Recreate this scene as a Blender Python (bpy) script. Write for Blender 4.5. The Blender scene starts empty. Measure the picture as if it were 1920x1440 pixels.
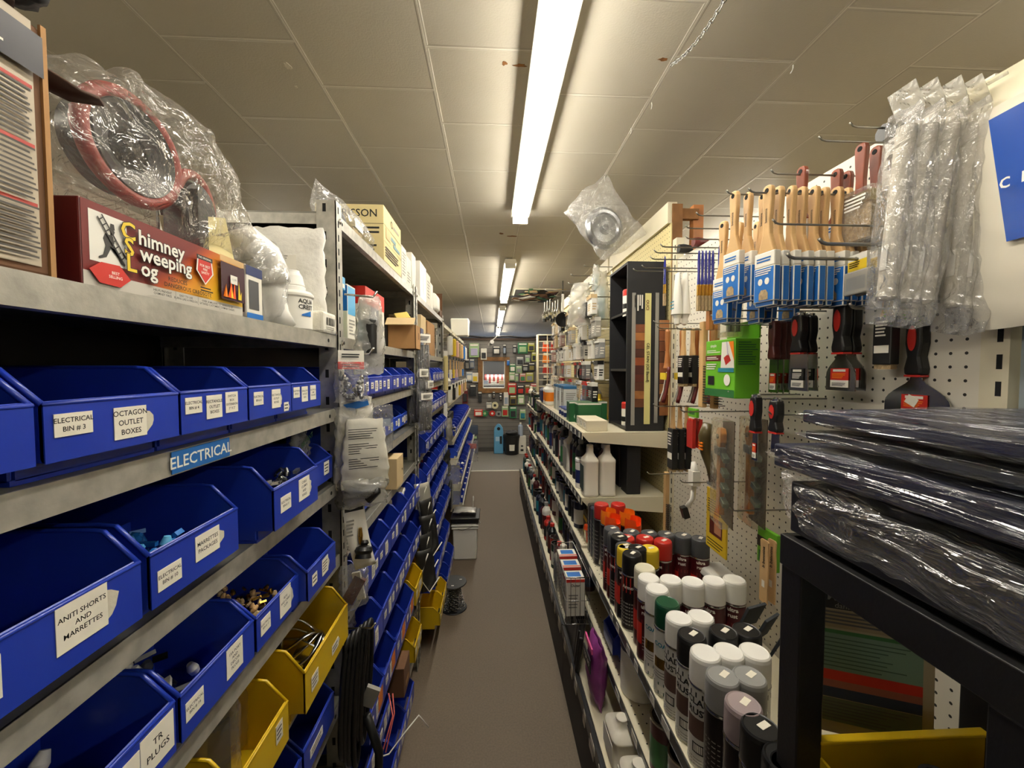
import bpy, bmesh, math, random
from mathutils import Vector, Matrix, noise
from math import pi, sin, cos, radians as R
random.seed(7)
S = bpy.context.scene
COL = S.collection
# ------------------------------------------------------------ camera, world, exposure
CZ = 1.55                                   # eye height
F = 750.0                                   # focal length in pixels of the 1920 frame
YAW, PITCH = math.atan(38 / math.hypot(750, 30)), math.atan(30 / 750)
cam_d = bpy.data.cameras.new('camera'); cam = bpy.data.objects.new('camera', cam_d); COL.objects.link(cam)
cam_d.sensor_fit = 'HORIZONTAL'; cam_d.sensor_width = 36; cam_d.lens = F / 1920 * 36; cam_d.clip_start = .02
cam.location = (0, 0, CZ); cam.rotation_euler = (pi / 2 - PITCH, 0, -YAW)
S.camera = cam
S.view_settings.view_transform = 'Standard'; S.view_settings.look = 'None'; S.view_settings.gamma = 1
S.view_settings.use_curve_mapping = False
S.view_settings.exposure = 1.25
S.cycles.use_denoising = True
S.cycles.max_bounces = 10; S.cycles.transparent_max_bounces = 24; S.cycles.diffuse_bounces = 5
S.cycles.caustics_reflective = False; S.cycles.caustics_refractive = False
S.cycles.sample_clamp_indirect = 4.0
W = bpy.data.worlds.new('world'); S.world = W; W.use_nodes = True
W.node_tree.nodes['Background'].inputs[0].default_value = (1, .93, .8, 1)
W.node_tree.nodes['Background'].inputs[1].default_value = .05
TUBE = 18.5                                 # fluorescent tube strength
FIX = [(.19, .2, 2.70), (.18, 3.85, 5.95), (.18, 6.7, 9.3), (.18, 9.7, 11.9), (-1.95, -1.3, 1.1), (-1.95, 3.4, 5.8), (1.98, -1.3, 1.1), (1.98, 2.6, 5.0)]   # x and y-range of each fixture; the last four are unseen, added to brighten the ceiling sides
def area(name, loc, size, power, color, rot=(0, 0, 0)):
    l = bpy.data.lights.new(name, 'AREA'); l.shape = 'RECTANGLE'; l.size, l.size_y = size; l.energy = power; l.color = color
    o = bpy.data.objects.new(name, l); o.location = loc; o.rotation_euler = rot; COL.objects.link(o); return o
area('assumed_daylight_area_light', (.2, 12.6, 1.0), (2.4, 1.0), 9, (.50, .64, 1), (pi, 0, 0))       # bare blue area light beyond the partition, assumed window daylight; no window built
area('added_far_room_light', (.1, 10.5, 2.5), (1.6, .3), 6, (1, .95, .85))  # added area light high up past the partition, no fixture built for it
# ------------------------------------------------------------ helpers
_r = Vector((cos(YAW), -sin(YAW), 0)); _f = Vector((sin(YAW) * cos(PITCH), cos(YAW) * cos(PITCH), -sin(PITCH))); _u = _r.cross(_f)
def P(px, py, x=None, y=None, z=None):
    """a point of the place: where the line of sight meets the plane x=, y= or z="""
    d = _f + _r * ((px - 960) / F) + _u * ((720 - py) / F); o = Vector((0, 0, CZ))
    t = (x / d.x) if x is not None else (y / d.y) if y is not None else ((z - CZ) / d.z)
    return o + d * t
def Z(d): return CZ - d
def lin(h):
    if isinstance(h, str):
        c = [int(h[i:i + 2], 16) / 255 for i in (0, 2, 4)]
        return tuple(((v + .055) / 1.055) ** 2.4 if v > .04045 else v / 12.92 for v in c)
    return h
_M = {}
def mat(name, col, rough=.5, metal=0, bump=0, bscale=60, var=0, vscale=8, emit=0, spec=.5, col2=None, coat=0, alpha=None, trans=0):
    if name in _M: return _M[name]
    m = bpy.data.materials.new(name); m.use_nodes = True; nt = m.node_tree; b = nt.nodes['Principled BSDF']
    c = (*lin(col), 1); b.inputs['Base Color'].default_value = c; b.inputs['Roughness'].default_value = rough
    b.inputs['Metallic'].default_value = metal; b.inputs['Specular IOR Level'].default_value = spec
    b.inputs['Coat Weight'].default_value = coat; b.inputs['Transmission Weight'].default_value = trans
    if emit: b.inputs['Emission Color'].default_value = c; b.inputs['Emission Strength'].default_value = emit
    tc = nt.nodes.new('ShaderNodeTexCoord')
    if var:
        n = nt.nodes.new('ShaderNodeTexNoise'); n.inputs['Scale'].default_value = vscale; n.inputs['Detail'].default_value = 5
        nt.links.new(tc.outputs['Object'], n.inputs['Vector'])
        mx = nt.nodes.new('ShaderNodeMix'); mx.data_type = 'RGBA'
        c2 = lin(col2) if col2 else tuple(v * (1 - var) for v in c[:3])
        mx.inputs[6].default_value = c; mx.inputs[7].default_value = (*c2, 1)
        rp = nt.nodes.new('ShaderNodeValToRGB'); rp.color_ramp.elements[0].position = .35; rp.color_ramp.elements[1].position = .7
        nt.links.new(n.outputs['Fac'], rp.inputs[0]); nt.links.new(rp.outputs[0], mx.inputs[0]); nt.links.new(mx.outputs[2], b.inputs['Base Color'])
    if bump:
        n = nt.nodes.new('ShaderNodeTexNoise'); n.inputs['Scale'].default_value = bscale; n.inputs['Detail'].default_value = 4
        nt.links.new(tc.outputs['Object'], n.inputs['Vector'])
        bp = nt.nodes.new('ShaderNodeBump'); bp.inputs['Strength'].default_value = bump; bp.inputs['Distance'].default_value = .004
        nt.links.new(n.outputs['Fac'], bp.inputs['Height']); nt.links.new(bp.outputs[0], b.inputs['Normal'])
    _M[name] = m; return m
def film(name, tint=(1, 1, 1), haze=.16, scale=28, rough=.12, strength=1.0, aniso=None, lo=.09):
    """crinkled clear plastic film"""
    if name in _M: return _M[name]
    m = bpy.data.materials.new(name); m.use_nodes = True; nt = m.node_tree; N = nt.nodes; L = nt.links
    N.remove(N['Principled BSDF']); out = N['Material Output']
    tr = N.new('ShaderNodeBsdfTransparent'); tr.inputs[0].default_value = (*[.97 * v for v in tint], 1)
    gl = N.new('ShaderNodeBsdfGlossy'); gl.inputs['Roughness'].default_value = rough; gl.inputs['Color'].default_value = (*tint, 1)
    df = N.new('ShaderNodeBsdfDiffuse'); df.inputs['Color'].default_value = (*[.85 * v for v in tint], 1)
    tl = N.new('ShaderNodeBsdfTranslucent'); tl.inputs['Color'].default_value = (*[.85 * v for v in tint], 1)
    tc = N.new('ShaderNodeTexCoord'); mp = N.new('ShaderNodeMapping'); mp.inputs['Scale'].default_value = aniso or (1, 1, 1); L.new(tc.outputs['Object'], mp.inputs[0])
    n = N.new('ShaderNodeTexNoise'); n.inputs['Scale'].default_value = scale; n.inputs['Detail'].default_value = 3; n.inputs['Distortion'].default_value = 1.6
    v = N.new('ShaderNodeTexVoronoi'); v.feature = 'DISTANCE_TO_EDGE'; v.inputs['Scale'].default_value = scale * .55
    ad = N.new('ShaderNodeMath'); ad.operation = 'ADD'; bp = N.new('ShaderNodeBump'); bp.inputs['Strength'].default_value = strength; bp.inputs['Distance'].default_value = .022
    L.new(mp.outputs[0], n.inputs['Vector']); L.new(mp.outputs[0], v.inputs['Vector'])
    L.new(n.outputs['Fac'], ad.inputs[0]); L.new(v.outputs['Distance'], ad.inputs[1]); L.new(ad.outputs[0], bp.inputs['Height'])
    L.new(bp.outputs[0], gl.inputs['Normal'])
    dm = N.new('ShaderNodeMixShader'); dm.inputs[0].default_value = .5; L.new(df.outputs[0], dm.inputs[1]); L.new(tl.outputs[0], dm.inputs[2])
    hz = N.new('ShaderNodeMixShader'); hz.inputs[0].default_value = haze; L.new(tr.outputs[0], hz.inputs[1]); L.new(dm.outputs[0], hz.inputs[2])
    lw = N.new('ShaderNodeLayerWeight'); lw.inputs['Blend'].default_value = .5; L.new(bp.outputs[0], lw.inputs['Normal'])
    pw = N.new('ShaderNodeMath'); pw.operation = 'POWER'; pw.inputs[1].default_value = 4.0; L.new(lw.outputs['Facing'], pw.inputs[0])
    mr = N.new('ShaderNodeMapRange'); mr.inputs[3].default_value = lo; mr.inputs[4].default_value = .75; L.new(pw.outputs[0], mr.inputs[0])
    ms = N.new('ShaderNodeMixShader'); L.new(mr.outputs[0], ms.inputs[0]); L.new(hz.outputs[0], ms.inputs[1]); L.new(gl.outputs[0], ms.inputs[2])
    L.new(ms.outputs[0], out.inputs['Surface']); _M[name] = m; return m
_TX = {}
def _text_geo(s, bold, align, ls=1.0):
    k = (s, bold, align, ls)
    if k not in _TX:
        c = bpy.data.curves.new('lettering', 'FONT'); c.body = s; c.size = 1; c.offset = bold; c.align_x = align; c.align_y = 'CENTER'; c.space_line = ls
        c.resolution_u = 2
        o = bpy.data.objects.new('lettering', c); me = bpy.data.meshes.new_from_object(o)
        _TX[k] = ([v.co.copy() for v in me.vertices], [tuple(p.vertices) for p in me.polygons])
        bpy.data.objects.remove(o); bpy.data.curves.remove(c); bpy.data.meshes.remove(me)
    return _TX[k]
class MB:
    """collects shapes, links them as ONE mesh object"""
    def __init__(s): s.v = []; s.f = []; s.m = []; s.sm = []; s.mats = []
    def mi(s, m):
        if m not in s.mats: s.mats.append(m)
        return s.mats.index(m)
    def add(s, vs, fs, m, smooth=False):
        b = len(s.v); s.v += [Vector(v) for v in vs]; k = s.mi(m)
        for f in fs: s.f.append([i + b for i in f]); s.m.append(k); s.sm.append(smooth)
        return s
    def box(s, c, d, m, rot=None, taper=(1, 1)):
        c = Vector(c); x, y, z = d[0] / 2, d[1] / 2, d[2] / 2; tx, ty = taper
        vs = [Vector(p) for p in [(-x, -y, -z), (x, -y, -z), (x, y, -z), (-x, y, -z), (-x * tx, -y * ty, z), (x * tx, -y * ty, z), (x * tx, y * ty, z), (-x * tx, y * ty, z)]]
        if rot is not None: vs = [rot @ v for v in vs]
        return s.add([v + c for v in vs], [(0, 3, 2, 1), (4, 5, 6, 7), (0, 1, 5, 4), (1, 2, 6, 5), (2, 3, 7, 6), (3, 0, 4, 7)], m)
    def bx(s, a, b, m):
        return s.box([(a[i] + b[i]) / 2 for i in range(3)], [abs(b[i] - a[i]) for i in range(3)], m)
    def prism(s, pts, o, u, v, n, m, smooth=False, mcap=None):
        """polygon pts (a,b) in the plane o+a*u+b*v, extruded by vector n"""
        o, u, v, n = map(Vector, (o, u, v, n)); k = len(pts); A = [o + u * a + v * b for a, b in pts]
        if u.cross(v).dot(n) < 0: A.reverse()
        s.add(A + [p + n for p in A], [tuple(range(k))[::-1], tuple(range(k, 2 * k))], mcap or m)
        return s.add(A + [p + n for p in A], [(i, (i + 1) % k, k + (i + 1) % k, k + i) for i in range(k)], m, smooth)
    def lathe(s, prof, m, c=(0, 0, 0), ax='z', seg=20, mats=None, smooth=True, sq=None):
        """prof: (radius, height) pairs; mats: one material per band; sq: (ax, ay) squash"""
        c = Vector(c); rings = []
        for r, h in prof:
            ring = []
            for i in range(seg):
                a = 2 * pi * (i + .5) / seg; x, y = r * cos(a), r * sin(a)
                if sq: x, y = x * sq[0], y * sq[1]
                ring.append(c + (Vector((x, y, h)) if ax == 'z' else Vector((h, x, y)) if ax == 'x' else Vector((y, h, x)) if ax == 'y' else ax @ Vector((x, y, h))))
            rings.append(ring)
        for k in range(len(prof) - 1):
            s.add(rings[k] + rings[k + 1], [(i, (i + 1) % seg, seg + (i + 1) % seg, seg + i) for i in range(seg)], mats[k] if mats else m, smooth)
        if prof[0][0] > 1e-5: s.add(rings[0], [tuple(range(seg))[::-1]], mats[0] if mats else m)
        if prof[-1][0] > 1e-5: s.add(rings[-1], [tuple(range(seg))], mats[-1] if mats else m)
        return s
    def tube(s, pts, r, m, seg=8, closed=False, flat=None):
        pts = [Vector(p) for p in pts]; n = len(pts); rings = []; up = Vector((.13, .27, .95))
        for i, p in enumerate(pts):
            a = pts[(i - 1) % n] if closed or i else p; b = pts[(i + 1) % n] if closed or i < n - 1 else p
            t = (b - a).normalized(); x = t.cross(up)
            if x.length < .05: x = t.cross(Vector((1, 0, 0)))
            x.normalize(); y = x.cross(t); rr = r[i] if isinstance(r, (list, tuple)) else r
            rings.append([p + x * (rr * cos(2 * pi * k / seg)) + y * (rr * (flat or 1) * sin(2 * pi * k / seg)) for k in range(seg)])
        vs = [v for g in rings for v in g]; fs = []
        for i in range(n if closed else n - 1):
            j = (i + 1) % n
            for k in range(seg): fs.append((i * seg + k, i * seg + (k + 1) % seg, j * seg + (k + 1) % seg, j * seg + k))
        if not closed: fs += [tuple(range(seg))[::-1], tuple(range((n - 1) * seg, n * seg))]
        return s.add(vs, fs, m, True)
    def grid(s, fn, nu, nv, m, smooth=True, closed_u=False):
        vs = [fn(i / (nu if closed_u else nu - 1), j / (nv - 1)) for j in range(nv) for i in range(nu)]
        fs = [(j * nu + i, j * nu + (i + 1) % nu, (j + 1) * nu + (i + 1) % nu, (j + 1) * nu + i) for j in range(nv - 1) for i in range(nu if closed_u else nu - 1)]
        return s.add(vs, fs, m, smooth)
    def text(s, t, o, u, v, size, m, bold=0.0, align='CENTER', ls=1.0):
        vs, fs = _text_geo(t, bold, align, ls); o, u, v = Vector(o), Vector(u).normalized(), Vector(v).normalized()
        return s.add([o + u * (p.x * size) + v * (p.y * size) for p in vs], fs, m)
    def rect(s, o, u, v, w, h, m, lift=0):
        """rectangle centred at o in plane u,v"""
        o, u, v = Vector(o), Vector(u).normalized(), Vector(v).normalized(); n = u.cross(v); o = o + n * lift
        return s.add([o - u * w / 2 - v * h / 2, o + u * w / 2 - v * h / 2, o + u * w / 2 + v * h / 2, o - u * w / 2 + v * h / 2], [(0, 1, 2, 3)], m)
    def lines(s, o, u, v, w, h, n, m, fill=.5, seed=0, lift=0):
        """n ragged lines of print in a block"""
        o, u, v = Vector(o), Vector(u).normalized(), Vector(v).normalized(); rg = random.Random(seed)
        for i in range(n):
            ww = w * rg.uniform(.6, 1); yy = h / 2 - h * (i + .5) / n
            s.rect(o + v * yy - u * ((w - ww) / 2), u, v, ww, h / n * fill, m, lift)
        return s
    def noise(s, amp, sc, seed=0):
        q = Vector((seed * 3.1, seed * 1.7, seed * .9))
        for i, v in enumerate(s.v): s.v[i] = v + noise.noise_vector(v * sc + q) * amp
        return s
    def xf(s, M): s.v = [M @ v for v in s.v]; return s
    def build(s, name, parent=None, bevel=0, loc=None, solid=0, seg=2, subd=0):
        me = bpy.data.meshes.new(name); me.from_pydata(s.v, [], s.f)
        for m in s.mats: me.materials.append(m)
        me.polygons.foreach_set('material_index', s.m); me.polygons.foreach_set('use_smooth', s.sm); me.update()
        if bevel or solid:
            bm = bmesh.new(); bm.from_mesh(me)
            if bevel:
                bmesh.ops.remove_doubles(bm, verts=bm.verts, dist=1e-6)
                ed = [e for e in bm.edges if len(e.link_faces) == 2 and e.calc_face_angle(0) > .6]
                bmesh.ops.bevel(bm, geom=ed, offset=bevel, segments=seg, affect='EDGES', profile=.5, clamp_overlap=True)
            bm.to_mesh(me); bm.free()
        o = bpy.data.objects.new(name, me); COL.objects.link(o)
        if parent: o.parent = parent
        if loc is not None: o.location = loc
        if solid: md = o.modifiers.new('thickness', 'SOLIDIFY'); md.thickness = solid
        if subd: md = o.modifiers.new('smooth', 'SUBSURF'); md.levels = subd; md.render_levels = subd
        return o
_LAB = {}
def tag(o, label, cat, group=None, kind=None):
    o['label'] = label; o['category'] = cat
    if group: o['group'] = group
    if kind: o['kind'] = kind
    k = ' '.join(w for w in label.lower().split() if not w.strip('#,.').isdigit()); _LAB.setdefault(k, []).append(group)
    return o
def thing(name, label, cat, loc=(0, 0, 0), rz=0, group=None):
    o = bpy.data.objects.new(name, None); COL.objects.link(o); o.empty_display_size = .02; o.location = loc; o.rotation_euler = (0, 0, rz)
    return tag(o, label, cat, group)
def struct(o): o['kind'] = 'structure'; return o
def dup(root, loc, label, group=None, rot=None, swap=None):
    """a copy of a thing with its parts and their sub-parts; swap: {material: material} for differently coloured copies"""
    def cp(o, par):
        c = o.copy(); COL.objects.link(c)
        if swap and o.data and any(m in swap for m in o.data.materials):
            k = (o.data.name, tuple((a.name, b.name) for a, b in swap.items()))
            if k not in _SW:
                me = o.data.copy()
                for i, m in enumerate(me.materials):
                    if m in swap: me.materials[i] = swap[m]
                _SW[k] = me
            c.data = _SW[k]
        if par: c.parent = par
        for ch in o.children: cp(ch, c)
        return c
    r = cp(root, None); r.location = loc
    if rot is not None: r.rotation_euler = rot
    if group or 'group' in r: r['group'] = group or r['group']
    tag(r, label, r['category'], r.get('group')); return r
_SW = {}
ORD = 'first second third fourth fifth sixth seventh eighth ninth tenth eleventh twelfth thirteenth fourteenth fifteenth sixteenth seventeenth eighteenth nineteenth twentieth'.split()
def nth(i):
    if i < 20: return ORD[i]
    t = {2: 'twenty', 3: 'thirty', 4: 'forty', 5: 'fifty'}[(i + 1) // 10]; r = (i + 1) % 10
    return (t[:-1] + 'ieth') if r == 0 else t + '-' + ORD[r - 1]
X, Y, ZZ = Vector((1, 0, 0)), Vector((0, 1, 0)), Vector((0, 0, 1))
# ------------------------------------------------------------ materials
GALV = mat('galvanised steel', 'bcb9ae', .42, .45, .14, 90, .30, 42)
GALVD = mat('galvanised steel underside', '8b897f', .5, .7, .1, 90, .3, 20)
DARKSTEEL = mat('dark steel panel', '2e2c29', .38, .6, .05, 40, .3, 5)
SLOT = mat('punched slot', '0b0b0b', .9)
BLUE = mat('blue bin plastic', '1c37a6', .34, 0, .02, 300, .12, 5, coat=.15)
BLUE2 = mat('brighter blue bin plastic', '2247bb', .36, 0, .02, 300, .1, 5, coat=.1)
YEL = mat('yellow bin plastic', 'd9b417', .36, 0, .02, 300, .12, 6, coat=.1)
STICK = mat('sticker paper', 'efe9d8', .6, 0, 0, 60, .08, 40)
TORN = mat('torn sticker residue', 'cfc8b5', .8, 0, .2, 200)
INK = mat('black ink', '161512', .6)
WHITE = mat('white plastic', 'e9e6dc', .4)
WHITEG = mat('white gloss plastic', 'efede6', .22)
CREAM = mat('cream painted steel', 'd8d0b6', .42, .1, .03, 60, .08, 6)
PEGW = mat('white hardboard', 'd9d3c3', .5, 0, .03, 60, .06, 6)
PEGY = mat('cream hardboard', 'd6c893', .55, 0, .03, 60, .1, 6)
BLACK = mat('black plastic', '141414', .38, 0, .04, 200)
BLACKM = mat('matte black', '17171a', .6, 0, .06, 120)
STRIP = mat('dark price rail', '24262a', .35, .1)
CHROME = mat('chrome wire', 'c9c8c4', .18, 1)
DARKWIRE = mat('dark wire', '86837b', .3, .9)
WOODL = mat('pale beech', 'd3ab74', .5, 0, .06, 90, .18, 14)
WOODR = mat('reddish varnished wood', '8c4630', .32, 0, .03, 90, .35, 18, coat=.3)
WOODB = mat('raw brown timber', '8a5f36', .75, 0, .2, 60, .4, 12)
WOODO = mat('orange brown wood', 'b0703a', .45, 0, .05, 90, .25, 14)
CARD = mat('brown cardboard', 'a97e4e', .8, 0, .06, 120, .14, 12)
CARDL = mat('pale cardboard', 'cdb488', .8, 0, .05, 120, .1, 12)
BOXW = mat('white carton', 'dcd8cb', .65, 0, .02, 120, .06, 12)
BOXB = mat('navy carton', '1c2a5c', .5)
BOXBL = mat('blue card', '1b67b5', .42)
BOXLB = mat('light blue card', '58a5d2', .45)
RED = mat('red plastic', 'b52a22', .35)
REDC = mat('red card', 'c2281d', .5)
DKRED = mat('dark red', '5e1a18', .4)
ORANGE = mat('orange plastic', 'f2551c', .35)
ORANGE2 = mat('amber orange plastic', 'ee8420', .35)
GREEN = mat('green', '2e6b36', .4)
DKGREEN = mat('dark green plastic', '12442c', .3)
LIME = mat('lime green card', '63ad23', .42)
TEAL = mat('teal print', '1f7d90', .5)
YELC = mat('yellow card', 'e4c32c', .5)
GREY = mat('grey plastic', '8c8c8a', .4)
GREYD = mat('dark grey plastic', '4a4b4d', .4)
MAUVE = mat('mauve grey plastic', '97888a', .45)
PURPLE = mat('purple bag print', '8d3d86', .4, 0, .15, 40, .3, 20)
PINK = mat('pink print', 'd4508f', .5)
SKYB = mat('sky blue plastic', '5c9cc4', .4)
BRASS = mat('brass', 'c59b48', .25, 1)
BRISTLE = mat('natural bristle', 'b59b72', .8, 0, .6, 500, .4, 120)
DKBRIS = mat('black bristle', '1e1b18', .8, 0, .6, 500)
STEEL = mat('polished steel', 'b9b9b7', .22, 1, .02, 200)
FOILG = mat('grey tin', '8e8f90', .35, .8)
PAPER = mat('printed paper', 'e6e2d6', .6)
PGREY = mat('faded print', '8d8a82', .7)
EMB = mat('pale embossed plastic', 'e4e0d2', .35, 0, .5, 90)
FILM = film('clear polythene film'); FILMH = film('hazy polythene film', (1, .99, .95), .36, 22, .2)
FILMT = film('tight shrink film', (1, 1, 1), .1, 16, .12, .8); FILMP = film('stretched shrink film', (1, 1, 1), .012, 1.0, .09, 1.0, (40, 3.2, 52), .09)
FILMK = film('thick clear blister', (1, .98, .9), .14, 8, .1, .35)
# ------------------------------------------------------------ the room
CEIL = 2.60; FARW = 7.40
def ceiling_material():
    m = bpy.data.materials.new('ceiling tiles'); m.use_nodes = True; nt = m.node_tree; N, L = nt.nodes, nt.links; b = N['Principled BSDF']
    tc = N.new('ShaderNodeTexCoord'); sp = N.new('ShaderNodeSeparateXYZ'); cb = N.new('ShaderNodeCombineXYZ')
    L.new(tc.outputs['Object'], sp.inputs[0])
    def off(sock, o):
        a = N.new('ShaderNodeMath'); a.operation = 'ADD'; a.inputs[1].default_value = o; L.new(sock, a.inputs[0]); return a.outputs[0]
    L.new(off(sp.outputs['Y'], 4.1 - 1.158 + .41 * 3), cb.inputs[0]); L.new(off(sp.outputs['X'], .417 * 8 - .621), cb.inputs[1])
    def brick(mort):
        t = N.new('ShaderNodeTexBrick'); t.offset = .5; t.offset_frequency = 2; t.squash = 1; t.inputs['Scale'].default_value = 1
        t.inputs['Brick Width'].default_value = .41; t.inputs['Row Height'].default_value = .417; t.inputs['Mortar Size'].default_value = mort; t.inputs['Mortar Smooth'].default_value = .4
        t.inputs['Color1'].default_value = (*lin('c2bbaa'), 1); t.inputs['Color2'].default_value = (*lin('bcb5a4'), 1); t.inputs['Mortar'].default_value = (*lin('dcd7ca'), 1)
        L.new(cb.outputs[0], t.inputs[0]); return t
    t = brick(.0022); n = N.new('ShaderNodeTexNoise'); n.inputs['Scale'].default_value = 150; n.inputs['Detail'].default_value = 3; L.new(tc.outputs['Object'], n.inputs['Vector'])
    n2 = N.new('ShaderNodeTexNoise'); n2.inputs['Scale'].default_value = 1.5; n2.inputs['Detail'].default_value = 5; L.new(tc.outputs['Object'], n2.inputs['Vector'])
    mx = N.new('ShaderNodeMix'); mx.data_type = 'RGBA'; mx.blend_type = 'MULTIPLY'; mx.inputs[0].default_value = .3
    rp = N.new('ShaderNodeValToRGB'); rp.color_ramp.elements[0].position = .3; rp.color_ramp.elements[0].color = (.72, .68, .6, 1); rp.color_ramp.elements[1].position = .65
    L.new(n2.outputs['Fac'], rp.inputs[0]); L.new(t.outputs['Color'], mx.inputs[6]); L.new(rp.outputs[0], mx.inputs[7]); L.new(mx.outputs[2], b.inputs['Base Color'])
    b.inputs['Roughness'].default_value = .5; b.inputs['Specular IOR Level'].default_value = .3
    b1 = N.new('ShaderNodeBump'); b1.inputs['Strength'].default_value = .35; b1.inputs['Distance'].default_value = .002; L.new(n.outputs['Fac'], b1.inputs['Height'])
    t2 = brick(.009); b2 = N.new('ShaderNodeBump'); b2.inputs['Strength'].default_value = .8; b2.inputs['Distance'].default_value = .004
    L.new(t2.outputs['Fac'], b2.inputs['Height']); L.new(b1.outputs[0], b2.inputs['Normal']); L.new(b2.outputs[0], b.inputs['Normal'])
    return m
FLOORM = mat('brown floor sheet', '6b5d4d', .62, 0, .12, 160, .22, 130)
FLOORG = mat('grey concrete step', '79746d', .6, 0, .1, 120, .15, 40)
WALLM = mat('off white wall', 'b8b09c', .7, 0, .05, 80, .1, 3)
WALLD = mat('shade-toned rear wall', '4a4038', .8)  # dark brown stands in for the darkness of the room past the partition
GREYW = mat('grey slatwall', '78746f', .55, 0, .03, 90, .1, 6)
def room_box(name, a, b, m):
    return struct(MB().bx(a, b, m).build(name))
room_box('floor', (-2.4, -1.6, -.1), (2.4, 5.95, 0), FLOORM)
room_box('floor_rear', (-2.4, 5.99, -.1), (2.4, 14.2, .004), FLOORG)
room_box('trim_1', (-2.4, 5.95, -.1), (2.4, 5.99, .007), mat('pale threshold', 'd9d4c6', .5))
ce = struct(MB().bx((-2.4, -1.6, CEIL), (2.4, 14.2, CEIL + .1), ceiling_material()).build('ceiling'))
room_box('wall_left', (-2.5, -1.6, 0), (-2.4, 14.2, CEIL), WALLM)
room_box('wall_right', (2.4, -1.6, 0), (2.5, 14.2, CEIL), WALLM)
room_box('wall_back', (-2.4, -1.7, 0), (2.4, -1.6, CEIL), WALLM)
room_box('wall_far', (-2.4, 14.1, 0), (2.4, 14.2, CEIL), WALLD)
# low partition across the end of the aisle, with a window hole
wl, wr = P(905, 700, y=FARW).x, P(947, 700, y=FARW).x; wb, wt = P(925, 728, y=FARW).z, P(925, 677, y=FARW).z; pt = P(925, 638, y=FARW).z
pw = MB(); pw.bx((-1.9, FARW, 0), (wl, FARW + .09, pt), GREYW); pw.bx((wr, FARW, 0), (2.39, FARW + .09, pt), GREYW)
pw.bx((wl, FARW, 0), (wr, FARW + .09, wb), GREYW); pw.bx((wl, FARW, wt), (wr, FARW + .09, pt), GREYW)
for k in range(26):
    z = .08 + k * .076
    if z < pt: pw.bx((-1.9, FARW - .0015, z), (wl, FARW, z + .004), BLACKM) if wb < z < wt else pw.bx((-1.9, FARW - .0015, z), (2.39, FARW, z + .004), BLACKM)
struct(pw.build('wall_partition'))
room_box('trim_2', (-1.9, FARW - .03, pt), (2.39, FARW + .12, pt + .035), mat('dark beam', '3a2a20', .7))
room_box('baseboard_partition', (-1.9, FARW - .02, 0), (2.39, FARW, .07), mat('dark baseboard', '4d4a46', .6))
fr = MB(); t = .085
FRW = mat('varnished window frame', '8e6434', .45, 0, .1, 60, .4, 18)
fr.bx((wl - t, FARW - .03, wb - t), (wr + t, FARW + .02, wb), FRW); fr.bx((wl - t, FARW - .03, wt), (wr + t, FARW + .02, wt + t * .85), FRW)
fr.bx((wl - t, FARW - .031, wb), (wl, FARW + .02, wt), FRW); fr.bx((wr, FARW - .031, wb), (wr + t, FARW + .02, wt), FRW)
w1 = struct(fr.build('window_1', bevel=.004))
inn = MB(); q = .014
inn.bx((wl, FARW - .01, wb), (wr, FARW + .1, wb + q), WHITE); inn.bx((wl, FARW - .01, wb), (wl + q, FARW + .1, wt), WHITE); inn.bx((wr - q, FARW - .01, wb), (wr, FARW + .1, wt), WHITE)
inn.build('window_lining', w1)
GLASSM = film('window glass', (.96, .98, 1), .03, .5, .02, 0)
MB().bx((wl, FARW + .06, wb), (wr, FARW + .064, wt), GLASSM).build('pane', w1)
# sagging dark cable over the partition
pts = [(-1.3 + 2.4 * i / 24, FARW + .045 + .02 * sin(i * .7), pt + .053 + .012 * (1 + sin(i * .9))) for i in range(25)]
tag(MB().tube(pts, .016, BLACKM, 6).build('cable'), 'dark cable sagging along the top of the far partition', 'cable')
# ------------------------------------------------------------ fluorescent fixtures
TUBEM = mat('lit fluorescent tube', (1, .95, .85), .3, emit=TUBE)
FIXM = mat('white enamelled fixture', 'e8e4d6', .35)
for i, (FIXX, a, b) in enumerate(FIX):
    nm = ['long fluorescent strip light over the near part of the aisle', 'second fluorescent strip light beyond the rust marks on the ceiling', 'third fluorescent strip light down the aisle', 'last small fluorescent strip light beyond the far partition', 'added unseen strip light brightening the ceiling behind the bins, near end', 'added unseen strip light brightening the ceiling behind the bins, far end', 'added unseen strip light brightening the ceiling behind the pegboard, near end', 'added unseen strip light brightening the ceiling behind the pegboard, far end'][i]
    t = thing('strip_light', nm, 'ceiling light', (FIXX, (a + b) / 2, CEIL), 0, 'fluorescent strip lights'); h = (b - a) / 2
    MB().prism([(-.05, 0), (.05, 0), (.061, -.035), (.056, -.038), (-.056, -.038), (-.061, -.035)], (0, -h, -.012), X, ZZ, (0, 2 * h, 0), FIXM).build('housing', t)
    for s in (-1, 1):
        e = MB(); e.box((0, s * (h - .012), -.074), (.1, .022, .05), FIXM); e.build('lamp_holder', t, .004)
        MB().box((s * .035, s * (h - .05), -.006), (.03, .05, .014), GREY).build('mounting_bracket', t)
        sh = (.0 if i else .04 * s)
        MB().lathe([(.017, -h + .03), (.019, -h + .035), (.019, h - .035), (.017, h - .03)], TUBEM, (s * .020, sh, -.0695), 'y', 12).build('tube', t)
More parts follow.
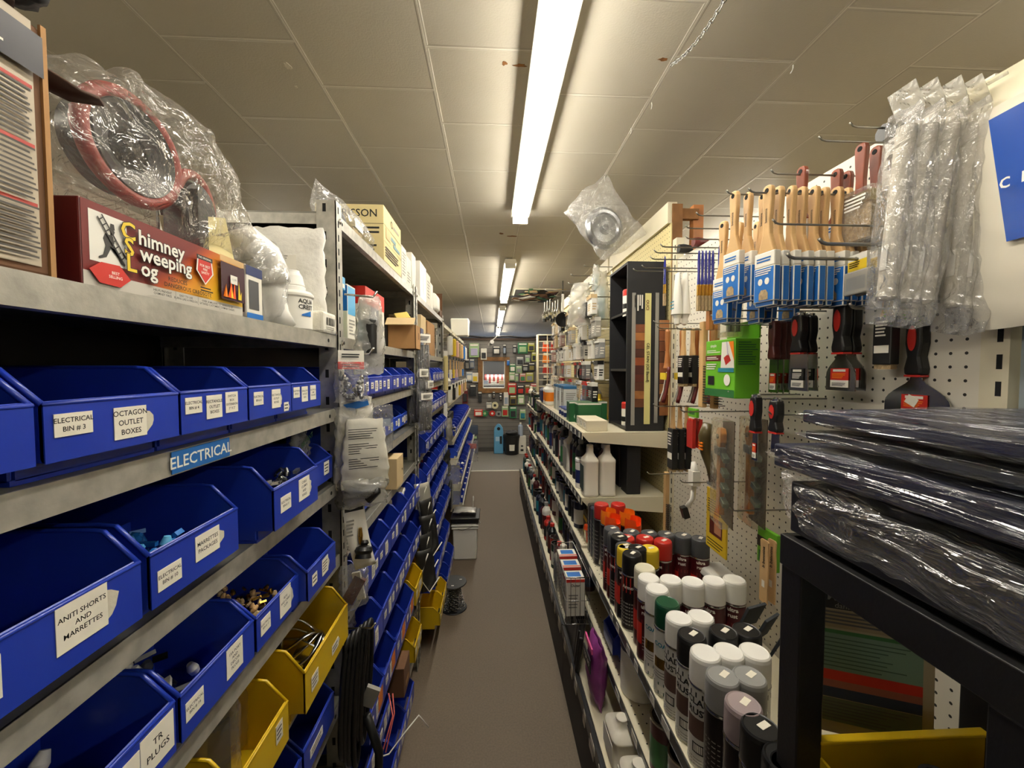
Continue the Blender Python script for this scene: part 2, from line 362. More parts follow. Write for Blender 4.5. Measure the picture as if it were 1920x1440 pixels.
# rust marks, wire hooks and chain on the ceiling
RUST = mat('rust stain', '8a5a24', .8, 0, .2, 80, .5, 60)
def blot(px, py, w, h, seed, label, m=RUST):
    c = P(px, py, z=CEIL - .0015); q = MB(); pts = []; rg = random.Random(seed)
    for k in range(14):
        a = 2 * pi * k / 14; r = rg.uniform(.55, 1.1); pts.append((cos(a) * w * r, sin(a) * h * r))
    q.prism(pts, c, X, Y, (0, 0, .001), m); tag(q.build('ceiling_stain'), label, 'stain')
blot(975, 123, .028, .008, 1, 'brown rust streak on the ceiling close to the long strip light')
blot(946, 119, .01, .012, 2, 'small brown rust spot on the ceiling beside a longer streak')
blot(1243, 112, .02, .008, 3, 'rusty patch on the ceiling where the chain hooks in')
blot(962, 443, .05, .018, 4, 'scratched rust marks on the ceiling past the end of the long light'); blot(940, 438, .02, .02, 5, 'small rust fleck on the ceiling by the scratched marks')
blot(540, 125, .012, .02, 6, 'flaked paint spot on the ceiling over the cardboard carton', TORN); blot(555, 163, .006, .008, 7, 'tiny flaked paint dot on the ceiling below a larger spot', TORN)
def chook(px, py, label, big=1):
    c = P(px, py, z=CEIL - .001); pts = [c + Vector((.006 * sin(a * .5), .010 * big * (1 - cos(a)) , -.004 - .012 * big * (a / 4) - .004 * sin(a))) for a in [k * .5 for k in range(10)]]
    tag(MB().tube([c] + pts, .0016, WHITEG, 6).build('ceiling_hook'), label, 'hook', 'white wire hooks in the ceiling grid')
for px, py, l in [(1222, 192, 'open white wire hook on the ceiling line nearest the strip light'), (1183, 240, 'white wire hook on the ceiling between the open hook and the bagged lid'), (1487, 122, 'white wire hook high on the ceiling toward the hanging roller packs'),
                  (1275, 333, 'small white ring hook on the ceiling above the timber stud'), (1335, 400, 'white wire hook on the ceiling low over the beech brushes'), (1133, 332, 'white hook on the ceiling holding the bagged lid'), (1012, 540, 'small white hook on the ceiling beside the open ceiling hole')]: chook(px, py, l)
ch = thing('chain', 'galvanised chain looping down from a hook in the ceiling', 'chain', (0, 0, 0))
a, b = P(1258, 122, z=CEIL - .012), P(1375, -30, z=CEIL - .02); n = 22; lk = []
for k in range(n + 1):
    t = k / n; p = a.lerp(b, t); p.z -= .05 * 4 * t * (1 - t) * .6; lk.append(p)
for k in range(n):
    p, q2 = lk[k], lk[k + 1]; d = (q2 - p).normalized(); sd = d.cross(ZZ).normalized() if k % 2 else ZZ.copy(); c = (p + q2) / 2; L0 = (q2 - p).length * .72; w = .006
    MB().tube([c + d * (L0 * cos(u)) + sd * (w * sin(u)) for u in [2 * pi * j / 12 for j in range(12)]], .0017, STEEL, 6, True).build('link', ch)
# hole in the ceiling with stuff showing through (papers seen in the void)
hx0, hx1 = P(965, 545, z=CEIL).x, P(1050, 545, z=CEIL).x; hy0, hy1 = P(1000, 541, z=CEIL).y, P(1000, 564, z=CEIL).y
hp = thing('ceiling_hatch', 'dark open ceiling panel showing jumbled insulation and paper', 'ceiling hatch', ((hx0 + hx1) / 2, (hy0 + hy1) / 2, CEIL - .004)); w, h = hx1 - hx0, hy1 - hy0
MB().box((0, 0, 0), (w, h, .006), mat('dark void', '3b332d', .9, 0, .3, 30, .5, 14)).build('void_panel', hp)
fm = MB(); [fm.box(c, d, CREAM) for c, d in [((-w / 2, 0, -.004), (.015, h, .012)), ((w / 2, 0, -.004), (.015, h, .012)), ((0, -h / 2, -.004), (w, .015, .012)), ((0, h / 2, -.004), (w, .015, .012))]]; fm.build('hatch_frame', hp)
sc = MB(); rg = random.Random(4)
for k in range(40):
    sc.box((rg.uniform(-.46, .46) * w, rg.uniform(-.45, .45) * h, -.006 - rg.random() * .01), (rg.uniform(.03, .12), rg.uniform(.05, .3), .004), rg.choice([CARD, PAPER, GREYD, GREEN, DKRED, BLACKM, CARDL, WOODB]), Matrix.Rotation(rg.uniform(-1, 1), 3, 'Z'))
s_ = sc.build('insulation_scraps', hp); s_['kind'] = 'stuff'
# security camera under the last lights
c = P(921, 643, y=6.9); sc = thing('security_camera', 'white security camera on a bracket hanging from the ceiling over the partition', 'security camera', c)
bd = MB().lathe([(.0, -.11), (.032, -.108), (.034, 0), (.036, .06), (.033, .062)], WHITEG, (0, 0, 0), (Matrix.Rotation(R(75), 3, 'X') @ Matrix.Rotation(R(15), 3, 'Y')), 16).build('camera_body', sc)
MB().lathe([(0, .0), (.024, 0), (.026, .006), (.0, .008)], BLACK, (0, -.058, -.016), 'y', 16).build('lens', sc)
MB().tube([(0, .02, .03), (.1, .06, .12), (.26, .1, CEIL - c.z)], .009, WHITEG, 8).build('bracket', sc)
# ------------------------------------------------------------ left: galvanised racking and bins
FX = -.385                                   # front plane of the racking
BACKX = -.80
LV = [.08, -.10, -.285, -.47, -.655, -.84, -1.03, -1.22, -1.42]      # shelf tops relative to the eye
def shelf_part(t, y0, y1, z, par, holes=True):
    m = MB(); m.bx((BACKX, y0, z - .004), (FX - .001, y1, z), GALVD)
    m.prism([(0, 0), (0, -.03), (-.018, -.03), (-.018, -.027), (-.003, -.027), (-.003, 0)], (FX, y0, z), X, ZZ, (0, y1 - y0, 0), GALV)
    m.bx((BACKX, y0, z - .03), (FX - .004, y0 + .002, z - .004), GALV); m.bx((BACKX, y1 - .002, z - .03), (FX - .004, y1, z - .004), GALV)
    if holes:
        for yy in (y0 + .045, y1 - .045): m.lathe([(.0045, 0), (.0045, .0006)], SLOT, (FX, yy, z - .015), 'x', 10)
    return m.build('shelf', par)
def post_part(par, x, y, z1, sx, sy):
    m = MB(); m.bx((x, y, 0), (x - sx * .0025, y + sy * .037, z1), GALV); m.bx((x, y, 0), (x - sx * .047, y + sy * .0025, z1), GALV)
    for k in range(int(z1 / .034)):
        z = .03 + k * .034
        if z > z1 - .02: break
        m.bx((x + sx * .0004, y + sy * .012, z), (x, y + sy * .018, z + .016), SLOT)
        if k % 2 == 0: m.bx((x - sx * .024, y - sy * .0004, z), (x - sx * .032, y, z + .02), SLOT); m.bx((x - sx * .024, y + sy * .0029, z), (x - sx * .032, y + sy * .0025, z + .02), SLOT)
    return m.build('post', par)
def bolt(par, y, z):
    MB().lathe([(.0075, 0), (.0075, .004), (.004, .006), (.0, .007)], STEEL, (FX + .0005, y, z), 'x', 6, smooth=False).build('bolt', par)
def rack(label, y0, y1, levels, ztop, posts0=True, posts1=True, panel=True):
    t = thing('shelving_rack', label, 'shelving rack', (0, 0, 0), 0, 'galvanised racks along the aisle')
    for z in levels: shelf_part(t, y0 + .004, y1 - .004, z, t)
    for use, y, sy in ((posts0, y0, 1), (posts1, y1, -1)):
        if use:
            post_part(t, FX + .003, y, ztop, 1, sy); post_part(t, BACKX, y, ztop, -1, sy)
            for z in levels: bolt(t, y + sy * .026, z - .016)
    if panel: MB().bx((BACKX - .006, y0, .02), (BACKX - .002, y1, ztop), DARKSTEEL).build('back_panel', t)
    return t
L1 = [CZ + d for d in LV]
rk1 = rack('galvanised rack holding the numbered electrical bins', -.45, 1.018, L1, 1.63, True, False)
rk2 = rack('galvanised rack past the first slotted post, topped with boxes', 1.02, 2.04, L1 + [CZ + .385], 1.962)
rk3 = rack('galvanised rack past the post with hanging black bags', 2.06, 3.2, L1 + [CZ + .385], 1.962)
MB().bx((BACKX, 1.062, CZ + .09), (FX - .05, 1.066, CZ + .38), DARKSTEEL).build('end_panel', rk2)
# the ELECTRICAL sign on the shelf lip
SIGNB = mat('blue sign vinyl', '1f62a8', .4)
c = P(380, 841, x=FX + .001); tsz = (P(433, 822, x=FX).y - P(327, 862, x=FX).y)
sg = thing('shelf_sign', 'blue ELECTRICAL sign with white letters stuck on the shelf lip', 'sign', (FX + .0015, c.y, CZ - .1 - .0145))
MB().box((0, 0, 0), (.001, tsz, .027), SIGNB).build('sign_plate', sg)
MB().text('ELECTRICAL', (.0008, 0, -.001), Y, ZZ, .0205, WHITE, .012).build('lettering', sg)
# ---- bins
def bin_shape(w, d, h, m, lip=.68):
    """hopper bin: origin at the front bottom middle, opening towards +x"""
    q = MB(); t = .0028; lh = h * lip; fo = .018
    side = [(-d, .004), (-fo - .012, .004), (-fo - .012, .02), (0, .02), (0, lh), (-.028, h * .955), (-.036, h * .99), (-.046, h), (-d, h)]
    for s in (-1, 1):
        q.prism(side, (0, s * w / 2, 0), X, ZZ, (0, -s * t, 0), m)
    q.prism([(0, .019), (.0012, .019), (.0012, lh), (-.003, lh + .0035), (-t, lh), (-t, .022)], (0, -w / 2, 0), X, ZZ, (0, w, 0), m)
    q.bx((-d, -w / 2, 0), (-fo - .01, w / 2, .005), m); q.bx((-d, -w / 2, 0), (-d + t, w / 2, h), m)
    q.bx((-fo - .013, -w / 2 + .004, .004), (-fo - .010, w / 2 - .004, .024), m)
    for s in (-1, 1):                                     # rolled rim along the side walls
        pts = [(-d, s * (w / 2 - .001), h), (-.048, s * (w / 2 - .001), h), (-.034, s * (w / 2 - .001), h * .985), (-.001, s * (w / 2 - .001), lh + .001)]
        q.tube(pts, .0026, m, 6)
    q.tube([(.0, -w / 2, lh + .001), (.0, w / 2, lh + .001)], .0022, m, 6)
    q.bx((-d * .55, -w / 2 + t, .005), (-d * .55 + .002, w / 2 - t, h * .55), m)
    return q
_BINS = {}
def sticker(par, y, z, w, h, txt, size, torn=0, x=.0014, seed=0):
    q = MB().box((x + .0003, y, z), (.0006, w, h), STICK)
    st = q.build('sticker', par)
    if torn:
        tr = MB(); rg = random.Random(seed); pts = []
        for k in range(18):
            a = 2 * pi * k / 18; pts.append((cos(a) * w * .62 * rg.uniform(.82, 1.1) * min(1, 1.15), sin(a) * h * .5 * rg.uniform(.75, 1.0)))
        tr.prism(pts, (x - .0001, y + w * .14, z - h * .04), Y, ZZ, (.0003, 0, 0), TORN); tr.build('torn_label', par)
    if txt: MB().text(txt, (x + .0007, y, z), Y, ZZ, size, INK, .012, ls=1.25).build('lettering', st)
    else: MB().lines((x + .0007, y, z), Y, ZZ, w * .8, h * .7, max(2, int(h / .008)), INK, .35, seed).build('print', st)
NBIN = [0]
def bin_(y, lvl, label, w=.138, h=.1, d=.27, m=BLUE, fx=FX + .012, stickers=(), lip=.68, rz=0, dz=.0005, group='blue hopper bins on the racks', generic=1, z=None):
    k = (w, h, d, lip)
    if k not in _BINS: _BINS[k] = {}
    if m.name not in _BINS[k]: _BINS[k][m.name] = bin_shape(w, d, h, m, lip).build('storage_bin'); o = _BINS[k][m.name]
    else: o = _BINS[k][m.name].copy(); COL.objects.link(o)
    o.location = (fx, y + w / 2, (CZ + LV[lvl] if z is None else z) + dz); o.rotation_euler = (0, 0, rz)
    tag(o, label, 'storage bin', group)
    for s_ in stickers: sticker(o, *s_)
    NBIN[0] += 1
    return o
def gst(seed, w=.138, h=.1):
    rg = random.Random(seed); o = []
    o.append((-w * .33, h * .45, .026, .02, None, 0, 0, .0014, seed)); o.append((w * rg.uniform(-.02, .1), h * .42, .03, h * .34, None, 0, rg.random() < .5, .0014, seed + 1))
    if rg.random() < .4: o.append((w * .33, h * .44, .026, .028, None, 0, 0, .0014, seed + 2))
    return o
# rack one, electrical shelf
e = 'ELECTRICAL\nBIN # '
bin_(.06, 1, 'blue bin at the very front edge of the electrical shelf, no label', .138)
bin_(.205, 1, 'blue bin at the near end of the electrical shelf beside the octagon outlet bin')
bin_(.350, 1, 'blue bin labelled octagon outlet boxes on the electrical shelf', .143, stickers=[(-.048, .050, .033, .02, e + '3', .0062), (.008, .044, .037, .032, 'OCTAGON\nOUTLET\nBOXES', .0076, 1, .0014, 5)])
bin_(.497, 1, 'blue bin labelled rectangle outlet boxes and switch box extension', .13, stickers=[(-.045, .053, .028, .02, e + '4', .0052), (-.008, .048, .03, .031, 'RECTANGLE\nOUTLET\nBOXES', .0056), (.028, .051, .027, .029, 'SWITCH\nBOX\nEXTENSION\n3" X 2"', .0046)])
bin_(.632, 1, 'blue bin with a round and a square label on the electrical shelf', .128, stickers=[(-.04, .051, .026, .021, e + '5', .0048), (.012, .047, .028, .032, 'RECTANGLE\nOUTLET\nBOXES', .005, 1, .0014, 8), (.045, .03, .016, .016, None, 0, 1)])
bin_(.763, 1, 'blue bin labelled shallow outlet box near the first post on the electrical shelf', .125, stickers=[(-.045, .053, .024, .02, e + '6', .0044), (-.012, .048, .026, .03, 'SHALLOW\nOUTLET\nBOX', .005), (.025, .049, .026, .03, 'ELECTRICAL\nLAMP\nHOLDERS', .0044)])
bin_(.892, 1, 'dark empty blue bin set back by the first post on the electrical shelf', .12, fx=FX - .05)
# second shelf
bin_(.10, 2, 'blue bin cut off by the picture edge below the electrical shelf')
bin_(.245, 2, 'blue bin labelled anti shorts and marrettes', .19, .115, stickers=[(-.048, .052, .042, .034, e + '9', .0068), (.034, .058, .046, .042, 'ANITI SHORTS\nAND\nMARRETTES', .0066, 1, .0014, 11)])
bin_(.447, 2, 'blue bin labelled marrettes packages', .15, .115, stickers=[(-.05, .046, .034, .024, e + '10', .006), (.012, .056, .044, .032, 'MARRETTES\nPACKAGES', .0072, 1, .0014, 12)])
bin_(.658, 2, 'deep blue bin of clamps pulled forward on the second shelf', .16, .125, fx=FX + .032, stickers=[(-.045, .055, .034, .026, e + '11', .0056), (.022, .06, .042, .04, 'CABLE\nCLAMPS\nAND\nRINGS', .0064, 1, .0014, 14)])
bin_(.86, 2, 'blue bin with a crumpled clear bag sticking out by the first post', .13, .1, fx=FX - .006, stickers=[(.03, .05, .028, .03, None, 0)])
# third shelf
bin_(.16, 3, 'blue bin cut off at the bottom of the picture on the third shelf', .15, .11)
bin_(.318, 3, 'blue bin labelled TR plugs', .155, .115, stickers=[(.012, .05, .034, .036, 'V', .011), (.052, .052, .044, .044, 'TR\nPLUGS', .0105)])
bin_(.482, 3, 'blue bin labelled fifteen amp and decor plugs', .146, .11, stickers=[(-.052, .05, .03, .024, e + '16', .0052), (.026, .052, .036, .042, '15A PORT\nAND\nDECOR\nPLUGS', .0058)])
bin_(.636, 3, 'blue bin filled with loose brass clips on the third shelf', .138, .105, stickers=[(-.045, .05, .028, .026, e + '17', .0048), (.018, .052, .038, .046, 'BOX\nAND CABLE\nCLIPS', .0058, 1, .0014, 16)])
bin_(.773, 3, 'blue bin standing alone by the first post on the third shelf', .135, .11, fx=FX + .03, stickers=[(-.04, .05, .022, .022, None, 0), (.01, .052, .03, .034, None, 0, 1)])
# inside of the third shelf: loose sticker on a back bin
qb = bin_(.40, 3, 'dark blue bin at the back of the third shelf with a fuses outlet label', .15, .15, .13, fx=FX - .265, lip=.9, stickers=[(.0, .105, .04, .036, 'FUSES\n110 V\nOUTLET', .009)])
# fourth shelf: yellow bins, fifth: blue
YG = 'yellow hopper bins on the racks'
bin_(.54, 4, 'yellow bin with clear packets in front of the blue bins', .14, .125, .27, YEL, FX + .035, group=YG, stickers=[(.04, .06, .02, .03, None, 0, 0)])
bin_(.728, 4, 'large yellow bin holding coils beside the first post', .215, .14, .27, YEL, FX + .042, group=YG, stickers=[(-.07, .055, .03, .028, None, 0), (.03, .05, .035, .02, None, 0, 1)])
for i, (yy, l) in enumerate([(.46, 'partly hidden'), (.62, 'with a narrow white label'), (.78, 'nearest the first post')]):
    bin_(yy, 5, 'blue bin %s on the shelf under the yellow bins' % {'nearest the first post': 'next to the first post'}.get(l, l), .15, .115, stickers=[(-.02, .05, .06, .018, None, 0)], m=BLUE)
# contents
def heap(label, x, y, z, dx, dy, n, m, sz, seed, name='loose_hardware', cat='hardware'):
    q = MB(); rg = random.Random(seed); ms = m if isinstance(m, list) else [m]
    for k in range(n):
        rot = Matrix.Rotation(rg.uniform(0, 6), 3, 'Z') @ Matrix.Rotation(rg.uniform(-1, 1), 3, 'X')
        c = (x + rg.uniform(-.5, .5) * dx, y + rg.uniform(-.5, .5) * dy, z + rg.random() * sz * 1.4)
        if k % 2: q.box(c, (sz * rg.uniform(.8, 1.8), sz * .35, sz * .3), rg.choice(ms), rot)
        else: q.lathe([(sz * .3, -sz * .4), (sz * .38, 0), (sz * .2, sz * .5)], rg.choice(ms), c, rot, 8)
    return tag(q.build(name), label, cat, kind='stuff')
heap('loose brass clips piled in the third shelf bin', FX - .07, .705, L1[3] + .045, .11, .11, 110, [BRASS, WOODL, CARDL], .012, 3)
heap('small blue wire connectors heaped in the marrettes bin', FX - .06, .5, L1[2] + .045, .09, .1, 50, [BOXLB, BOXBL], .018, 4)
heap('metal cable clamps heaped in the second shelf bin', FX - .06, .76, L1[2] + .055, .12, .12, 46, [STEEL, BLACK, CHROME, FOILG], .02, 5)
heap('small dark plugs lying inside the decor plugs bin', FX - .09, .55, L1[3] + .02, .1, .11, 30, [BLACK, GREYD, WHITE], .02, 6)
heap('assorted fittings lying inside the TR plugs bin', FX - .1, .39, L1[3] + .03, .12, .12, 24, [WHITE, STEEL, BLACK], .024, 7)
# rack two and three: rows of bins
def row(where, lvl, y0, n, w=.138, h=.1, fx=FX + .012, m=BLUE, gap=.004, seed=0, lip=.68, d=.27, grp='blue hopper bins on the racks', colour='blue'):
    for i in range(n):
        bin_(y0 + i * (w + gap), lvl, '%s bin, %s from near post, %s' % (colour, nth(i), where), w, h, d, m, fx, stickers=gst(seed * 31 + i, w, h), lip=lip, group=grp)
A, B = 'second rack', 'third rack'
row('top bin shelf of the ' + A, 1, 1.10, 6, .138, .1, seed=1)
row('second bin shelf of the ' + A, 2, 1.36, 5, .12, .1, FX - .03, BLUE2, seed=2)
row('third bin shelf of the ' + A, 3, 1.12, 2, .14, .11, FX - .02, BLUE2, seed=3)
row('fourth bin shelf of the ' + A, 4, 1.10, 6, .148, .125, FX + .03, seed=4)
row('fifth bin shelf of the ' + A, 5, 1.08, 6, .15, .13, FX + .045, seed=5)
row('sixth bin shelf of the ' + A, 6, 1.05, 4, .15, .13, FX + .055, seed=6)
for o in [o for o in bpy.data.objects if o.get('label', '').endswith('sixth bin shelf of the second rack')]: MB().box((.0024, .03, .06), (.0006, .045, .05), mat('orange sticker', 'd9792f', .6)).build('orange_sticker', o)
row('far end of sixth bin shelf, ' + A, 6, 1.68, 2, .15, .13, FX + .06, YEL, seed=7, grp=YG, colour='yellow')
row('second lowest shelf of the ' + A, 7, 1.08, 2, .14, .12, FX + .03, seed=8)
row('low shelf of the ' + A + ' beside a brown box', 7, 1.60, 1, .15, .12, FX + .07, YEL, seed=9, grp=YG, colour='yellow')
row('bottom shelf of the ' + A, 8, 1.06, 4, .15, .12, FX + .05, seed=10)
row('second bin shelf of the ' + B, 2, 2.30, 6, .138, .11, FX + .03, seed=11)
row('highest bin shelf of the ' + B, 1, 2.5, 4, .138, .1, FX + .02, seed=21)
row('third bin shelf of the ' + B, 3, 2.12, 7, .14, .115, FX + .035, seed=12)
row('fourth bin shelf of the ' + B, 4, 2.12, 7, .14, .12, FX + .04, seed=13)
row('fifth bin shelf of the ' + B, 5, 2.12, 7, .14, .12, FX + .04, seed=14)
row('sixth bin shelf of the ' + B, 6, 2.12, 7, .14, .12, FX + .06, BLUE, seed=15)
row('second lowest shelf of the ' + B, 7, 2.14, 5, .15, .12, FX + .075, BLUE, seed=16)
row('low shelf of the ' + B + ' by its near foot', 8, 2.14, 2, .16, .12, FX + .10, YEL, seed=17, grp=YG, colour='yellow')
row('low shelf of the ' + B + ' past the yellow bins', 8, 2.50, 3, .15, .12, FX + .10, BLUE, seed=18)
# ------------------------------------------------------------ generic packaged goods
FACES = {'+x': (Vector((1, 0, 0)), Y, ZZ), '-x': (Vector((-1, 0, 0)), -Y, ZZ), '-y': (Vector((0, -1, 0)), X, ZZ), '+y': (Vector((0, 1, 0)), -X, ZZ), '+z': (ZZ, X, Y)}
def prints(q, d, pr, zoff=None):
    """printed rectangles / text / lines on the faces of a box of size d standing on z=0"""
    for k, p in enumerate(pr):
        n, u, v = FACES[p[0]]; w = abs(u.dot(Vector(d))); h = abs(v.dot(Vector(d))); c = Vector((0, 0, d[2] / 2)) + n * (abs(n.dot(Vector(d))) / 2 + .0004 + .00012 * k)
        o = c + u * ((p[2] - .5) * w) + v * ((p[3] - .5) * h)
        if p[1] == 'r': q.rect(o, u, v, p[4] * w, p[5] * h, p[6])
        elif p[1] == 't': q.text(p[5], o, u, v, p[4] * h, p[6], p[7] if len(p) > 7 else .01)
        elif p[1] == 'l': q.lines(o, u, v, p[4] * w, p[5] * h, p[6], p[7], .45, k)
        elif p[1] == 'p': q.prism([((a - .5) * w, (b - .5) * h) for a, b in p[4]], c, u, v, n * .0002, p[5])
def carton(name, label, cat, c, d, m, pr=(), group=None, rz=0, bevel=.0015, taper=(1, 1), mats=None):
    q = MB().box((0, 0, d[2] / 2), d, m, taper=taper)
    if bevel:
        o = q.build(name, bevel=bevel, seg=1)
        if pr: pm = MB(); prints(pm, d, pr); pm.build('printed_panel', o)
    else: prints(q, d, pr); o = q.build(name)
    o.location = c; o.rotation_euler = (0, 0, rz); return tag(o, label, cat, group)
def flatbag(q, c, w, h, t, m, seed=0, u=Y, n=X, amp=.012, pinch=0, nu=14, nv=16, up=ZZ, sc=None):
    """hanging pillow of film: width along u, thickness along n"""
    c, u, n, up = Vector(c), Vector(u), Vector(n), Vector(up); sd = Vector((seed * 7.3, seed * 2.1, seed)); sc = sc or 3.2 / max(w, h)
    def fn(a, b):
        s_ = abs(sin(pi * min(max(b, .0), 1))) ** .55; an = 2 * pi * a; pw = 1 - pinch * b ** 2
        p = c + u * (cos(an) * w / 2 * pw) + n * (sin(an) * t / 2 * (s_ + .04)) + up * ((b - .5) * h)
        return p + noise.noise_vector(p * sc * 4 + sd) * amp + noise.noise_vector(p * sc * 11 + sd) * amp * .4
    return q.grid(fn, nu, nv, m, True, True)
def blob(q, c, r, m, seed=0, amp=.15, seg=16, sc=None, flatb=None):
    c = Vector(c); r = Vector(r) if not isinstance(r, (int, float)) else Vector((r, r, r)); sd = Vector((seed * 5.1, seed, seed * 2.2)); sc = sc or 1.6
    def fn(a, b):
        th, ph = 2 * pi * a, pi * (.002 + .996 * b); d = Vector((sin(ph) * cos(th), sin(ph) * sin(th), -cos(ph)))
        k = 1 + amp * noise.noise(d * sc + sd) + amp * .5 * noise.noise(d * sc * 3 + sd)
        p = c + Vector((d.x * r.x * k, d.y * r.y * k, d.z * r.z * k))
        if flatb is not None and p.z < flatb: p.z = flatb + (p.z - flatb) * .05
        return p
    return q.grid(fn, seg * 2, seg, m, True, True)
TS = L1[0] + .0008
# ---- big wrapped carton at the edge
ct = thing('carton', 'large film-wrapped printed carton standing at the near end of the top shelf', 'carton', (FX - .165, .2475, TS))
PINKP = mat('newsprint panel', 'd9cfc0', .6); REDL = mat('red rule', 'b5443a', .6)
bd = MB().box((0, 0, .11), (.30, .285, .22), mat('dark cardboard', '6b4a31', .85)); bd.build('body', ct, .004)
pm = MB()
prints(pm, (.301, .285, .22), [('+x', 'r', .485, .52, .96, .96, mat('carton print', 'bdb09a', .6, 0, .03, 60, .2, 12)), ('+x', 'r', .72, .9, .4, .12, PAPER)] + [('+x', 'r', .485, .74 - .23 * k, .95, .014, REDL) for k in range(3)] + [('+x', 'r', .485, .725 - .23 * k - .0195 * j, .94 - .01 * ((j * 7) % 4), .008, mat('grey print', '4d4842', .7)) for k in range(3) for j in range(11)] + [('+x', 'r', .80, .87, .36, .16, mat('dark picture print', '3b3a40', .3))] + [('+x', 'l', .78, .88, .3, .1, 5, PAPER)])
pm.build('printed_panel', ct)
MB().bx((.150, .1385, 0), (.1525, .1430, .222), CARD).build('corner_edge', ct)
fl = MB(); rg = random.Random(3)
fl.grid(lambda a, b: Vector((.15 - .10 * b + .01 * sin(9 * a), .08 + .11 * a, .222 + .012 * sin(6 * a + 2 * b) - .035 * a * a)), 10, 5, mat('torn dark cardboard', '4b362a', .9, 0, .2, 60)); fl.noise(.014, 45, 3).build('torn_flap', ct, solid=.003)
flatbag(MB(), (0, 0, .113), .315, .232, .31, FILMT, 2, amp=.006, nu=30).build('film_wrap', ct)
carton_top = TS + .24
q = MB(); blob(q, (0, 0, .028), (.026, .032, .03), BLACKM, 4, .2, flatb=.002); tag(q.build('black_pouch', loc=(FX - .02, .362, TS + .226)), 'dark rounded pouch lying on top of the wrapped carton', 'pouch')
# ---- chimney log box
def csl_mat():
    m = bpy.data.materials.new('chimney log print'); m.use_nodes = True; nt = m.node_tree; b = nt.nodes['Principled BSDF']; tc = nt.nodes.new('ShaderNodeTexCoord'); sp = nt.nodes.new('ShaderNodeSeparateXYZ')
    ma = nt.nodes.new('ShaderNodeMath'); ma.operation = 'MULTIPLY_ADD'; ma.inputs[1].default_value = -1.35; rp = nt.nodes.new('ShaderNodeValToRGB'); nt.links.new(tc.outputs['Object'], sp.inputs[0])
    nt.links.new(sp.outputs['Z'], ma.inputs[0]); nt.links.new(sp.outputs['Y'], ma.inputs[2]); mp = nt.nodes.new('ShaderNodeMapRange'); mp.inputs[1].default_value = -.088; mp.inputs[2].default_value = .045
    nt.links.new(ma.outputs[0], mp.inputs[0]); nt.links.new(mp.outputs[0], rp.inputs[0]); e = rp.color_ramp.elements
    e[0].position = 0; e[0].color = (*lin('70211f'), 1); e[1].position = 1; e[1].color = (*lin('e6b52a'), 1)
    for p_, c_ in ((.10, '78261f'), (.24, 'b04a20'), (.48, 'd0851f')): x = e.new(p_); x.color = (*lin(c_), 1)
    nt.links.new(rp.outputs[0], b.inputs['Base Color']); b.inputs['Roughness'].default_value = .38; return m
CW, CH, CD = .248, .083, .085
cs = thing('chimney_log_box', 'red and yellow Chimney Sweeping Log box on the edge of the top shelf', 'box', (FX - .006 - CD / 2, .406 + CW / 2, TS))
MB().box((0, 0, CH / 2), (CD, CW, CH), mat('maroon carton', '6c2020', .4)).build('body', cs, .0015)
MARO = csl_mat(); fp = MB(); GS = mat('grey card', 'c4bfb4', .5); SILH = mat('grey silhouette print', '3a3733', .6)
pr = [('+x', 'r', .5, .5, .99, .985, MARO), ('+x', 'r', .5, .085, .99, .17, GS), ('+x', 'r', .115, .60, .165, .60, WHITE)]
def fig(pts): return ('+x', 'p', 0, 0, [(.035 + .16 * a, .31 + .58 * b) for a, b in pts], SILH)
pr += [fig([(.40, .62), (.60, .60), (.64, .46), (.58, .36), (.40, .36), (.34, .50)]), fig([(.54, .62), (.62, .62), (.66, .70), (.62, .76), (.54, .74)]), fig([(.53, .74), (.66, .74), (.64, .86), (.55, .86)]), fig([(.40, .38), (.56, .38), (.40, .12), (.22, .06), (.2, .1), (.32, .16)]), fig([(.48, .38), (.6, .38), (.8, .06), (.9, .02), (.92, .06), (.72, .3)])]
pr += [fig([(.18, .9), (.21, .92), (.86, .12), (.83, .1)]), fig([(.29, .98), (.32, .99), (.97, .2), (.94, .18)])] + [fig([(.22 + .08 * k, .86 - .1 * k), (.33 + .08 * k, .94 - .1 * k), (.34 + .08 * k, .92 - .1 * k), (.23 + .08 * k, .84 - .1 * k)]) for k in range(8)]
pr += [('+x', 'p', 0, 0, [(.02, .19), (.07, .30), (.15, .31), (.20, .16), (.15, .04), (.06, .05)], REDC), ('+x', 't', .062, .18, .13, '#1', WHITE), ('+x', 't', .13, .175, .05, 'BEST\nSELLING', WHITE)]
for t_, u_, v_, c_ in [('C', .195, .78, 'y'), ('himney', .375, .755, 'w'), ('S', .195, .575, 'y'), ('weeping', .40, .55, 'w'), ('L', .20, .375, 'y'), ('og', .29, .35, 'w')]:
    sz = .31 if c_ == 'y' else .275
    pr += [('+x', 't', u_, v_, sz, t_, INK, .05), ('+x', 't', u_, v_, sz, t_, YELC if c_ == 'y' else WHITE, .02)]
pr += [('+x', 't', .455, .315, .085, 'REDUCES', INK), ('+x', 't', .53, .225, .085, 'DANGEROUS CREOSOTE', INK), ('+x', 'p', 0, 0, [(.59, .78), (.70, .78), (.71, .58), (.645, .38), (.58, .58)], WHITE), ('+x', 'p', 0, 0, [(.598, .765), (.692, .765), (.70, .58), (.645, .405), (.59, .58)], REDC), ('+x', 'r', .645, .80, .12, .07, INK), ('+x', 't', .645, .80, .045, 'THE ORIGINAL', WHITE), ('+x', 't', .645, .62, .055, 'FOR BEST\nFIRE\nSAFETY', PAPER), ('+x', 'l', .655, .30, .1, .09, 2, INK)]
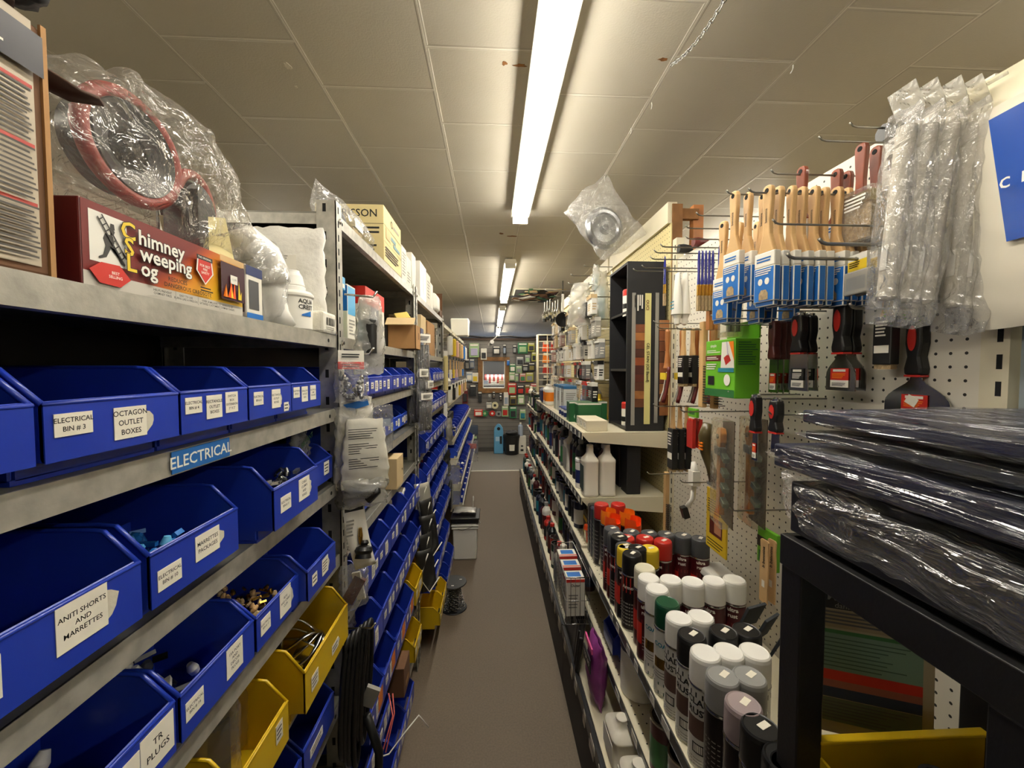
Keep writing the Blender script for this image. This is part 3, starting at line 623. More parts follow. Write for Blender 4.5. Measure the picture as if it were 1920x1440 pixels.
pr += [('+x', 't', .355, .085, .045, 'HELPS PREVENT\nCHIMNEY FIRES', INK, .01), ('+x', 't', .50, .085, .045, 'EASY TO USE\nBURNS LIKE A FIRELOG', INK), ('+x', 't', .67, .085, .045, 'OVER 30 MILLION\nSATISFIED CUSTOMERS', INK), ('+x', 't', .82, .085, .045, 'INVENTED BY\nCHIMNEY SWEEPS', INK)] + [('+x', 'r', u_, .085, .003, .13, PGREY) for u_ in (.43, .58, .75)]
pr += [('+x', 'r', .875, .55, .22, .64, mat('fire picture', '3a1420', .5)), ('+x', 'r', .87, .93, .22, .1, WOODL)]
rg = random.Random(9)
for k in range(12):
    a = .79 + .17 * rg.random(); hh = rg.uniform(.1, .36); pr.append(('+x', 'p', 0, 0, [(a - .012, .27), (a + .012, .27), (a + rg.uniform(-.02, .02), .27 + hh)], rg.choice([ORANGE2, YELC, ORANGE])))
pr += [('+x', 'r', .87, .60, .065, .15, PAPER), ('+x', 't', .87, .60, .06, '11.99', PGREY)]
prints(fp, (CD, CW, CH), pr); fp.build('printed_front', cs)
# ---- small blue and white box behind it
carton('filter_carton', 'small white and blue carton standing past the chimney log box', 'box', (FX - .035, .685, TS), (.06, .045, .085), BOXW, [('+x', 'r', .5, .9, 1, .18, BOXB), ('+x', 'r', .45, .45, .6, .55, GREYD), ('+x', 'r', .5, .05, 1, .1, BOXBL), ('-y', 'r', .5, .5, .9, .8, GREYD)])
# ---- bagged flange over the log box
bg = thing('bagged_flange', 'big clear crinkled bag holding a red-rimmed black ring, over the log box', 'bagged fitting', (FX - .12, .60, TS + CH + .004))
q = MB(); q.tube([(.045, -.05 + .068 * cos(a), .112 + .062 * sin(a)) for a in [2 * pi * k / 40 for k in range(40)]], .0085, mat('red rubber', '8c2b24', .5), 10, True); q.build('red_rim', bg)
q = MB(); q.lathe([(.0, -.02), (.03, -.022), (.034, .0), (.07, .012), (.076, .0), (.07, -.03), (.0, -.035)], BLACK, (.04, -.05, .112), 'x', 40, sq=(.85, .78)); q.box((.05, .03, .05), (.05, .02, .09), BLACK); q.build('black_core', bg)
q = MB(); q.tube([(.02, .09 + .04 * cos(a), .085 + .06 * sin(a)) for a in [2 * pi * k / 40 for k in range(40)]], .008, mat('dull red rubber', '8d4038', .5), 10, True); q.lathe([(.0, 0), (.05, .0), (.06, -.03), (.0, -.03)], BLACK, (.03, .09, .085), 'x', 30, sq=(.75, .9)); q.build('second_ring', bg)
q = MB(); q.box((.04, .07, .035), (.06, .06, .07), mat('pale yellow foam', 'd8cb95', .7), Matrix.Rotation(.3, 3, 'X')); q.build('foam_block', bg)
q = MB(); 
def bagfn(a, b):
    an = 2 * pi * a; y = -.165 + .345 * b; top = .215 - .04 * max(0, (-y - .06)) / .1 - .20 * max(0, (y - .10) / .08) ** 1.6
    hz = max(top, .02) / 2; e = sin(pi * min(max(b * .96 + .02, 0), 1)) ** .4
    p = Vector((.075 * cos(an) * e + .03, y, hz + hz * sin(an) * (.4 + .6 * e)))
    p += noise.noise_vector(p * 14) * .012 + noise.noise_vector(p * 9 + Vector((3, 1, 2))) * (.03 * (1 - abs(noise.noise(p * 22))) ** 4) + noise.noise_vector(p * 42) * .005
    p.z = max(p.z, .002); return p
q.grid(bagfn, 90, 80, film('crinkled heavy polythene', (1, .985, .95), .12, 22, .11, 1.0, None, .07), True, True); q.build('bag_film', bg)
# ---- white fittings at the end of the top shelf
pt_ = thing('bagged_trap', 'white plastic drain fitting in clear film beside the filter cartridge', 'plumbing fitting', (FX - .05, .775, TS))
q = MB(); q.tube([(-.02, -.03, .13), (-.01, -.012, .145), (0, .012, .13), (.005, .03, .105), (.006, .035, .085)], [.03, .034, .036, .034, .034], WHITEG, 16); q.tube([(.006, .035, .085), (.01, .03, .07), (.012, .04, .03), (.012, .05, .004)], [.026, .022, .022, .03], WHITEG, 14); q.build('fitting', pt_)
flatbag(MB(), (0, .012, .085), .11, .168, .085, FILMT, 6, amp=.006).build('film_wrap', pt_)
ac = thing('water_filter', 'white AQUA CREST water filter cartridge standing near the first post', 'water filter', (FX - .045, .90, TS))
MB().lathe([(.033, 0), (.036, .004), (.037, .07), (.040, .073), (.040, .078), (.034, .084)], WHITE, seg=32).build('body', ac)
MB().lathe([(.024, .083), (.024, .094), (.021, .096), (.0225, .098), (.018, .118), (.013, .126), (.012, .130), (.0, .131)], WHITEG, seg=24).build('cap', ac)
q = MB()
def wrap_text(q, s, r, z, size, m, a0):
    vs, fs = _text_geo(s, .02, 'CENTER', 1.0)
    q.add([Vector((cos(a0 + p.x * size / r) * r, sin(a0 + p.x * size / r) * r, z + p.y * size)) for p in vs], fs, m)
wrap_text(q, 'AQUA\nCREST', .0376, .055, .0125, INK, -.42)
q.grid(lambda a, b: Vector((cos(-.72 + .62 * a) * .0375, sin(-.72 + .62 * a) * .0375, .030 + .012 * b * (.3 + .7 * a))), 8, 2, BOXBL); q.build('lettering', ac)
env = thing('padded_envelope', 'white padded envelope standing behind the filter at the first post', 'envelope', (-.475, .975, TS))
q = MB(); flatbag(q, (0, 0, .125), .165, .245, .05, mat('white crinkled mailer', 'e2dfd6', .4, 0, .5, 70), 9, u=X, n=Y, amp=.006, nu=24); q.build('mailer', env)
q = MB(); q.rect((-.01, -.0345, .12), X, ZZ, .085, .11, PAPER); q.lines((-.012, -.0352, .165), X, ZZ, .06, .02, 4, PGREY); q.rect((.015, -.0352, .09), X, ZZ, .022, .035, GREYD); q.build('address_label', env)
sm = thing('barcode_packet', 'small white packet with a barcode lying beside the first post', 'packet', (FX - .022, .975, TS))
MB().box((0, 0, .025), (.05, .075, .05), EMB).build('packet', sm, .006)
q = MB(); rg = random.Random(2); [q.rect((.0256, -.022 + .0035 * k, .028), Y, ZZ, .0018 * rg.uniform(.5, 1.3), .018, INK) for k in range(14)]; q.lines((.0256, 0, .012), Y, ZZ, .05, .008, 2, PGREY); q.build('barcode', sm)
MB().box((.005, 0, .004), (.045, .07, .008), FILMT).build('clear_tray', sm)
# ---- second rack: shelf of boxes at the top-shelf height
def bottle(name, label, cat, c, r, h, mb, mc, prt=None, sq=(1, 1), group=None, neck=.35, capr=.4, label_m=None, shoulder=.72):
    t = thing(name, label, cat, c, 0, group)
    q = MB(); q.lathe([(r * .94, 0), (r, h * .02), (r, h * shoulder), (r * .92, h * (shoulder + .05)), (r * neck, h * .88), (r * neck, h * .9)], mb, seg=16, sq=sq); q.build('body', t)
    q = MB(); q.lathe([(r * capr, h * .9), (r * capr, h * .985), (r * capr * .9, h)], mc, seg=14); q.build('cap', t)
    if label_m: q = MB(); q.lathe([(r * 1.006, h * .18), (r * 1.006, h * .62)], label_m, seg=16, sq=sq); q.build('label_band', t)
    return t
S2 = L1[0] + .0008; SY = FX - .006
carton('grille_pack', 'narrow white pack with a pale strip, hard by the first slotted post', 'box', (SY - .03, 1.095, S2), (.03, .045, .13), BOXW, [('+x', 'r', .4, .45, .35, .8, mat('lilac print', 'b9b0c0', .5)), ('+x', 'l', .4, .9, .7, .15, 3, INK)])
carton('lime_pack', 'lime green pouch between white boxes on the second rack shelf', 'pouch', (SY - .06, 1.15, S2), (.02, .05, .10), LIME, [('+x', 'r', .5, .8, .8, .3, YELC)])
carton('dispenser_box', 'blue and white carton standing above the hanging bag with the black tube', 'box', (SY - .08, 1.235, S2), (.1, .07, .165), BOXW, [('+x', 'r', .5, .72, .9, .5, BOXLB), ('-y', 'r', .5, .75, 1, .45, BOXBL), ('+x', 'l', .5, .25, .7, .3, 5, PGREY), ('-y', 'l', .5, .3, .7, .3, 5, PGREY)])
carton('blue_wrapped_roll', 'crumpled light blue pack on top of the narrow white pack', 'pack', (SY - .035, 1.10, S2 + .131), (.05, .06, .035), BOXLB, [('+x', 'r', .5, .3, .8, .3, PAPER)])
carton('heater_box', 'red topped grey carton at the back of the second rack shelf', 'box', (SY - .15, 1.52, S2), (.22, .24, .20), BOXW, [('+x', 'r', .5, .85, 1, .3, REDC), ('-y', 'r', .5, .85, 1, .3, REDC), ('-y', 'l', .5, .35, .8, .4, 6, PGREY), ('-y', 't', .5, .85, .14, 'comfort', DKRED), ('+x', 'r', .5, .4, .7, .5, PGREY)])
carton('navy_carton', 'tall navy blue carton with white print on the second rack shelf', 'box', (SY - .03, 1.40, S2), (.045, .085, .125), BOXB, [('+x', 'r', .5, .84, .25, .1, PAPER), ('+x', 'r', .5, .55, .7, .02, PAPER), ('+x', 'r', .5, .28, .7, .02, PAPER), ('+x', 'l', .5, .41, .7, .16, 4, BOXLB), ('+x', 'l', .5, .14, .7, .18, 4, BOXLB), ('-y', 'l', .5, .4, .7, .5, 8, BOXLB)])
carton('clear_clamshell', 'clear packed grey fitting beside the navy carton', 'fitting', (SY - .04, 1.50, S2), (.04, .06, .11), mat('grey clear pack', 'a7a6a0', .2), [('+x', 'l', .5, .5, .7, .5, 6, PAPER)])
bottle('silicone_bottle', 'white bottle at the back of the second rack shelf', 'bottle', (SY - .10, 1.66, S2), .028, .17, WHITE, WHITE, label_m=PAPER)
ob = thing('open_cardboard_box', 'small open cardboard box overhanging the second rack shelf by the post', 'cardboard box', (SY + .005, 1.80, S2))
q = MB(); w_, d_, h_ = .12, .11, .105
for a_, b_ in [((-w_ / 2, -d_ / 2, 0), (w_ / 2, -d_ / 2 + .003, h_)), ((-w_ / 2, d_ / 2 - .003, 0), (w_ / 2, d_ / 2, h_)), ((w_ / 2 - .003, -d_ / 2, 0), (w_ / 2, d_ / 2, h_)), ((-w_ / 2, -d_ / 2, 0), (-w_ / 2 + .003, d_ / 2, h_)), ((-w_ / 2, -d_ / 2, 0), (w_ / 2, d_ / 2, .003))]: q.bx(a_, b_, CARD)
q.build('box_walls', ob)
MB().rect((w_ / 2 + .0005, .012, .06), Y, ZZ, .03, .03, mat('cardboard mark', '7d5a34', .8)).build('stamp', ob)
MB().box((0, -d_ / 2 - .02, h_ + .012), (w_, .05, .003), CARDL, Matrix.Rotation(.7, 3, 'X')).build('flap', ob)
tag(MB().box((0, 0, 0), (.06, .075, .035), mat('yellow sponge', 'd6bb62', .9, 0, .4, 200), Matrix.Rotation(.5, 3, 'X') @ Matrix.Rotation(.4, 3, 'Z')).build('sponge', bevel=.004, loc=(SY + .0, 1.79, S2 + .135)), 'yellow sponge poking out of the open cardboard box', 'sponge')
# ---- top of the racks
T2 = CZ + .3858
carton('herisson_box', 'cream HERISSON carton on top of the second rack', 'carton', (FX - .12, 1.61, T2), (.24, .27, .198), mat('cream carton', 'd6c48d', .6, 0, .02, 60, .08, 8), [('-y', 'r', .5, .66, 1, .008, INK), ('-y', 't', .55, .84, .19, 'HÉRISSON', INK, .01), ('-y', 'l', .5, .35, .9, .55, 7, INK), ('+x', 'r', .5, .66, 1, .008, INK), ('+x', 't', .42, .82, .2, 'O', INK, .01), ('+x', 'r', .68, .82, .35, .05, PGREY), ('+x', 'r', .5, .36, 1, .006, INK), ('+x', 'r', .4, .55, .5, .07, mat('teal grey print', '6f8f93', .6)), ('+x', 'r', .7, .46, .4, .07, mat('teal grey print', '6f8f93', .6)), ('+x', 'r', .22, .55, .25, .2, CARDL), ('+x', 'l', .5, .2, .9, .2, 4, INK)])
q = MB(); flatbag(q, (0, 0, .045), .42, .085, .10, FILM, 12, amp=.012, nu=34, nv=14); t = thing('bagged_hose', 'long clear bag of fittings lying along the front edge of the second rack top', 'bagged fitting', (FX - .06, 1.27, T2 + .004)); q.build('bag_film', t)
q = MB(); q.tube([(.02 * sin(k * .8), -.17 + k * .034, .035 + .012 * cos(k)) for k in range(11)], .014, GREY, 8); q.box((0, .06, .035), (.03, .09, .03), CARDL); q.box((.045, -.02, .04), (.002, .07, .03), PAPER); q.build('contents', t)
for i, (y, w, h, d, m, l, pr_) in enumerate([(1.80, .09, .15, .2, BOXW, 'grey white carton past the cream carton on the rack top', [('+x', 'l', .5, .5, .8, .7, 8, PGREY)]), (1.90, .10, .13, .2, BOXW, 'second grey white carton past the cream carton on the rack top', [('+x', 'r', .5, .5, .02, .95, PGREY), ('+x', 'l', .5, .3, .8, .4, 4, PGREY)]), (2.02, .1, .18, .22, BOXW, 'tall white carton with a dark stripe over the second post', [('-y', 'r', .8, .4, .2, .75, BOXB), ('-y', 'l', .5, .85, .7, .2, 3, INK)]),
    (2.25, .20, .20, .14, WHITE, 'white framed picture pack on the third rack top', [('+x', 'r', .5, .45, .7, .7, mat('olive picture print', '8c8a5c', .3)), ('+x', 'p', 0, 0, [(.3, .3), (.5, .75), (.7, .5), (.55, .15)], PAPER)]), (2.47, .14, .19, .2, BOXW, 'white carton between picture pack and rounded tank on the third rack', [('+x', 'l', .5, .5, .7, .6, 6, PGREY)]), (2.62, .10, .16, .2, PAPER, 'slim white carton beside the rounded tank on the third rack', [])]):
    carton('carton', l, 'carton', (FX - d / 2 - .004, y + w / 2 - .02, T2), (d, w, h), m, pr_)
tk = MB(); tk.box((0, 0, .065), (.13, .19, .13), WHITE); tag(tk.build('white_tank', bevel=.035, seg=4, loc=(FX - .05, 2.84, T2)), 'rounded white plastic tank on the third rack top', 'tank')
ob2 = thing('open_carton', 'open brown carton holding a white globe at the far end of the racks', 'cardboard box', (FX - .10, 3.08, T2))
q = MB(); w_, d_, h_ = .2, .17, .12
for a_, b_ in [((-w_ / 2, -d_ / 2, 0), (w_ / 2, -d_ / 2 + .004, h_)), ((-w_ / 2, d_ / 2 - .004, 0), (w_ / 2, d_ / 2, h_ * 1.6)), ((w_ / 2 - .004, -d_ / 2, 0), (w_ / 2, d_ / 2, h_ * .45)), ((-w_ / 2, -d_ / 2, 0), (-w_ / 2 + .004, d_ / 2, h_)), ((-w_ / 2, -d_ / 2, 0), (w_ / 2, d_ / 2, .004))]: q.bx(a_, b_, mat('dark cardboard', '6b4a31', .85))
q.build('box_walls', ob2)
tag(MB().lathe([(0.001, -.05)] + [(.05 * sin(a), -.05 * cos(a)) for a in [pi * k / 12 for k in range(1, 12)]] + [(.001, .05)], WHITE, seg=20).build('globe_shade', loc=(FX - .08, 3.07, T2 + .056)), 'white globe shade in the open brown carton', 'lamp shade')
# third rack mid shelf
carton('brown_carton', 'tall brown carton at the front of the third rack shelf', 'carton', (FX - .03, 2.62, S2), (.05, .30, .21), CARD, [('-y', 'r', .5, .5, .9, .9, mat('carton side', '7a5a3a', .8))])
carton('open_tan_carton', 'pale tan carton behind the tall brown one on the third rack', 'carton', (FX - .10, 2.36, S2), (.18, .16, .22), CARDL, [('-y', 'r', .25, .5, .4, .9, CARD)])
for i in range(2): carton('navy_box', ['navy blue box low on the third rack shelf beside the tan carton', 'smaller navy blue box just past the second post'][i], 'box', (FX - .025, 2.27 - .10 * i, S2), (.045, .085, .14 - .03 * i), BOXB, [('+x', 'l', .5, .5, .7, .6, 6, BOXLB)])
carton('beige_junction_box', 'beige upright box on the third bin shelf of the second rack', 'box', (FX - .03, 1.60, L1[3] + .0008), (.1, .11, .12), CARDL, [('+x', 'r', .8, .5, .1, .06, INK), ('-y', 'r', .5, .5, .06, .9, CARD)])
carton('brown_box', 'brown cardboard box on the low shelf of the second rack', 'cardboard box', (FX + .0, 1.50, L1[7] + .0008), (.12, .10, .11), mat('dark cardboard', '6b4a31', .85), [('+x', 'r', .5, .3, .5, .2, CARD)])
# small lower-left clear packets inside the yellow bins
for i, (y, l) in enumerate([(.60, 'clear clamshell packet standing in the near yellow bin'), (.66, 'second clear clamshell packet in the near yellow bin')]):
    t = thing('clamshell_packet', l, 'packet', (FX - .03 - .02 * i, y, L1[4] + .008)); q = MB(); flatbag(q, (0, 0, .075), .07, .15, .03, FILMK, 20 + i, u=Vector((.5, .86, 0)), n=Vector((.86, -.5, 0)), amp=.004); q.build('blister', t); MB().box((-.006, 0, .06), (.004, .05, .09), GREYD, Matrix.Rotation(-.5, 3, 'Z')).build('backing_card', t)
t = thing('steel_coil', 'shiny coiled strap lying in the large yellow bin', 'strap', (FX - .03, .86, L1[4] + .012))
q = MB()
for k in range(4): q.tube([(.045 * cos(a) * (1 - .07 * k), .05 * sin(a) * (1 - .07 * k), .035 + .012 * k + .014 * sin(a * 2 + k)) for a in [2 * pi * j / 24 for j in range(24)]], .007, STEEL, 6, True, flat=.4)
q.build('coil', t); MB().box((.02, -.03, .05), (.03, .004, .05), STEEL, Matrix.Rotation(.5, 3, 'Y')).build('buckle', t)
t = thing('clear_bag', 'crumpled clear bag with green print sticking out of the post-side bin', 'bag', (FX - .055, .935, L1[2] + .05)); flatbag(MB(), (0, 0, .045), .08, .10, .03, FILMH, 31, amp=.009, pinch=.3).build('bag_film', t); MB().text('BRYANT', (.017, 0, .07), (0, 1, .35), (0, -.35, 1), .016, GREEN, .02).build('lettering', t)
t = thing('bin_of_wires', 'grey wire and packets lying in the cut-off third shelf bin', 'wire', (FX - .1, .24, L1[3] + .03)); MB().tube([(.0 + .05 * sin(k * .6), -.06 + .012 * k, .05 + .02 * cos(k)) for k in range(11)], .006, GREY, 8).build('wire', t)
# ------------------------------------------------------------ goods hanging from the rack posts
def peg(label, a, b, r=.003, m=CHROME, tip=.012):
    a, b = Vector(a), Vector(b); d = (b - a).normalized()
    return tag(MB().tube([a, b, b + d * tip * .5 + ZZ * tip * .6, b + d * tip + ZZ * tip * 1.4], r, m, 8).build('wire_hook'), label, 'hook')
PX = FX + .006
peg('long steel rod holding the red-headed bag on the first post', (PX, 1.035, Z(-.035)), (PX + .07, 1.03, Z(-.035)))
peg('steel rod above the printed white bags on the first post', (PX, 1.03, Z(.17)), (PX + .07, 1.02, Z(.165)))
peg('thin rod for the bag with the black tube', (PX, 1.06, Z(-.19)), (PX + .06, 1.10, Z(-.19)))
UU = Vector((.80, .60, 0)); NN = Vector((.60, -.80, 0))    # hanging bags face back up the aisle
t = thing('tube_bag', 'clear bag with a black tube hanging above the first row of bins', 'bagged fitting', (PX + .045, 1.12, Z(-.19)))
flatbag(MB(), (0, 0, -.10), .085, .215, .035, FILMH, 41, u=UU, n=NN, amp=.009, pinch=.35).build('bag_film', t)
MB().lathe([(.02, -.15), (.021, -.06), (.016, -.055)], BLACK, seg=14).build('black_tube', t); MB().box((-.01, -.01, -.045), (.02, .004, .04), PAPER).build('paper_tag', t)
t = thing('red_header_bag', 'clear bag of small metal parts with a red and white header card', 'bagged hardware', (PX + .035, 1.0, Z(-.04)))
MB().box((0, 0, -.012), (.062, .003, .03), PAPER, Matrix.Rotation(.64, 3, 'Z')).build('header_card', t); h_ = MB().box((0, -.001, -.034), (.062, .004, .018), REDC, Matrix.Rotation(.64, 3, 'Z')); h_.build('red_band', t)
q = MB(); q.lines((.002, -.004, -.010), UU, ZZ, .045, .012, 2, INK); q.lines((.003, -.005, -.034), UU, ZZ, .045, .01, 2, DKRED); q.build('print', t)
flatbag(MB(), (0, 0, -.075), .078, .10, .035, FILM, 42, u=UU, n=NN, amp=.009).build('bag_film', t)
q = MB(); rg = random.Random(5)
for k in range(26): q.lathe([(.004, -.006), (.006, 0), (.003, .007)], rg.choice([STEEL, FOILG, GREY]), (rg.uniform(-.026, .026), rg.uniform(-.012, .012), -.112 + .05 * rg.random()), Matrix.Rotation(rg.uniform(0, 3), 3, 'X'), 7)
s_ = q.build('metal_parts', t); s_['kind'] = 'stuff'
t = thing('blue_logo_bag', 'white-headed bag with a blue logo below the red-headed bag', 'bagged fitting', (PX + .035, 1.02, Z(.07)))
MB().box((0, 0, -.04), (.075, .003, .085), PAPER, Matrix.Rotation(.64, 3, 'Z') @ Matrix.Rotation(.15, 3, 'Y')).build('header_card', t)
q = MB(); q.prism([(-.03, .002), (.03, .014), (.034, -.002), (-.012, -.014)], (.004, -.006, -.022), UU, ZZ, NN * .0006, BOXBL); q.lines((.002, -.006, -.06), UU, ZZ, .05, .02, 4, PGREY); q.build('print', t)
flatbag(MB(), (0, 0, -.10), .095, .15, .04, FILMH, 43, u=UU, n=NN, amp=.008).build('bag_film', t)
PRB = mat('printed white polybag', 'd9d5c6', .35, 0, .35, 30)
for i, (dx, dy, w, h, rot, l) in enumerate([(.02, .0, .115, .17, -.22, 'printed white polybag with dark fittings in front on the first post'), (-.02, .03, .10, .16, .10, 'printed white polybag with dark fittings behind the front one')]):
    t = thing('printed_bag', l, 'bagged fitting', (PX + .045 + dx, 1.0 + dy, Z(.125 + .02 * i)), rot)
    flatbag(MB(), (0, 0, -h * .5), w, h, .028, PRB, 44 + i, u=UU, n=NN, amp=.006, pinch=.25).build('printed_film', t)
    q = MB()
    for k in range(3): q.lines((NN * .0165 + Vector((-.004, 0, -.035 - .036 * k))), UU, ZZ, w * .62, .028, 5, INK, .3, k + i * 5)
    q.build('print', t)
    flatbag(MB(), (0, 0, -h - .01), w * .9, .075, .05, FILMH, 47 + i, u=UU, n=NN, amp=.008).build('clear_window', t)
    q = MB(); q.lathe([(.02, -.035), (.024, 0), (.018, .03)], BLACK, (-.012, .006, -h - .012), Matrix.Rotation(1.2, 3, 'X'), 12); q.tube([(.01, -.01, -h - .03), (.03, .0, -h - .01), (.02, .02, -h + .01)], .011, BLACK, 8); q.build('dark_fitting', t)
t = thing('green_strip_bag', 'clear bag with W-7 marking behind the printed polybags', 'bagged fitting', (PX + .07, 1.10, Z(.105)))
flatbag(MB(), (0, 0, -.06), .085, .13, .03, FILMT, 49, u=UU, n=NN, amp=.004).build('bag_film', t); MB().text('W-7,8', (.012, -.017, -.022), UU, ZZ, .014, GREYD).build('lettering', t); MB().box((0, 0, -.045), (.07, .002, .02), mat('pale blue card', '9aa6b8', .5), Matrix.Rotation(.64, 3, 'Z')).build('blue_card', t)
t = thing('carded_stopper', 'curved white card holding a black rubber stopper on the first post', 'carded fitting', (PX + .035, 1.0, Z(.34)))
q = MB(); q.grid(lambda a, b: UU * ((a - .5) * .052) + NN * (.014 * sin(b * 2.2)) + Vector((0, 0, -.16 * b)) + UU * (.025 * b * b), 4, 12, PAPER); q.build('card', t, solid=.0012)
q = MB(); q.rect(NN * .004 + Vector((0, 0, -.012)), UU, ZZ, .045, .012, INK); q.lines(NN * .013 - UU * .012 + Vector((0, 0, -.07)), UU, ZZ, .02, .08, 9, PGREY); q.build('print', t)
MB().lathe([(.008, -.012), (.011, -.006), (.008, 0), (.018, .004), (.022, .012), (.018, .02), (.02, .03)], BLACK, NN * .02 + UU * .018 + Vector((0, 0, -.10)), Matrix.Rotation(2.8, 3, 'X'), 14).build('stopper', t); MB().lathe([(.004, -.02), (.006, 0), (.004, .02)], BRASS, NN * .018 + UU * .01 + Vector((0, 0, -.075)), 'z', 8).build('brass_stem', t)
t = thing('clear_cup_bag', 'clear bag of small coloured packets at knee height on the first post', 'bagged fitting', (PX + .03, 1.01, Z(.50)))
flatbag(MB(), (0, 0, -.05), .07, .12, .045, FILM, 52, u=UU, n=NN, amp=.006).build('bag_film', t); q = MB(); q.box((0, 0, -.06), (.03, .01, .07), DKRED, Matrix.Rotation(.5, 3, 'Y')); q.box((.012, 0, -.05), (.02, .008, .07), PAPER, Matrix.Rotation(-.2, 3, 'Y')); q.build('contents', t)
# black cable coil
cb = thing('cable_coil', 'coiled thick black cable hanging low on the first post', 'cable', (PX + .035, .985, Z(.645)))
for k in range(6):
    w, L = .030 + .004 * (k % 3), .30 + .02 * (k % 4); y = -.03 + .012 * k
    pts = [(w * .3 * sin(a * 1) + .006 * k - .01, y + w * cos(a), -L / 2 + L / 2 * sin(a)) for a in [2 * pi * j / 28 for j in range(28)]]
    MB().tube(pts, .0062, BLACK, 8, True).build('loop', cb)
MB().tube([(-.03, .0, .0), (.045, 0, .0), (.055, 0, .012)], .003, CHROME).build('hanging_hook', cb)
MB().box((.03, .03, -.20), (.035, .012, .05), PGREY, Matrix.Rotation(.4, 3, 'Y')).build('paper_tag', cb)
MB().tube([(.02, .03, -.25), (.05, .03, -.35), (.05, .02, -.46), (.03, .0, -.6)], .011, BLACK, 10).build('plug_lead', cb)
# bag and lead lower
t = thing('wire_bundle', 'pink and white loose wires sticking out of a low blue bin', 'wires', (FX + .07, 1.22, L1[7] + .05))
for k, (pp, m) in enumerate([([(-.02, .05, .12), (0, .02, .07), (-.02, -.06, 0)], mat('pink wire', 'd9675f', .4)), ([(-.04, -.05, .0), (.0, -.03, -.005), (.04, .0, .03), (.08, .03, .06), (.11, .03, .02)], WHITE), ([(-.05, -.06, -.03), (-.02, -.08, -.06), (.02, -.08, -.07)], WHITE), ([(-.01, .06, .11), (.0, .04, .06), (-.01, -.03, .0)], mat('pink wire', 'd9675f', .4))]): MB().tube(pp, .0022, m, 6).build('wire', t)
# long black weatherstrip bags at the second post
BKB = mat('black rubber strip', '22211f', .45, 0, .1, 40); LABW = PAPER
def strip_bag(label, c, w, h, seed, rz, kind):
    t = thing('strip_bag', label, 'bagged strip', c, rz, 'black bags hanging from the second post')
    flatbag(MB(), (0, 0, -h / 2), w, h, .03, FILM, seed, u=UU, n=NN, amp=.01, pinch=.2).build('bag_film', t)
    q = MB(); rg = random.Random(seed)
    for k in range(5): q.tube([UU * (w * (-.36 + .17 * k)) + NN * .004 * (k % 2) + Vector((0, 0, -h * .22)), UU * (w * (-.33 + .17 * k + .02 * rg.uniform(-1, 1))) + Vector((0, 0, -h * .6)), UU * (w * (-.3 + .16 * k)) + Vector((0, 0, -h * .93))], w * .085, BKB, 6)
    q.build('rubber_strip', t)
    q = MB(); q.grid(lambda a, b: UU * (w * (-.45 + .9 * a)) + NN * (.016 + .004 * sin(6 * a)) + Vector((0, 0, -h * (.02 + .16 * b))), 5, 3, LABW); q.lines(NN * .021 + Vector((0, 0, -h * .1)), UU, ZZ, w * .7, h * .09, 4, INK); q.build('header_card', t)
    return t
wh = ['topmost white-headed bag', 'second white-headed bag', 'middle bag of long strips', 'fourth bag of long strips', 'lowest bag of the upper cluster']
for i, (px, py, h, w, rz, y) in enumerate([(793, 625, .26, .075, .0, 2.02), (790, 690, .24, .085, .5, 1.98), (783, 715, .22, .09, -.2, 2.0), (797, 735, .20, .08, .2, 1.95), (802, 712, .22, .085, .7, 2.0)]):
    strip_bag(wh[i] + ' of black rubber on the second post', P(px, py, y=y), w, h, 60 + i, rz, 0)
wl_ = ['topmost open white-edged pouch', 'second pouch down', 'third pouch down', 'fourth pouch down', 'lowest pouch']
WBG = mat('silver white pouch', 'bdb9ac', .25, .3, .4, 30); WED = mat('white foam edging', 'dedacb', .6)
for i, (px, py, rz) in enumerate([(790, 905, .1), (797, 935, .3), (800, 965, .0), (795, 1000, .2), (793, 1030, -.1)]):
    t = thing('gasket_pouch', wl_[i] + ' of white and black gaskets on the second post', 'pouch', P(px, py, y=1.98 - .03 * i), rz, 'gasket pouches hanging low on the second post')
    MB().grid(lambda a, b: UU * ((a - .5) * .085 + .03 * b) + NN * (.012 * sin(3 * a + b)) + Vector((0, 0, -.20 * b)), 6, 8, WBG if i == 0 else BKB).build('pouch_sheet', t, solid=.002)
    MB().tube([UU * .02 + NN * .012 + Vector((0, 0, -.02)), UU * -.02 + NN * .012 + Vector((0, 0, -.13)), UU * .025 + NN * .014 + Vector((0, 0, -.205)), UU * .075 + NN * .014 + Vector((0, 0, -.15))], .005, WED, 6, flat=.5).build('white_edging', t)
t = thing('hose_bag', 'black curled hose in a glossy bag at the end of the third rack', 'bagged hose', P(845, 900, y=3.22))
for k in range(3): MB().tube([(.0, (.055 + .012 * k) * cos(a), -.12 + (.085 + .012 * k) * sin(a)) for a in [2 * pi * j / 24 for j in range(24)]], .012, BLACK, 8, True).build('hose_loop', t)
flatbag(MB(), (0, 0, -.02), .16, .36, .06, FILM, 77, u=X, n=Y, amp=.02).build('bag_film', t)
for i, (px, py, l) in enumerate([(842, 790, 'upper silvery foil pouch on the third rack end'), (838, 850, 'lower dark foil pouch on the third rack end')]):
    t = thing('foil_pouch', l, 'pouch', P(px, py, y=3.22)); flatbag(MB(), (0, 0, -.08), .06, .22, .03, mat('crumpled foil', '4b4a47', .2, .6, .6, 40) if i else mat('pale foil', 'b5b2a8', .25, .5, .6, 40), 80 + i, u=UU, n=NN, amp=.012).build('pouch', t)
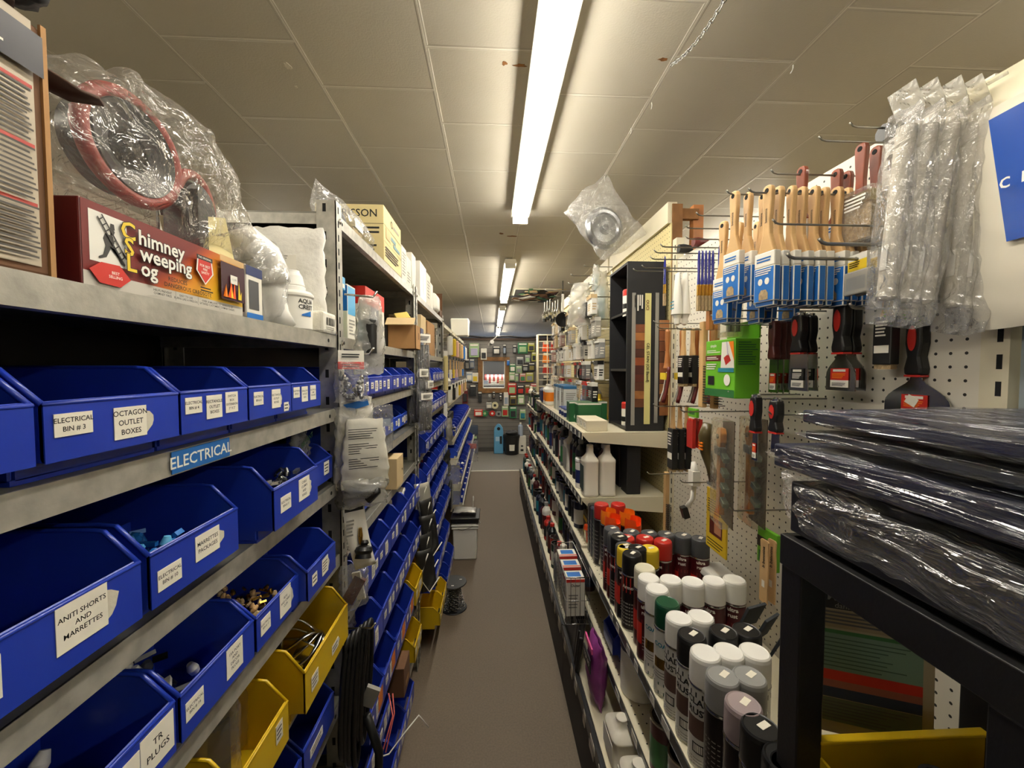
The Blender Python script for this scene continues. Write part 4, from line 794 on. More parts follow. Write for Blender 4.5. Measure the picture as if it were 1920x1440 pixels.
# ---- floor: pail and spool
pl = thing('square_pail', 'white square pail with a black lid standing on the floor', 'pail', P(872, 1052, z=0) + Vector((0, .11, 0)))
q = MB(); q.box((0, 0, .15), (.185, .185, .30), WHITE, taper=(1.08, 1.08)); q.build('body', pl, .012)
q = MB(); q.box((0, 0, .262), (.214, .214, .012), WHITE); q.box((0, 0, .285), (.218, .218, .012), WHITE); q.build('rim', pl, .004)
q = MB(); q.box((0, 0, .322), (.22, .22, .035), BLACK); q.box((0, .0, .343), (.235, .235, .014), BLACK); q.build('lid', pl, .006)
MB().tube([(-.114, 0, .285), (-.122, -.07, .27), (-.02, -.125, .255), (.02, -.125, .27), (.122, -.06, .285), (.114, 0, .285)], .0025, DARKWIRE, 6).build('bail_handle', pl)
pc = P(872, 960, z=0.36); t = thing('grey_packet', 'grey crumpled packet lying on the pail lid', 'packet', pl.location + Vector((-.005, -.01, .3555)))
q = MB(); flatbag(q, (0, 0, .0), .19, .12, .035, mat('grey foil packet', 'a5a29a', .3, .3, .5, 30), 85, u=X, n=ZZ, up=Y, amp=.008); q.xf(Matrix.Translation((0, 0, .024))); q.build('packet', t)
t = thing('white_swab', 'thin white stick standing up from the pail lid', 'stick', pl.location + Vector((.055, .02, .351))); MB().tube([(0, 0, 0), (.004, .002, .05), (.006, .003, .10)], .0025, WHITE, 6).build('stick', t); MB().lathe([(.0025, .09), (.006, .095), (.007, .125), (.003, .135)], WHITE, (.007, .003, 0), 'z', 8).build('white_tip', t)
sp = thing('chain_spool', 'black reel of chain standing on the floor by the low bins', 'chain spool', P(849, 1150, z=0) + Vector((0, .06, 0)))
for z, n in ((0, 'bottom_flange'), (.165, 'top_flange')): MB().lathe([(.0, 0), (.082, 0), (.085, .004), (.082, .008), (.0, .008)], BLACK, (0, 0, z), seg=36).build(n, sp)
MB().lathe([(.036, .008), (.036, .165)], BLACK, seg=20).build('core', sp)
q = MB()
for k in range(3):
    for a, rr, z in [(2 * pi * k / 3 + .5, .05, .1735)]: q.box((rr * cos(a), rr * sin(a), z), (.016, .008, .001), PAPER)
q.build('white_sticker', sp)
q = MB(); rg = random.Random(8)
for k in range(190):
    z = .012 + .15 * (k / 190); zz = (z - .008) / .157; rad = .044 + .03 * abs(1 - 1.15 * zz) ** 1.6; a = k * .55; c = Vector((rad * cos(a), rad * sin(a), z)); d = Vector((-sin(a), cos(a), rg.uniform(-.3, .3))); sd = Vector((cos(a), sin(a), 0)) if k % 2 else ZZ
    q.tube([c + d * (.010 * cos(u)) + sd * (.0055 * sin(u)) for u in [2 * pi * j / 7 for j in range(7)]], .0016, STEEL, 4, True)
w_ = q.build('wound_chain', sp); w_['kind'] = 'stuff'
MB().tube([(-.06, -.05, .05), (-.09, -.06, .08), (-.095, -.06, .055), (-.08, -.07, .01)], .004, STEEL, 6).build('loose_end', sp)
# ---- loose packets poking out of the bins further down
rg = random.Random(77); ORS = mat('orange sticker', 'd9792f', .6)
PK = [(0, 'crumpled clear packet'), (1, 'white plastic packet'), (2, 'red and white carded packet'), (3, 'clear packet of grey parts'), (4, 'small chrome fitting')]
for n, (y, lv, fx, k) in enumerate([(1.12, 4, .02, 0), (1.28, 4, .02, 3), (1.62, 4, .02, 1), (1.85, 4, .02, 1), (1.15, 5, .03, 3), (1.45, 5, .03, 0), (1.78, 5, .03, 4), (1.10, 6, .04, 0), (1.26, 6, .04, 3), (1.42, 6, .04, 0), (2.2, 3, .02, 2), (2.4, 3, .02, 1), (2.62, 3, .02, 0), (2.85, 3, .02, 1), (2.22, 4, .03, 2), (2.36, 4, .03, 2), (2.6, 4, .03, 1), (2.5, 2, .02, 1), (2.75, 2, .02, 2), (2.45, 5, .03, 0), (2.8, 5, .03, 4)]):
    w_ = PK[k][1] + ' in a bin, %s shelf of %s rack, %s along' % (['', 'top', 'second', 'third', 'fourth', 'fifth', 'sixth'][lv], 'second' if y < 2.05 else 'third', nth(n % 10))
    t = thing('bin_packet', w_, 'packet', (FX + fx - .075, y, L1[lv] + .052), rg.uniform(-.6, .6))
    if k in (0, 3): flatbag(MB(), (0, 0, .042), .085, .10, .04, FILM if k == 0 else FILMH, 140 + n, amp=.012, pinch=.3).build('bag_film', t); MB().box((0, 0, .02), (.02, .05, .045), [CARDL, GREY][k == 3]).build('contents', t)
    elif k == 1: blob(MB(), (0, 0, .03), (.035, .045, .035), WHITE, n, .35).build('packet', t)
    elif k == 2: MB().box((0, 0, .035), (.012, .07, .09), PAPER, Matrix.Rotation(.3, 3, 'Y')).build('card', t, .002); MB().box((.008, 0, .055), (.012, .07, .03), REDC, Matrix.Rotation(.3, 3, 'Y')).build('red_band', t)
    else: MB().lathe([(.014, -.03), (.02, -.02), (.02, .01), (.028, .015), (.02, .03)], STEEL, (0, 0, .03), 'y', 12).build('fitting', t)
# ------------------------------------------------------------ far left: cream gondola with sliding bins
LGX, LG0, LG1 = -.417, 3.42, 6.0
lg = thing('gondola_shelving', 'cream gondola shelving beyond the steel racks on the bin side', 'shelving', (0, 0, 0))
MB().bx((-.84, LG0, .02), (-.82, LG1, CZ + .42), mat('grey hardboard', '8a857c', .6)).build('back_panel', lg)
LGL = [-.39, .19, .34]
for d in LGL:
    q = MB(); q.bx((-.82, LG0, Z(d) - .004), (LGX, LG1, Z(d)), CREAM); q.bx((LGX - .006, LG0, Z(d) - .032), (LGX, LG1, Z(d) + .004), CREAM); q.prism([(0, 0), (.42, 0), (.42, -.04), (0, -.10)], (-.82, LG0, Z(d) - .004), X, ZZ, (0, .006, 0), CREAM); q.build('shelf', lg)
BEI = mat('beige end plate', 'c9c0a6', .5)
for i, (d, fx) in enumerate([(.60, -.317), (.775, -.295), (1.0, -.263), (1.18, -.25)]):
    q = MB(); q.bx((-.82, LG0, Z(d) - .006), (fx, LG1, Z(d)), CREAM); q.prism([(0, .0), (-.10, 0), (-.12, -.06), (-.02, -.06)], (fx + .012, LG0 - .004, Z(d) + .004), X, ZZ, (0, .004, 0), BEI); q.bx((fx, LG0, Z(d) - .028), (fx + .003, LG1, Z(d) + .005), mat('pale label strip', 'b9b4a8', .5)); q.build('bin_rail', lg)
    for k in range(11):
        bin_(LG0 + .006 + k * .205, 1, 'small blue bin, %s from the near end, %s tier of the gondola' % (nth(k), ['upper', 'second', 'third', 'lowest'][i]), .2, .085, .2, BLUE2 if i == 1 else BLUE, fx=fx - .004, lip=.6, z=Z(d), stickers=[(.0, .028, .07, .022, None, 0, 0, .0014, k)] if k < 6 else [], group='blue bins on the gondola tiers')
for k in range(2): heap(['shiny fittings in the upper tier bins of the gondola', 'silver packets in the third tier bins of the gondola'][k], -.38 + .04 * k, 3.6 + .3 * k, Z(.6 if k == 0 else 1.0) + .03, .1, .3, 26, [STEEL, WHITE, CHROME], .03, 40 + k)
# goods on its shelves
SH = Z(.19) + .0008
carton('red_box', 'red box at the near end of the gondola shelf', 'box', (LGX - .07, 3.62, SH), (.09, .18, .07), REDC)
carton('white_pouch', 'white long pack lying behind the red box', 'pack', (LGX - .08, 4.05, SH), (.13, .5, .09), WHITE, bevel=.03)
carton('blue_tray', 'blue tray at the far end of the gondola shelf', 'tray', (LGX - .10, 4.9, SH), (.18, .5, .12), BLUE)
for i in range(5): bottle('solvent_bottle', 'white bottle with amber cap, %s on the gondola shelf by the wall goods' % nth(i), 'bottle', (LGX - .28, 3.75 + .3 * i, SH), .05, .22, WHITE, ORANGE2 if i % 2 else REDC, label_m=PAPER, group='bottles on the gondola shelf')
SH2 = Z(.34) + .0008
for i in range(9): carton('white_binder', 'upright white pack, %s from the near end under the gondola shelf' % nth(i), 'pack', (LGX - .07, 3.5 + .075 * i, SH2), (.12, .06, .11), PAPER if i % 3 else GREY, group='upright packs under the gondola shelf')
for i in range(5): carton('red_tool_pack', 'red and black tool pack, %s along the gondola shelf' % nth(i), 'tool pack', (LGX - .02, 4.45 + .26 * i, SH2), (.03, .12, .10), [REDC, DKRED, BLACK][i % 3], [('+x', 'r', .5, .8, .9, .2, PAPER)], group='tool packs along the gondola')
carton('black_crate', 'black tray under the gondola shelf above the blue bins', 'tray', (LGX - .06, 3.72, Z(.59) + .10), (.2, .45, .07), BLACK)
carton('white_tub', 'tall cream tub with a small dark mark on the gondola top', 'tub', (LGX + .03, 5.0, Z(-.39) + .0008), (.2, .2, .21), WHITE, [('-y', 'r', .35, .8, .12, .04, INK), ('-y', 'r', .35, .7, .2, .03, PGREY)], bevel=.01, taper=(1.1, 1.1))
# hanging paint rollers, brushes and packets above the shelf
rg = random.Random(17); cols = [WHITE, BRISTLE, PAPER, YELC, WOODL, BLACK, mat('pink sleeve', 'd3a79a', .6), BOXBL]
for i in range(7):
    for j in range(3):
        y = 3.55 + .33 * i; z = Z(-.30) - .22 * j; m = cols[(i * 3 + j * 5) % 8]; c = Vector((LGX + .05 - .03 * (j % 2), y, z))
        t = thing('hanging_roller' if j == 0 else 'hanging_brush' if j == 1 else 'hanging_packet', '%s hanging goods above the gondola shelf, %s from the near end, %s row' % (['pale', 'mixed', 'bright'][j], nth(i), ['top', 'middle', 'bottom'][j]), 'hanging goods', c, 0, 'hanging goods above the gondola')
        MB().tube([(-.39, 0, .01), (.01, 0, .0), (.025, 0, .012)], .003, CHROME, 6).build('hook', t)
        if j == 0: MB().lathe([(.012, -.19), (.026, -.185), (.026, -.03), (.012, -.02)], m, seg=12).build('sleeve', t); MB().tube([(0, 0, .0), (0, 0, -.2), (0, 0, -.22)], .004, BLACK, 6).build('rod', t)
        elif j == 1: MB().box((0, 0, -.05), (.012, .02, .10), WOODL).build('handle', t); MB().box((0, 0, -.14), (.018, .07, .09), m, taper=(1, .9)).build('bristle_head', t)
        else: MB().box((0, 0, -.09), (.03, .10, .15), m).build('pack', t, .004); MB().box((0, 0, -.03), (.032, .1, .04), PAPER).build('header_card', t)
t = thing('clear_sheet_pack', 'clear crinkled packet hanging over the lowest gondola tier', 'packet', (-.24, 4.9, Z(.9))); flatbag(MB(), (0, 0, -.12), .14, .26, .06, FILM, 91, u=X, n=Y, amp=.02).build('bag_film', t); MB().box((.0, 0, -.06), (.1, .01, .06), REDC).build('header_card', t)
for i, (y, l) in enumerate([(3.45, 'pale tall pack on the first hook past the racks'), (3.5, 'second pale tall pack past the racks')]): carton('tall_pack', l, 'pack', (LGX - .03 - .06 * i, y, Z(-.16) - .16 * i), (.05, .06, .17), [PAPER, WHITE][i], [('-y', 'r', .5, .8, .8, .2, PGREY)])
# pegged things at the third rack end
t = thing('beige_meter_box', 'beige boxed panel with an olive window at the third rack end', 'box', P(813, 745, y=3.24)); MB().box((0, 0, 0), (.11, .03, .13), CREAM).build('box', t, .004); MB().box((0, -.016, .0), (.08, .004, .05), mat('olive window', '6d6c45', .3)).build('window', t)
t = thing('white_panel_pack', 'white pack hanging above the beige boxed panel', 'pack', P(813, 690, y=3.24)); MB().box((0, 0, 0), (.13, .02, .10), PAPER).build('pack', t, .004); MB().box((0, -.011, -.02), (.08, .002, .03), CARDL).build('label_panel', t)
t = thing('yellow_pipe', 'yellowish narrow tube pack hanging by the third rack end', 'tube', P(836, 700, y=3.222)); MB().lathe([(.014, -.14), (.018, -.13), (.018, .13), (.012, .14)], mat('ivory tube', 'cdbd83', .4), seg=12).build('tube', t); MB().box((0, -.002, .16), (.03, .004, .04), PAPER).build('hang_tag', t)
t = thing('yellow_tag_pack', 'yellow carded pack near the third rack end above the blue bins', 'pack', P(824, 748, y=3.26)); MB().box((0, 0, 0), (.05, .01, .11), YELC).build('card', t); MB().box((0, -.006, .02), (.03, .002, .05), INK).build('print', t)
t = thing('white_glove', 'white rolled sleeve hanging below the yellow carded pack', 'sleeve', P(833, 775, y=3.24)); q = MB(); flatbag(q, (0, 0, 0), .05, .17, .03, WHITE, 95, u=X, n=Y, amp=.006); q.build('sleeve', t)
# ------------------------------------------------------------ right: gondola run
RX, PBX = .434, .865                         # shelf fronts, pegboard plane
def pegboard_mat(name, base):
    m = bpy.data.materials.new(name); m.use_nodes = True; nt = m.node_tree; N, L = nt.nodes, nt.links; b = N['Principled BSDF']
    tc = N.new('ShaderNodeTexCoord'); sp = N.new('ShaderNodeSeparateXYZ'); L.new(tc.outputs['Object'], sp.inputs[0])
    def mth(op, a, bb=None):
        n = N.new('ShaderNodeMath'); n.operation = op
        for i, v in ((0, a), (1, bb)):
            if v is None: continue
            if isinstance(v, (int, float)): n.inputs[i].default_value = v
            else: L.new(v, n.inputs[i])
        return n.outputs[0]
    def cell(s): return mth('SUBTRACT', mth('FRACT', mth('DIVIDE', mth('ADD', s, 20), .0254)), .5)
    a, c = cell(sp.outputs['Y']), cell(sp.outputs['Z'])
    d = mth('SQRT', mth('ADD', mth('MULTIPLY', a, a), mth('MULTIPLY', c, c)))
    hole = mth('LESS_THAN', d, .115)
    mx = N.new('ShaderNodeMix'); mx.data_type = 'RGBA'; L.new(hole, mx.inputs[0]); mx.inputs[6].default_value = (*lin(base), 1); mx.inputs[7].default_value = (.012, .010, .008, 1)
    L.new(mx.outputs[2], b.inputs['Base Color']); b.inputs['Roughness'].default_value = .5
    bp = N.new('ShaderNodeBump'); bp.inputs['Distance'].default_value = .002; bp.inputs['Strength'].default_value = .6; bp.invert = True; L.new(hole, bp.inputs['Height']); L.new(bp.outputs[0], b.inputs['Normal'])
    return m
PEGH, PEGYH = pegboard_mat('white pegboard', 'd6d0c1'), pegboard_mat('cream pegboard', 'd0c28e')
PTOP = Z(-.506)
rg1 = thing('gondola_bay', 'white pegboard gondola bay holding the spray paint', 'shelving', (0, 0, 0), 0, 'gondola bays on the paint side')
MB().bx((PBX, .665, .35), (PBX + .006, 1.885, PTOP), PEGH).build('pegboard', rg1)
def upright(par, y, z1, m=CREAM):
    q = MB(); q.bx((PBX - .006, y - .02, 0), (PBX + .03, y + .02, z1), m)
    for k in range(int(z1 / .046)): q.bx((PBX - .0065, y - .011, .03 + k * .046), (PBX - .006, y - .003, .055 + k * .046), SLOT)
    return q.build('upright', par)
upright(rg1, .643, Z(-.2)); upright(rg1, 1.862, PTOP + .1)
struct(MB().bx((PBX + .01, -1.2, .2), (PBX + .02, .62, Z(-.28)), mat('blue grey panel', '8f9a9f', .6)).build('trim_panel'))
def rshelf(par, y0, y1, d, fx=RX, end=True, tags=0, thick=.028, name='shelf'):
    z = Z(d); q = MB(); q.bx((fx, y0, z - .012), (PBX - .008, y1, z), CREAM); q.bx((fx - .004, y0, z - thick - .004), (fx, y1, z + .003), CREAM)
    if end: q.prism([(fx - .002, 0), (PBX - .01, 0), (PBX - .01, -.07), (fx + .03, -.035)], (0, y0 - .001, z - .010), X, ZZ, (0, .004, 0), CREAM); q.prism([(fx - .002, 0), (PBX - .01, 0), (PBX - .01, -.07), (fx + .03, -.035)], (0, y1 - .004, z - .010), X, ZZ, (0, .004, 0), CREAM)
    rg = random.Random(int(d * 100 + y0 * 10))
    for i in range(int((y1 - y0) / .033)):
        for j in range(2): q.lathe([(.0028, 0), (.0028, .0002)], SLOT, (fx + .018 + .025 * j, y0 + .02 + i * .033, z), 'z', 6)
    o = q.build(name, par)
    q = MB(); q.bx((fx - .0065, y0, z - .031), (fx - .004, y1, z - .001), STRIP); q.bx((fx - .008, y0, z - .031), (fx - .0065, y1, z - .0295), GREYD); ra = q.build('price_rail', par)
    n = int((y1 - y0) / .09)
    for i in range(n):
        if rg.random() < .75: y = y0 + .03 + i * .09 + rg.uniform(-.02, .02); w = rg.choice([.03, .045, .03]); t = MB().bx((fx - .0075, y, z - .028), (fx - .0066, y + w, z - .004), PAPER); t.lines((fx - .0077, y + w / 2, z - .016), -Y, ZZ, w * .8, .016, 3, PGREY, .4, i); t.build('price_tag', par)
    return o
rshelf(rg1, .625, 1.878, .87); rshelf(rg1, .625, 1.878, 1.10)
def base_deck(par, y0, y1):
    z = Z(1.25); MB().bx((.352, y0, z - .02), (PBX, y1, z), CREAM).build('base_deck', par)
    q = MB(); q.prism([(.343, 0), (.349, 0), (.356, z - .0), (.344, z - .0)], (0, y0, 0), X, ZZ, (0, y1 - y0, 0), BLACKM); q.build('kick_plate', par)
    q = MB(); q.bx((.338, y0, z - .045), (.344, y1, z + .004), STRIP); q.build('base_rail', par); rg = random.Random(int(y0 * 7))
    for i in range(int((y1 - y0) / .12)):
        y = y0 + .05 + .12 * i + rg.uniform(-.03, .03); w = rg.choice([.03, .04, .06]); MB().bx((.3372, y, z - .036), (.338, y + w, z - .010), PAPER).build('price_tag', par); MB().bx((.3405, y + .03, z - .085), (.3428, y + .03 + w, z - .055), PAPER).build('price_tag', par)
base_deck(rg1, .625, 1.878)
bays = []
for i, (y0, y1, lv) in enumerate([(1.885, 2.88, [.31, .627, .86, 1.09]), (2.885, 3.88, [.31, .627, .85, 1.09]), (3.885, 4.9, [.44, .70, .97])]):
    t = thing('gondola_bay', ['cream gondola bay under the black stain cabinet', 'cream gondola bay past the stain cabinet bay', 'farthest cream gondola bay with lower shelves'][i], 'shelving', (0, 0, 0), 0, 'gondola bays on the paint side'); bays.append(t)
    for d in lv: rshelf(t, y0, y1, d)
    base_deck(t, y0, y1)
    MB().bx((PBX, y0 + .03, .3), (PBX + .006, y1, Z(-.70)), PEGYH).build('pegboard', t); upright(t, y1 - .024, Z(-.72))
    MB().bx((PBX - .015, y0 + .035, Z(-.70)), (PBX + .03, y1, Z(-.80)), CREAM).build('top_rail', t)
ts = thing('timber_stud', 'raw timber framing at the step where the pegboard gets taller', 'timber stud', (PBX + .02, 1.935, 0))
MB().box((.01, -.012, 1.17), (.05, .02, 2.34), WOODB).build('front_stud', ts); MB().box((.13, .03, 1.17), (.05, .04, 2.36), WOODO).build('rear_stud', ts); MB().box((.075, .01, 2.30), (.10, .03, .05), WOODB).build('top_block', ts)
for i in range(2): t = tag(MB().lathe([(.0, 0), (.018, 0), (.02, .02), (.014, .06), (.0, .06)], [BLACKM, DKRED][i], ax='x', seg=14).build('spare_roller', loc=(PBX - .04 + .02 * i, 1.75 - .09 * i, PTOP + .021)), ['dark round roller end on top of the pegboard', 'dull red roller end on top of the pegboard'][i], 'roller')
# ---- spray cans
SPZ = Z(.87) + .0008
def can_lib():
    L = {}
    def can(key, body, cap, h=.245, r=.0325, deco=None, caph=.058, style=0):
        q = MB(); bh = h - caph; q.lathe([(r * .93, 0), (r, .003), (r, bh - .012), (r * 1.02, bh - .010), (r * .99, bh - .006), (r * .93, bh)], body, seg=28)
        q.lathe([(r * 1.01, .002), (r * 1.025, .004), (r * 1.01, .006)], STEEL, seg=28); q.lathe([(r * 1.0, bh - .012), (r * 1.03, bh - .009), (r * 1.0, bh - .006)], STEEL, seg=28)
        c = MB()
        if style == 1:                                  # marking-paint cap with a cut-out crown
            c.lathe([(r * 1.0, bh - .004), (r * 1.0, bh + .028), (r * .93, bh + .028), (r * .93, bh + .004)], cap, seg=28)
            for a0 in (0, pi): c.grid(lambda a, b: Vector((cos(a0 + .6 + 2.3 * (a - .5)) * r * (1.0 - .05 * b), sin(a0 + .6 + 2.3 * (a - .5)) * r * (1.0 - .05 * b), bh + .028 + .024 * b * (1 - (2 * a - 1) ** 16))), 12, 4, cap)
            c.lathe([(.008, bh + .0), (.008, bh + .034), (.004, bh + .04)], cap, seg=10)
        else: c.lathe([(r * .99, bh - .004), (r * 1.0, bh + .01), (r * .985, h - .010), (r * .94, h - .003), (r * .86, h), (r * .80, h - .0012), (.001, h - .0012)], cap, seg=32)
        d = MB(); A0 = pi + .75                          # the side that shows from the aisle
        def patch(a0, a1, z0, z1, m, rr=1.006): d.grid(lambda a, b: Vector((cos(A0 + a0 + (a1 - a0) * a) * r * rr, sin(A0 + a0 + (a1 - a0) * a) * r * rr, z0 + (z1 - z0) * b)), 8, 2, m)
        def word(s, z, size, m, a=0, rr=1.012):
            vs, fs = _text_geo(s, .03, 'CENTER', 1.1); d.add([Vector((cos(A0 + a + p.x * size / r) * r * rr, sin(A0 + a + p.x * size / r) * r * rr, z + p.y * size)) for p in vs], fs, m)
        if deco: deco(patch, word, bh)
        L[key] = (q, c, d)
    MARB, MARW = mat('maroon can print', '4a1218', .3, .2), mat('black can print', '1b1517', .3, .2)
    def dk(p, w, bh):
        p(-1.2, 1.2, bh * .62, bh * .68, mat('dark red band', '6b1d20', .35)); d0 = REDC
        p(-1.25, -.15, bh * .28, bh * .62, d0); w('ultra\nrust', bh * .84, .016, PAPER, .2); [p(-.1, .95, bh * (.20 + .05 * k), bh * (.215 + .05 * k), PGREY) for k in range(5)]
    def cl(p, w, bh):
        p(-1.5, 1.5, bh * .84, bh * .9, INK); w('CLAD\nRUST', bh * .73, .020, INK, -.1); p(-.9, .6, bh * .36, bh * .6, mat('brown picture print', '5a4138', .5)); p(-.45, .35, bh * .18, bh * .30, INK); p(-.38, .28, bh * .195, bh * .285, PAPER); [p(-1.1, .9, bh * (.04 + .035 * k), bh * (.05 + .035 * k), PGREY) for k in range(3)]
    def gr(p, w, bh):
        p(-1.6, 1.6, 0.005, bh * .2, DKGREEN); w('COAT', bh * .74, .016, TEAL); p(-.7, .5, bh * .4, bh * .55, BRASS); p(-.4, .3, bh * .08, bh * .16, PAPER, 1.01); [p(-1, .8, bh * (.26 + .04 * k), bh * (.275 + .04 * k), PGREY) for k in range(3)]
    def bl(p, w, bh):
        p(-1.5, 1.5, bh * .66, bh * .93, REDC); w('Armor', bh * .76, .016, WHITE, 0, 1.02); [p(-1.1, 1, bh * (.1 + .06 * k), bh * (.125 + .06 * k), PGREY) for k in range(7)]
    def mk(p, w, bh): p(-1.2, .2, bh * .1, bh * .9, mat('marking can print', '2a2729', .3, .2)); p(.25, .45, 0.01, bh * .95, STEEL); [p(-1, .1, bh * (.15 + .08 * k), bh * (.17 + .08 * k), PGREY) for k in range(8)]
    def rd(p, w, bh): p(-1.5, 1.5, bh * .78, bh * .92, BLACK); w('rust', bh * .85, .014, PAPER, 0, 1.01); p(-1.0, .2, bh * .25, bh * .6, DKRED); [p(-1, 1, bh * (.05 + .05 * k), bh * (.065 + .05 * k), PGREY) for k in range(3)]
    def pl(p, w, bh): [p(-1.1, 1.1, bh * (.2 + .055 * k), bh * (.212 + .055 * k), PGREY) for k in range(9)]
    CANW = mat('white can print', 'd6d4cc', .3, .2)
    for key, b, c, h, d, st in [('mauve', MARW, MAUVE, .245, pl, 0), ('grey', MARW, GREY, .245, pl, 0), ('clad_white', CANW, WHITEG, .245, cl, 0), ('clad_black', CANW, BLACK, .245, cl, 0), ('black', MARW, BLACK, .245, pl, 0), ('green', CANW, DKGREEN, .245, gr, 0), ('white_print', CANW, WHITEG, .245, gr, 0), ('white', MARB, WHITEG, .245, dk, 0), ('cream', MARB, mat('cream cap', 'dcd6bd', .3), .245, dk, 0), ('black_red', MARW, BLACK, .25, bl, 0), ('yellow', MARW, YELC, .245, dk, 0), ('red', MARB, RED, .245, rd, 0), ('charcoal', MARB, GREYD, .245, dk, 0), ('orange', MARW, ORANGE, .27, mk, 1), ('amber', MARW, ORANGE2, .27, mk, 1), ('redmark', MARW, RED, .27, mk, 0)]:
        can(key, b, c, h, .0325, d, .058, st)
    return L
CANS = can_lib(); _first = {}
CAN_H = {'orange': .27, 'amber': .27, 'redmark': .27, 'black_red': .25}
def spray(key, px, py, label, sticker_=True):
    h = CAN_H.get(key, .245); c = P(px, py, z=SPZ + h); loc = Vector((max(c.x, RX + .034), c.y, SPZ))
    if key in _first: return dup(_first[key], loc, label, rot=(0, 0, random.uniform(-.25, .25)))
    q, cp, d = CANS[key]; t = thing('spray_can', label, 'spray can', loc, 0, 'spray paint cans on the shelf')
    b = q.build('can_body', t); cp.build('cap', t); d.build('printed_label', b)
    if sticker_ and key not in ('orange', 'amber', 'redmark', 'white', 'clad_white', 'white_print', 'cream', 'green'): MB().box((.006, .004, h - .0008), (.022, .012, .0006), STICK, Matrix.Rotation(.6, 3, 'Z')).build('price_sticker', t)
    _first[key] = t; return t
SP = [('mauve', 1388, 1318, 'mauve grey capped spray can at the near front of the paint shelf'), ('grey', 1351, 1266, 'grey capped spray can at the shelf edge behind the mauve one'), ('grey', 1405, 1266, 'grey capped spray can against the black stain chart'),
 ('clad_white', 1316, 1223, 'white capped CLAD RUST can at the shelf edge next to grey caps'), ('clad_white', 1366, 1220, 'white capped can in the row just behind the grey caps, middle'), ('clad_white', 1415, 1220, 'white capped can in the row behind the grey caps, by the chart'),
 ('clad_black', 1293, 1189, 'black capped white RUST can at the shelf edge'), ('clad_white', 1269, 1157, 'white capped RUST can at the shelf edge behind the black capped one'), ('clad_white', 1314, 1154, 'white capped can between green cap and black caps'),
 ('black', 1357, 1183, 'black capped can in the middle behind the front white caps'), ('black', 1400, 1180, 'black capped can with a price sticker by the sanding sheets'), ('green', 1246, 1128, 'dark green capped spray can'), ('white_print', 1232, 1102, 'white capped printed can directly behind the green capped one'),
 ('white', 1214, 1082, 'white capped maroon can at the shelf edge under the cream cap'), ('cream', 1209, 1063, 'cream capped can behind the yellow and black caps'), ('white', 1258, 1085, 'white cap, first of the row of four maroon cans'), ('white', 1299, 1089, 'white cap, second of the row of four maroon cans'), ('white', 1339, 1087, 'white cap, third of the row of four maroon cans'), ('white', 1377, 1085, 'white cap, last of the row of four maroon cans, by pegboard'),
 ('black_red', 1195, 1026, 'black capped can with a red slanted band'), ('yellow', 1171, 1026, 'yellow capped spray can on the aisle edge'), ('yellow', 1218, 1027, 'yellow capped spray can behind the black capped red band can'), ('red', 1243, 1013, 'red capped can, closest to the pegboard of the three'), ('red', 1209, 1007, 'red capped can, middle of the three'), ('red', 1174, 1007, 'red capped can, aisle side of the three'),
 ('charcoal', 1152, 1000, 'charcoal capped can at the aisle edge under the orange caps'), ('charcoal', 1184, 996, 'charcoal capped can, second under the orange caps'), ('charcoal', 1217, 998, 'charcoal capped can, third under the orange caps'), ('charcoal', 1249, 1000, 'charcoal capped can, fourth from the aisle edge'), ('charcoal', 1281, 1003, 'charcoal capped can beside the white hardboard'), ('charcoal', 1313, 1009, 'charcoal capped can with a red diamond under the yellow packet'),
 ('redmark', 1128, 944, 'tall can with a plain red cap under the shelf corner'), ('amber', 1141, 953, 'amber capped marking paint can on the aisle side'), ('orange', 1149, 964, 'bright orange capped marking can on the aisle side'), ('amber', 1176, 955, 'amber capped marking paint can on the pegboard side'), ('orange', 1187, 968, 'bright orange capped marking can on the pegboard side'), ('redmark', 1159, 944, 'red capped tall can behind the amber caps'),
 ('black', 1418, 1362, 'black capped can tucked under the stain chart corner'), ('black', 1385, 1425, 'large dark can cut off at the bottom of the picture'), ('black', 1420, 1440, 'second dark can cut off below the stain chart')]
for a_ in SP: spray(*a_)
for i in range(4): spray('black_red' if i % 2 else 'charcoal', 1128 + 6 * i, 990 + 16 * i, 'dark can in the aisle edge column below the orange caps, %s' % nth(i))
# sanding sheets / black papers by the cans, white lidded tub
t = thing('sanding_block', 'dark folded sanding sheets leaning behind the black caps', 'sanding sheets', P(1425, 1160, y=.93))
for k in range(3): MB().box((.0 + .016 * k, .03 - .03 * k, -.01 - .012 * k), (.06, .006, .07), mat('slate sheet', '32363a', .7), Matrix.Rotation(.3 + .2 * k, 3, 'Z') @ Matrix.Rotation(.4, 3, 'X')).build('sheet', t)
t = thing('lidded_tub', 'small maroon tub with a clear white lid at the back of the paint shelf', 'tub', (.80, 1.36, SPZ)); MB().box((0, 0, .065), (.085, .11, .13), DKRED, taper=(1.06, 1.06)).build('body', t, .006); MB().box((0, 0, .142), (.105, .13, .024), mat('frosted lid', 'c9c6bf', .3), taper=(.8, .82)).build('lid', t, .006)
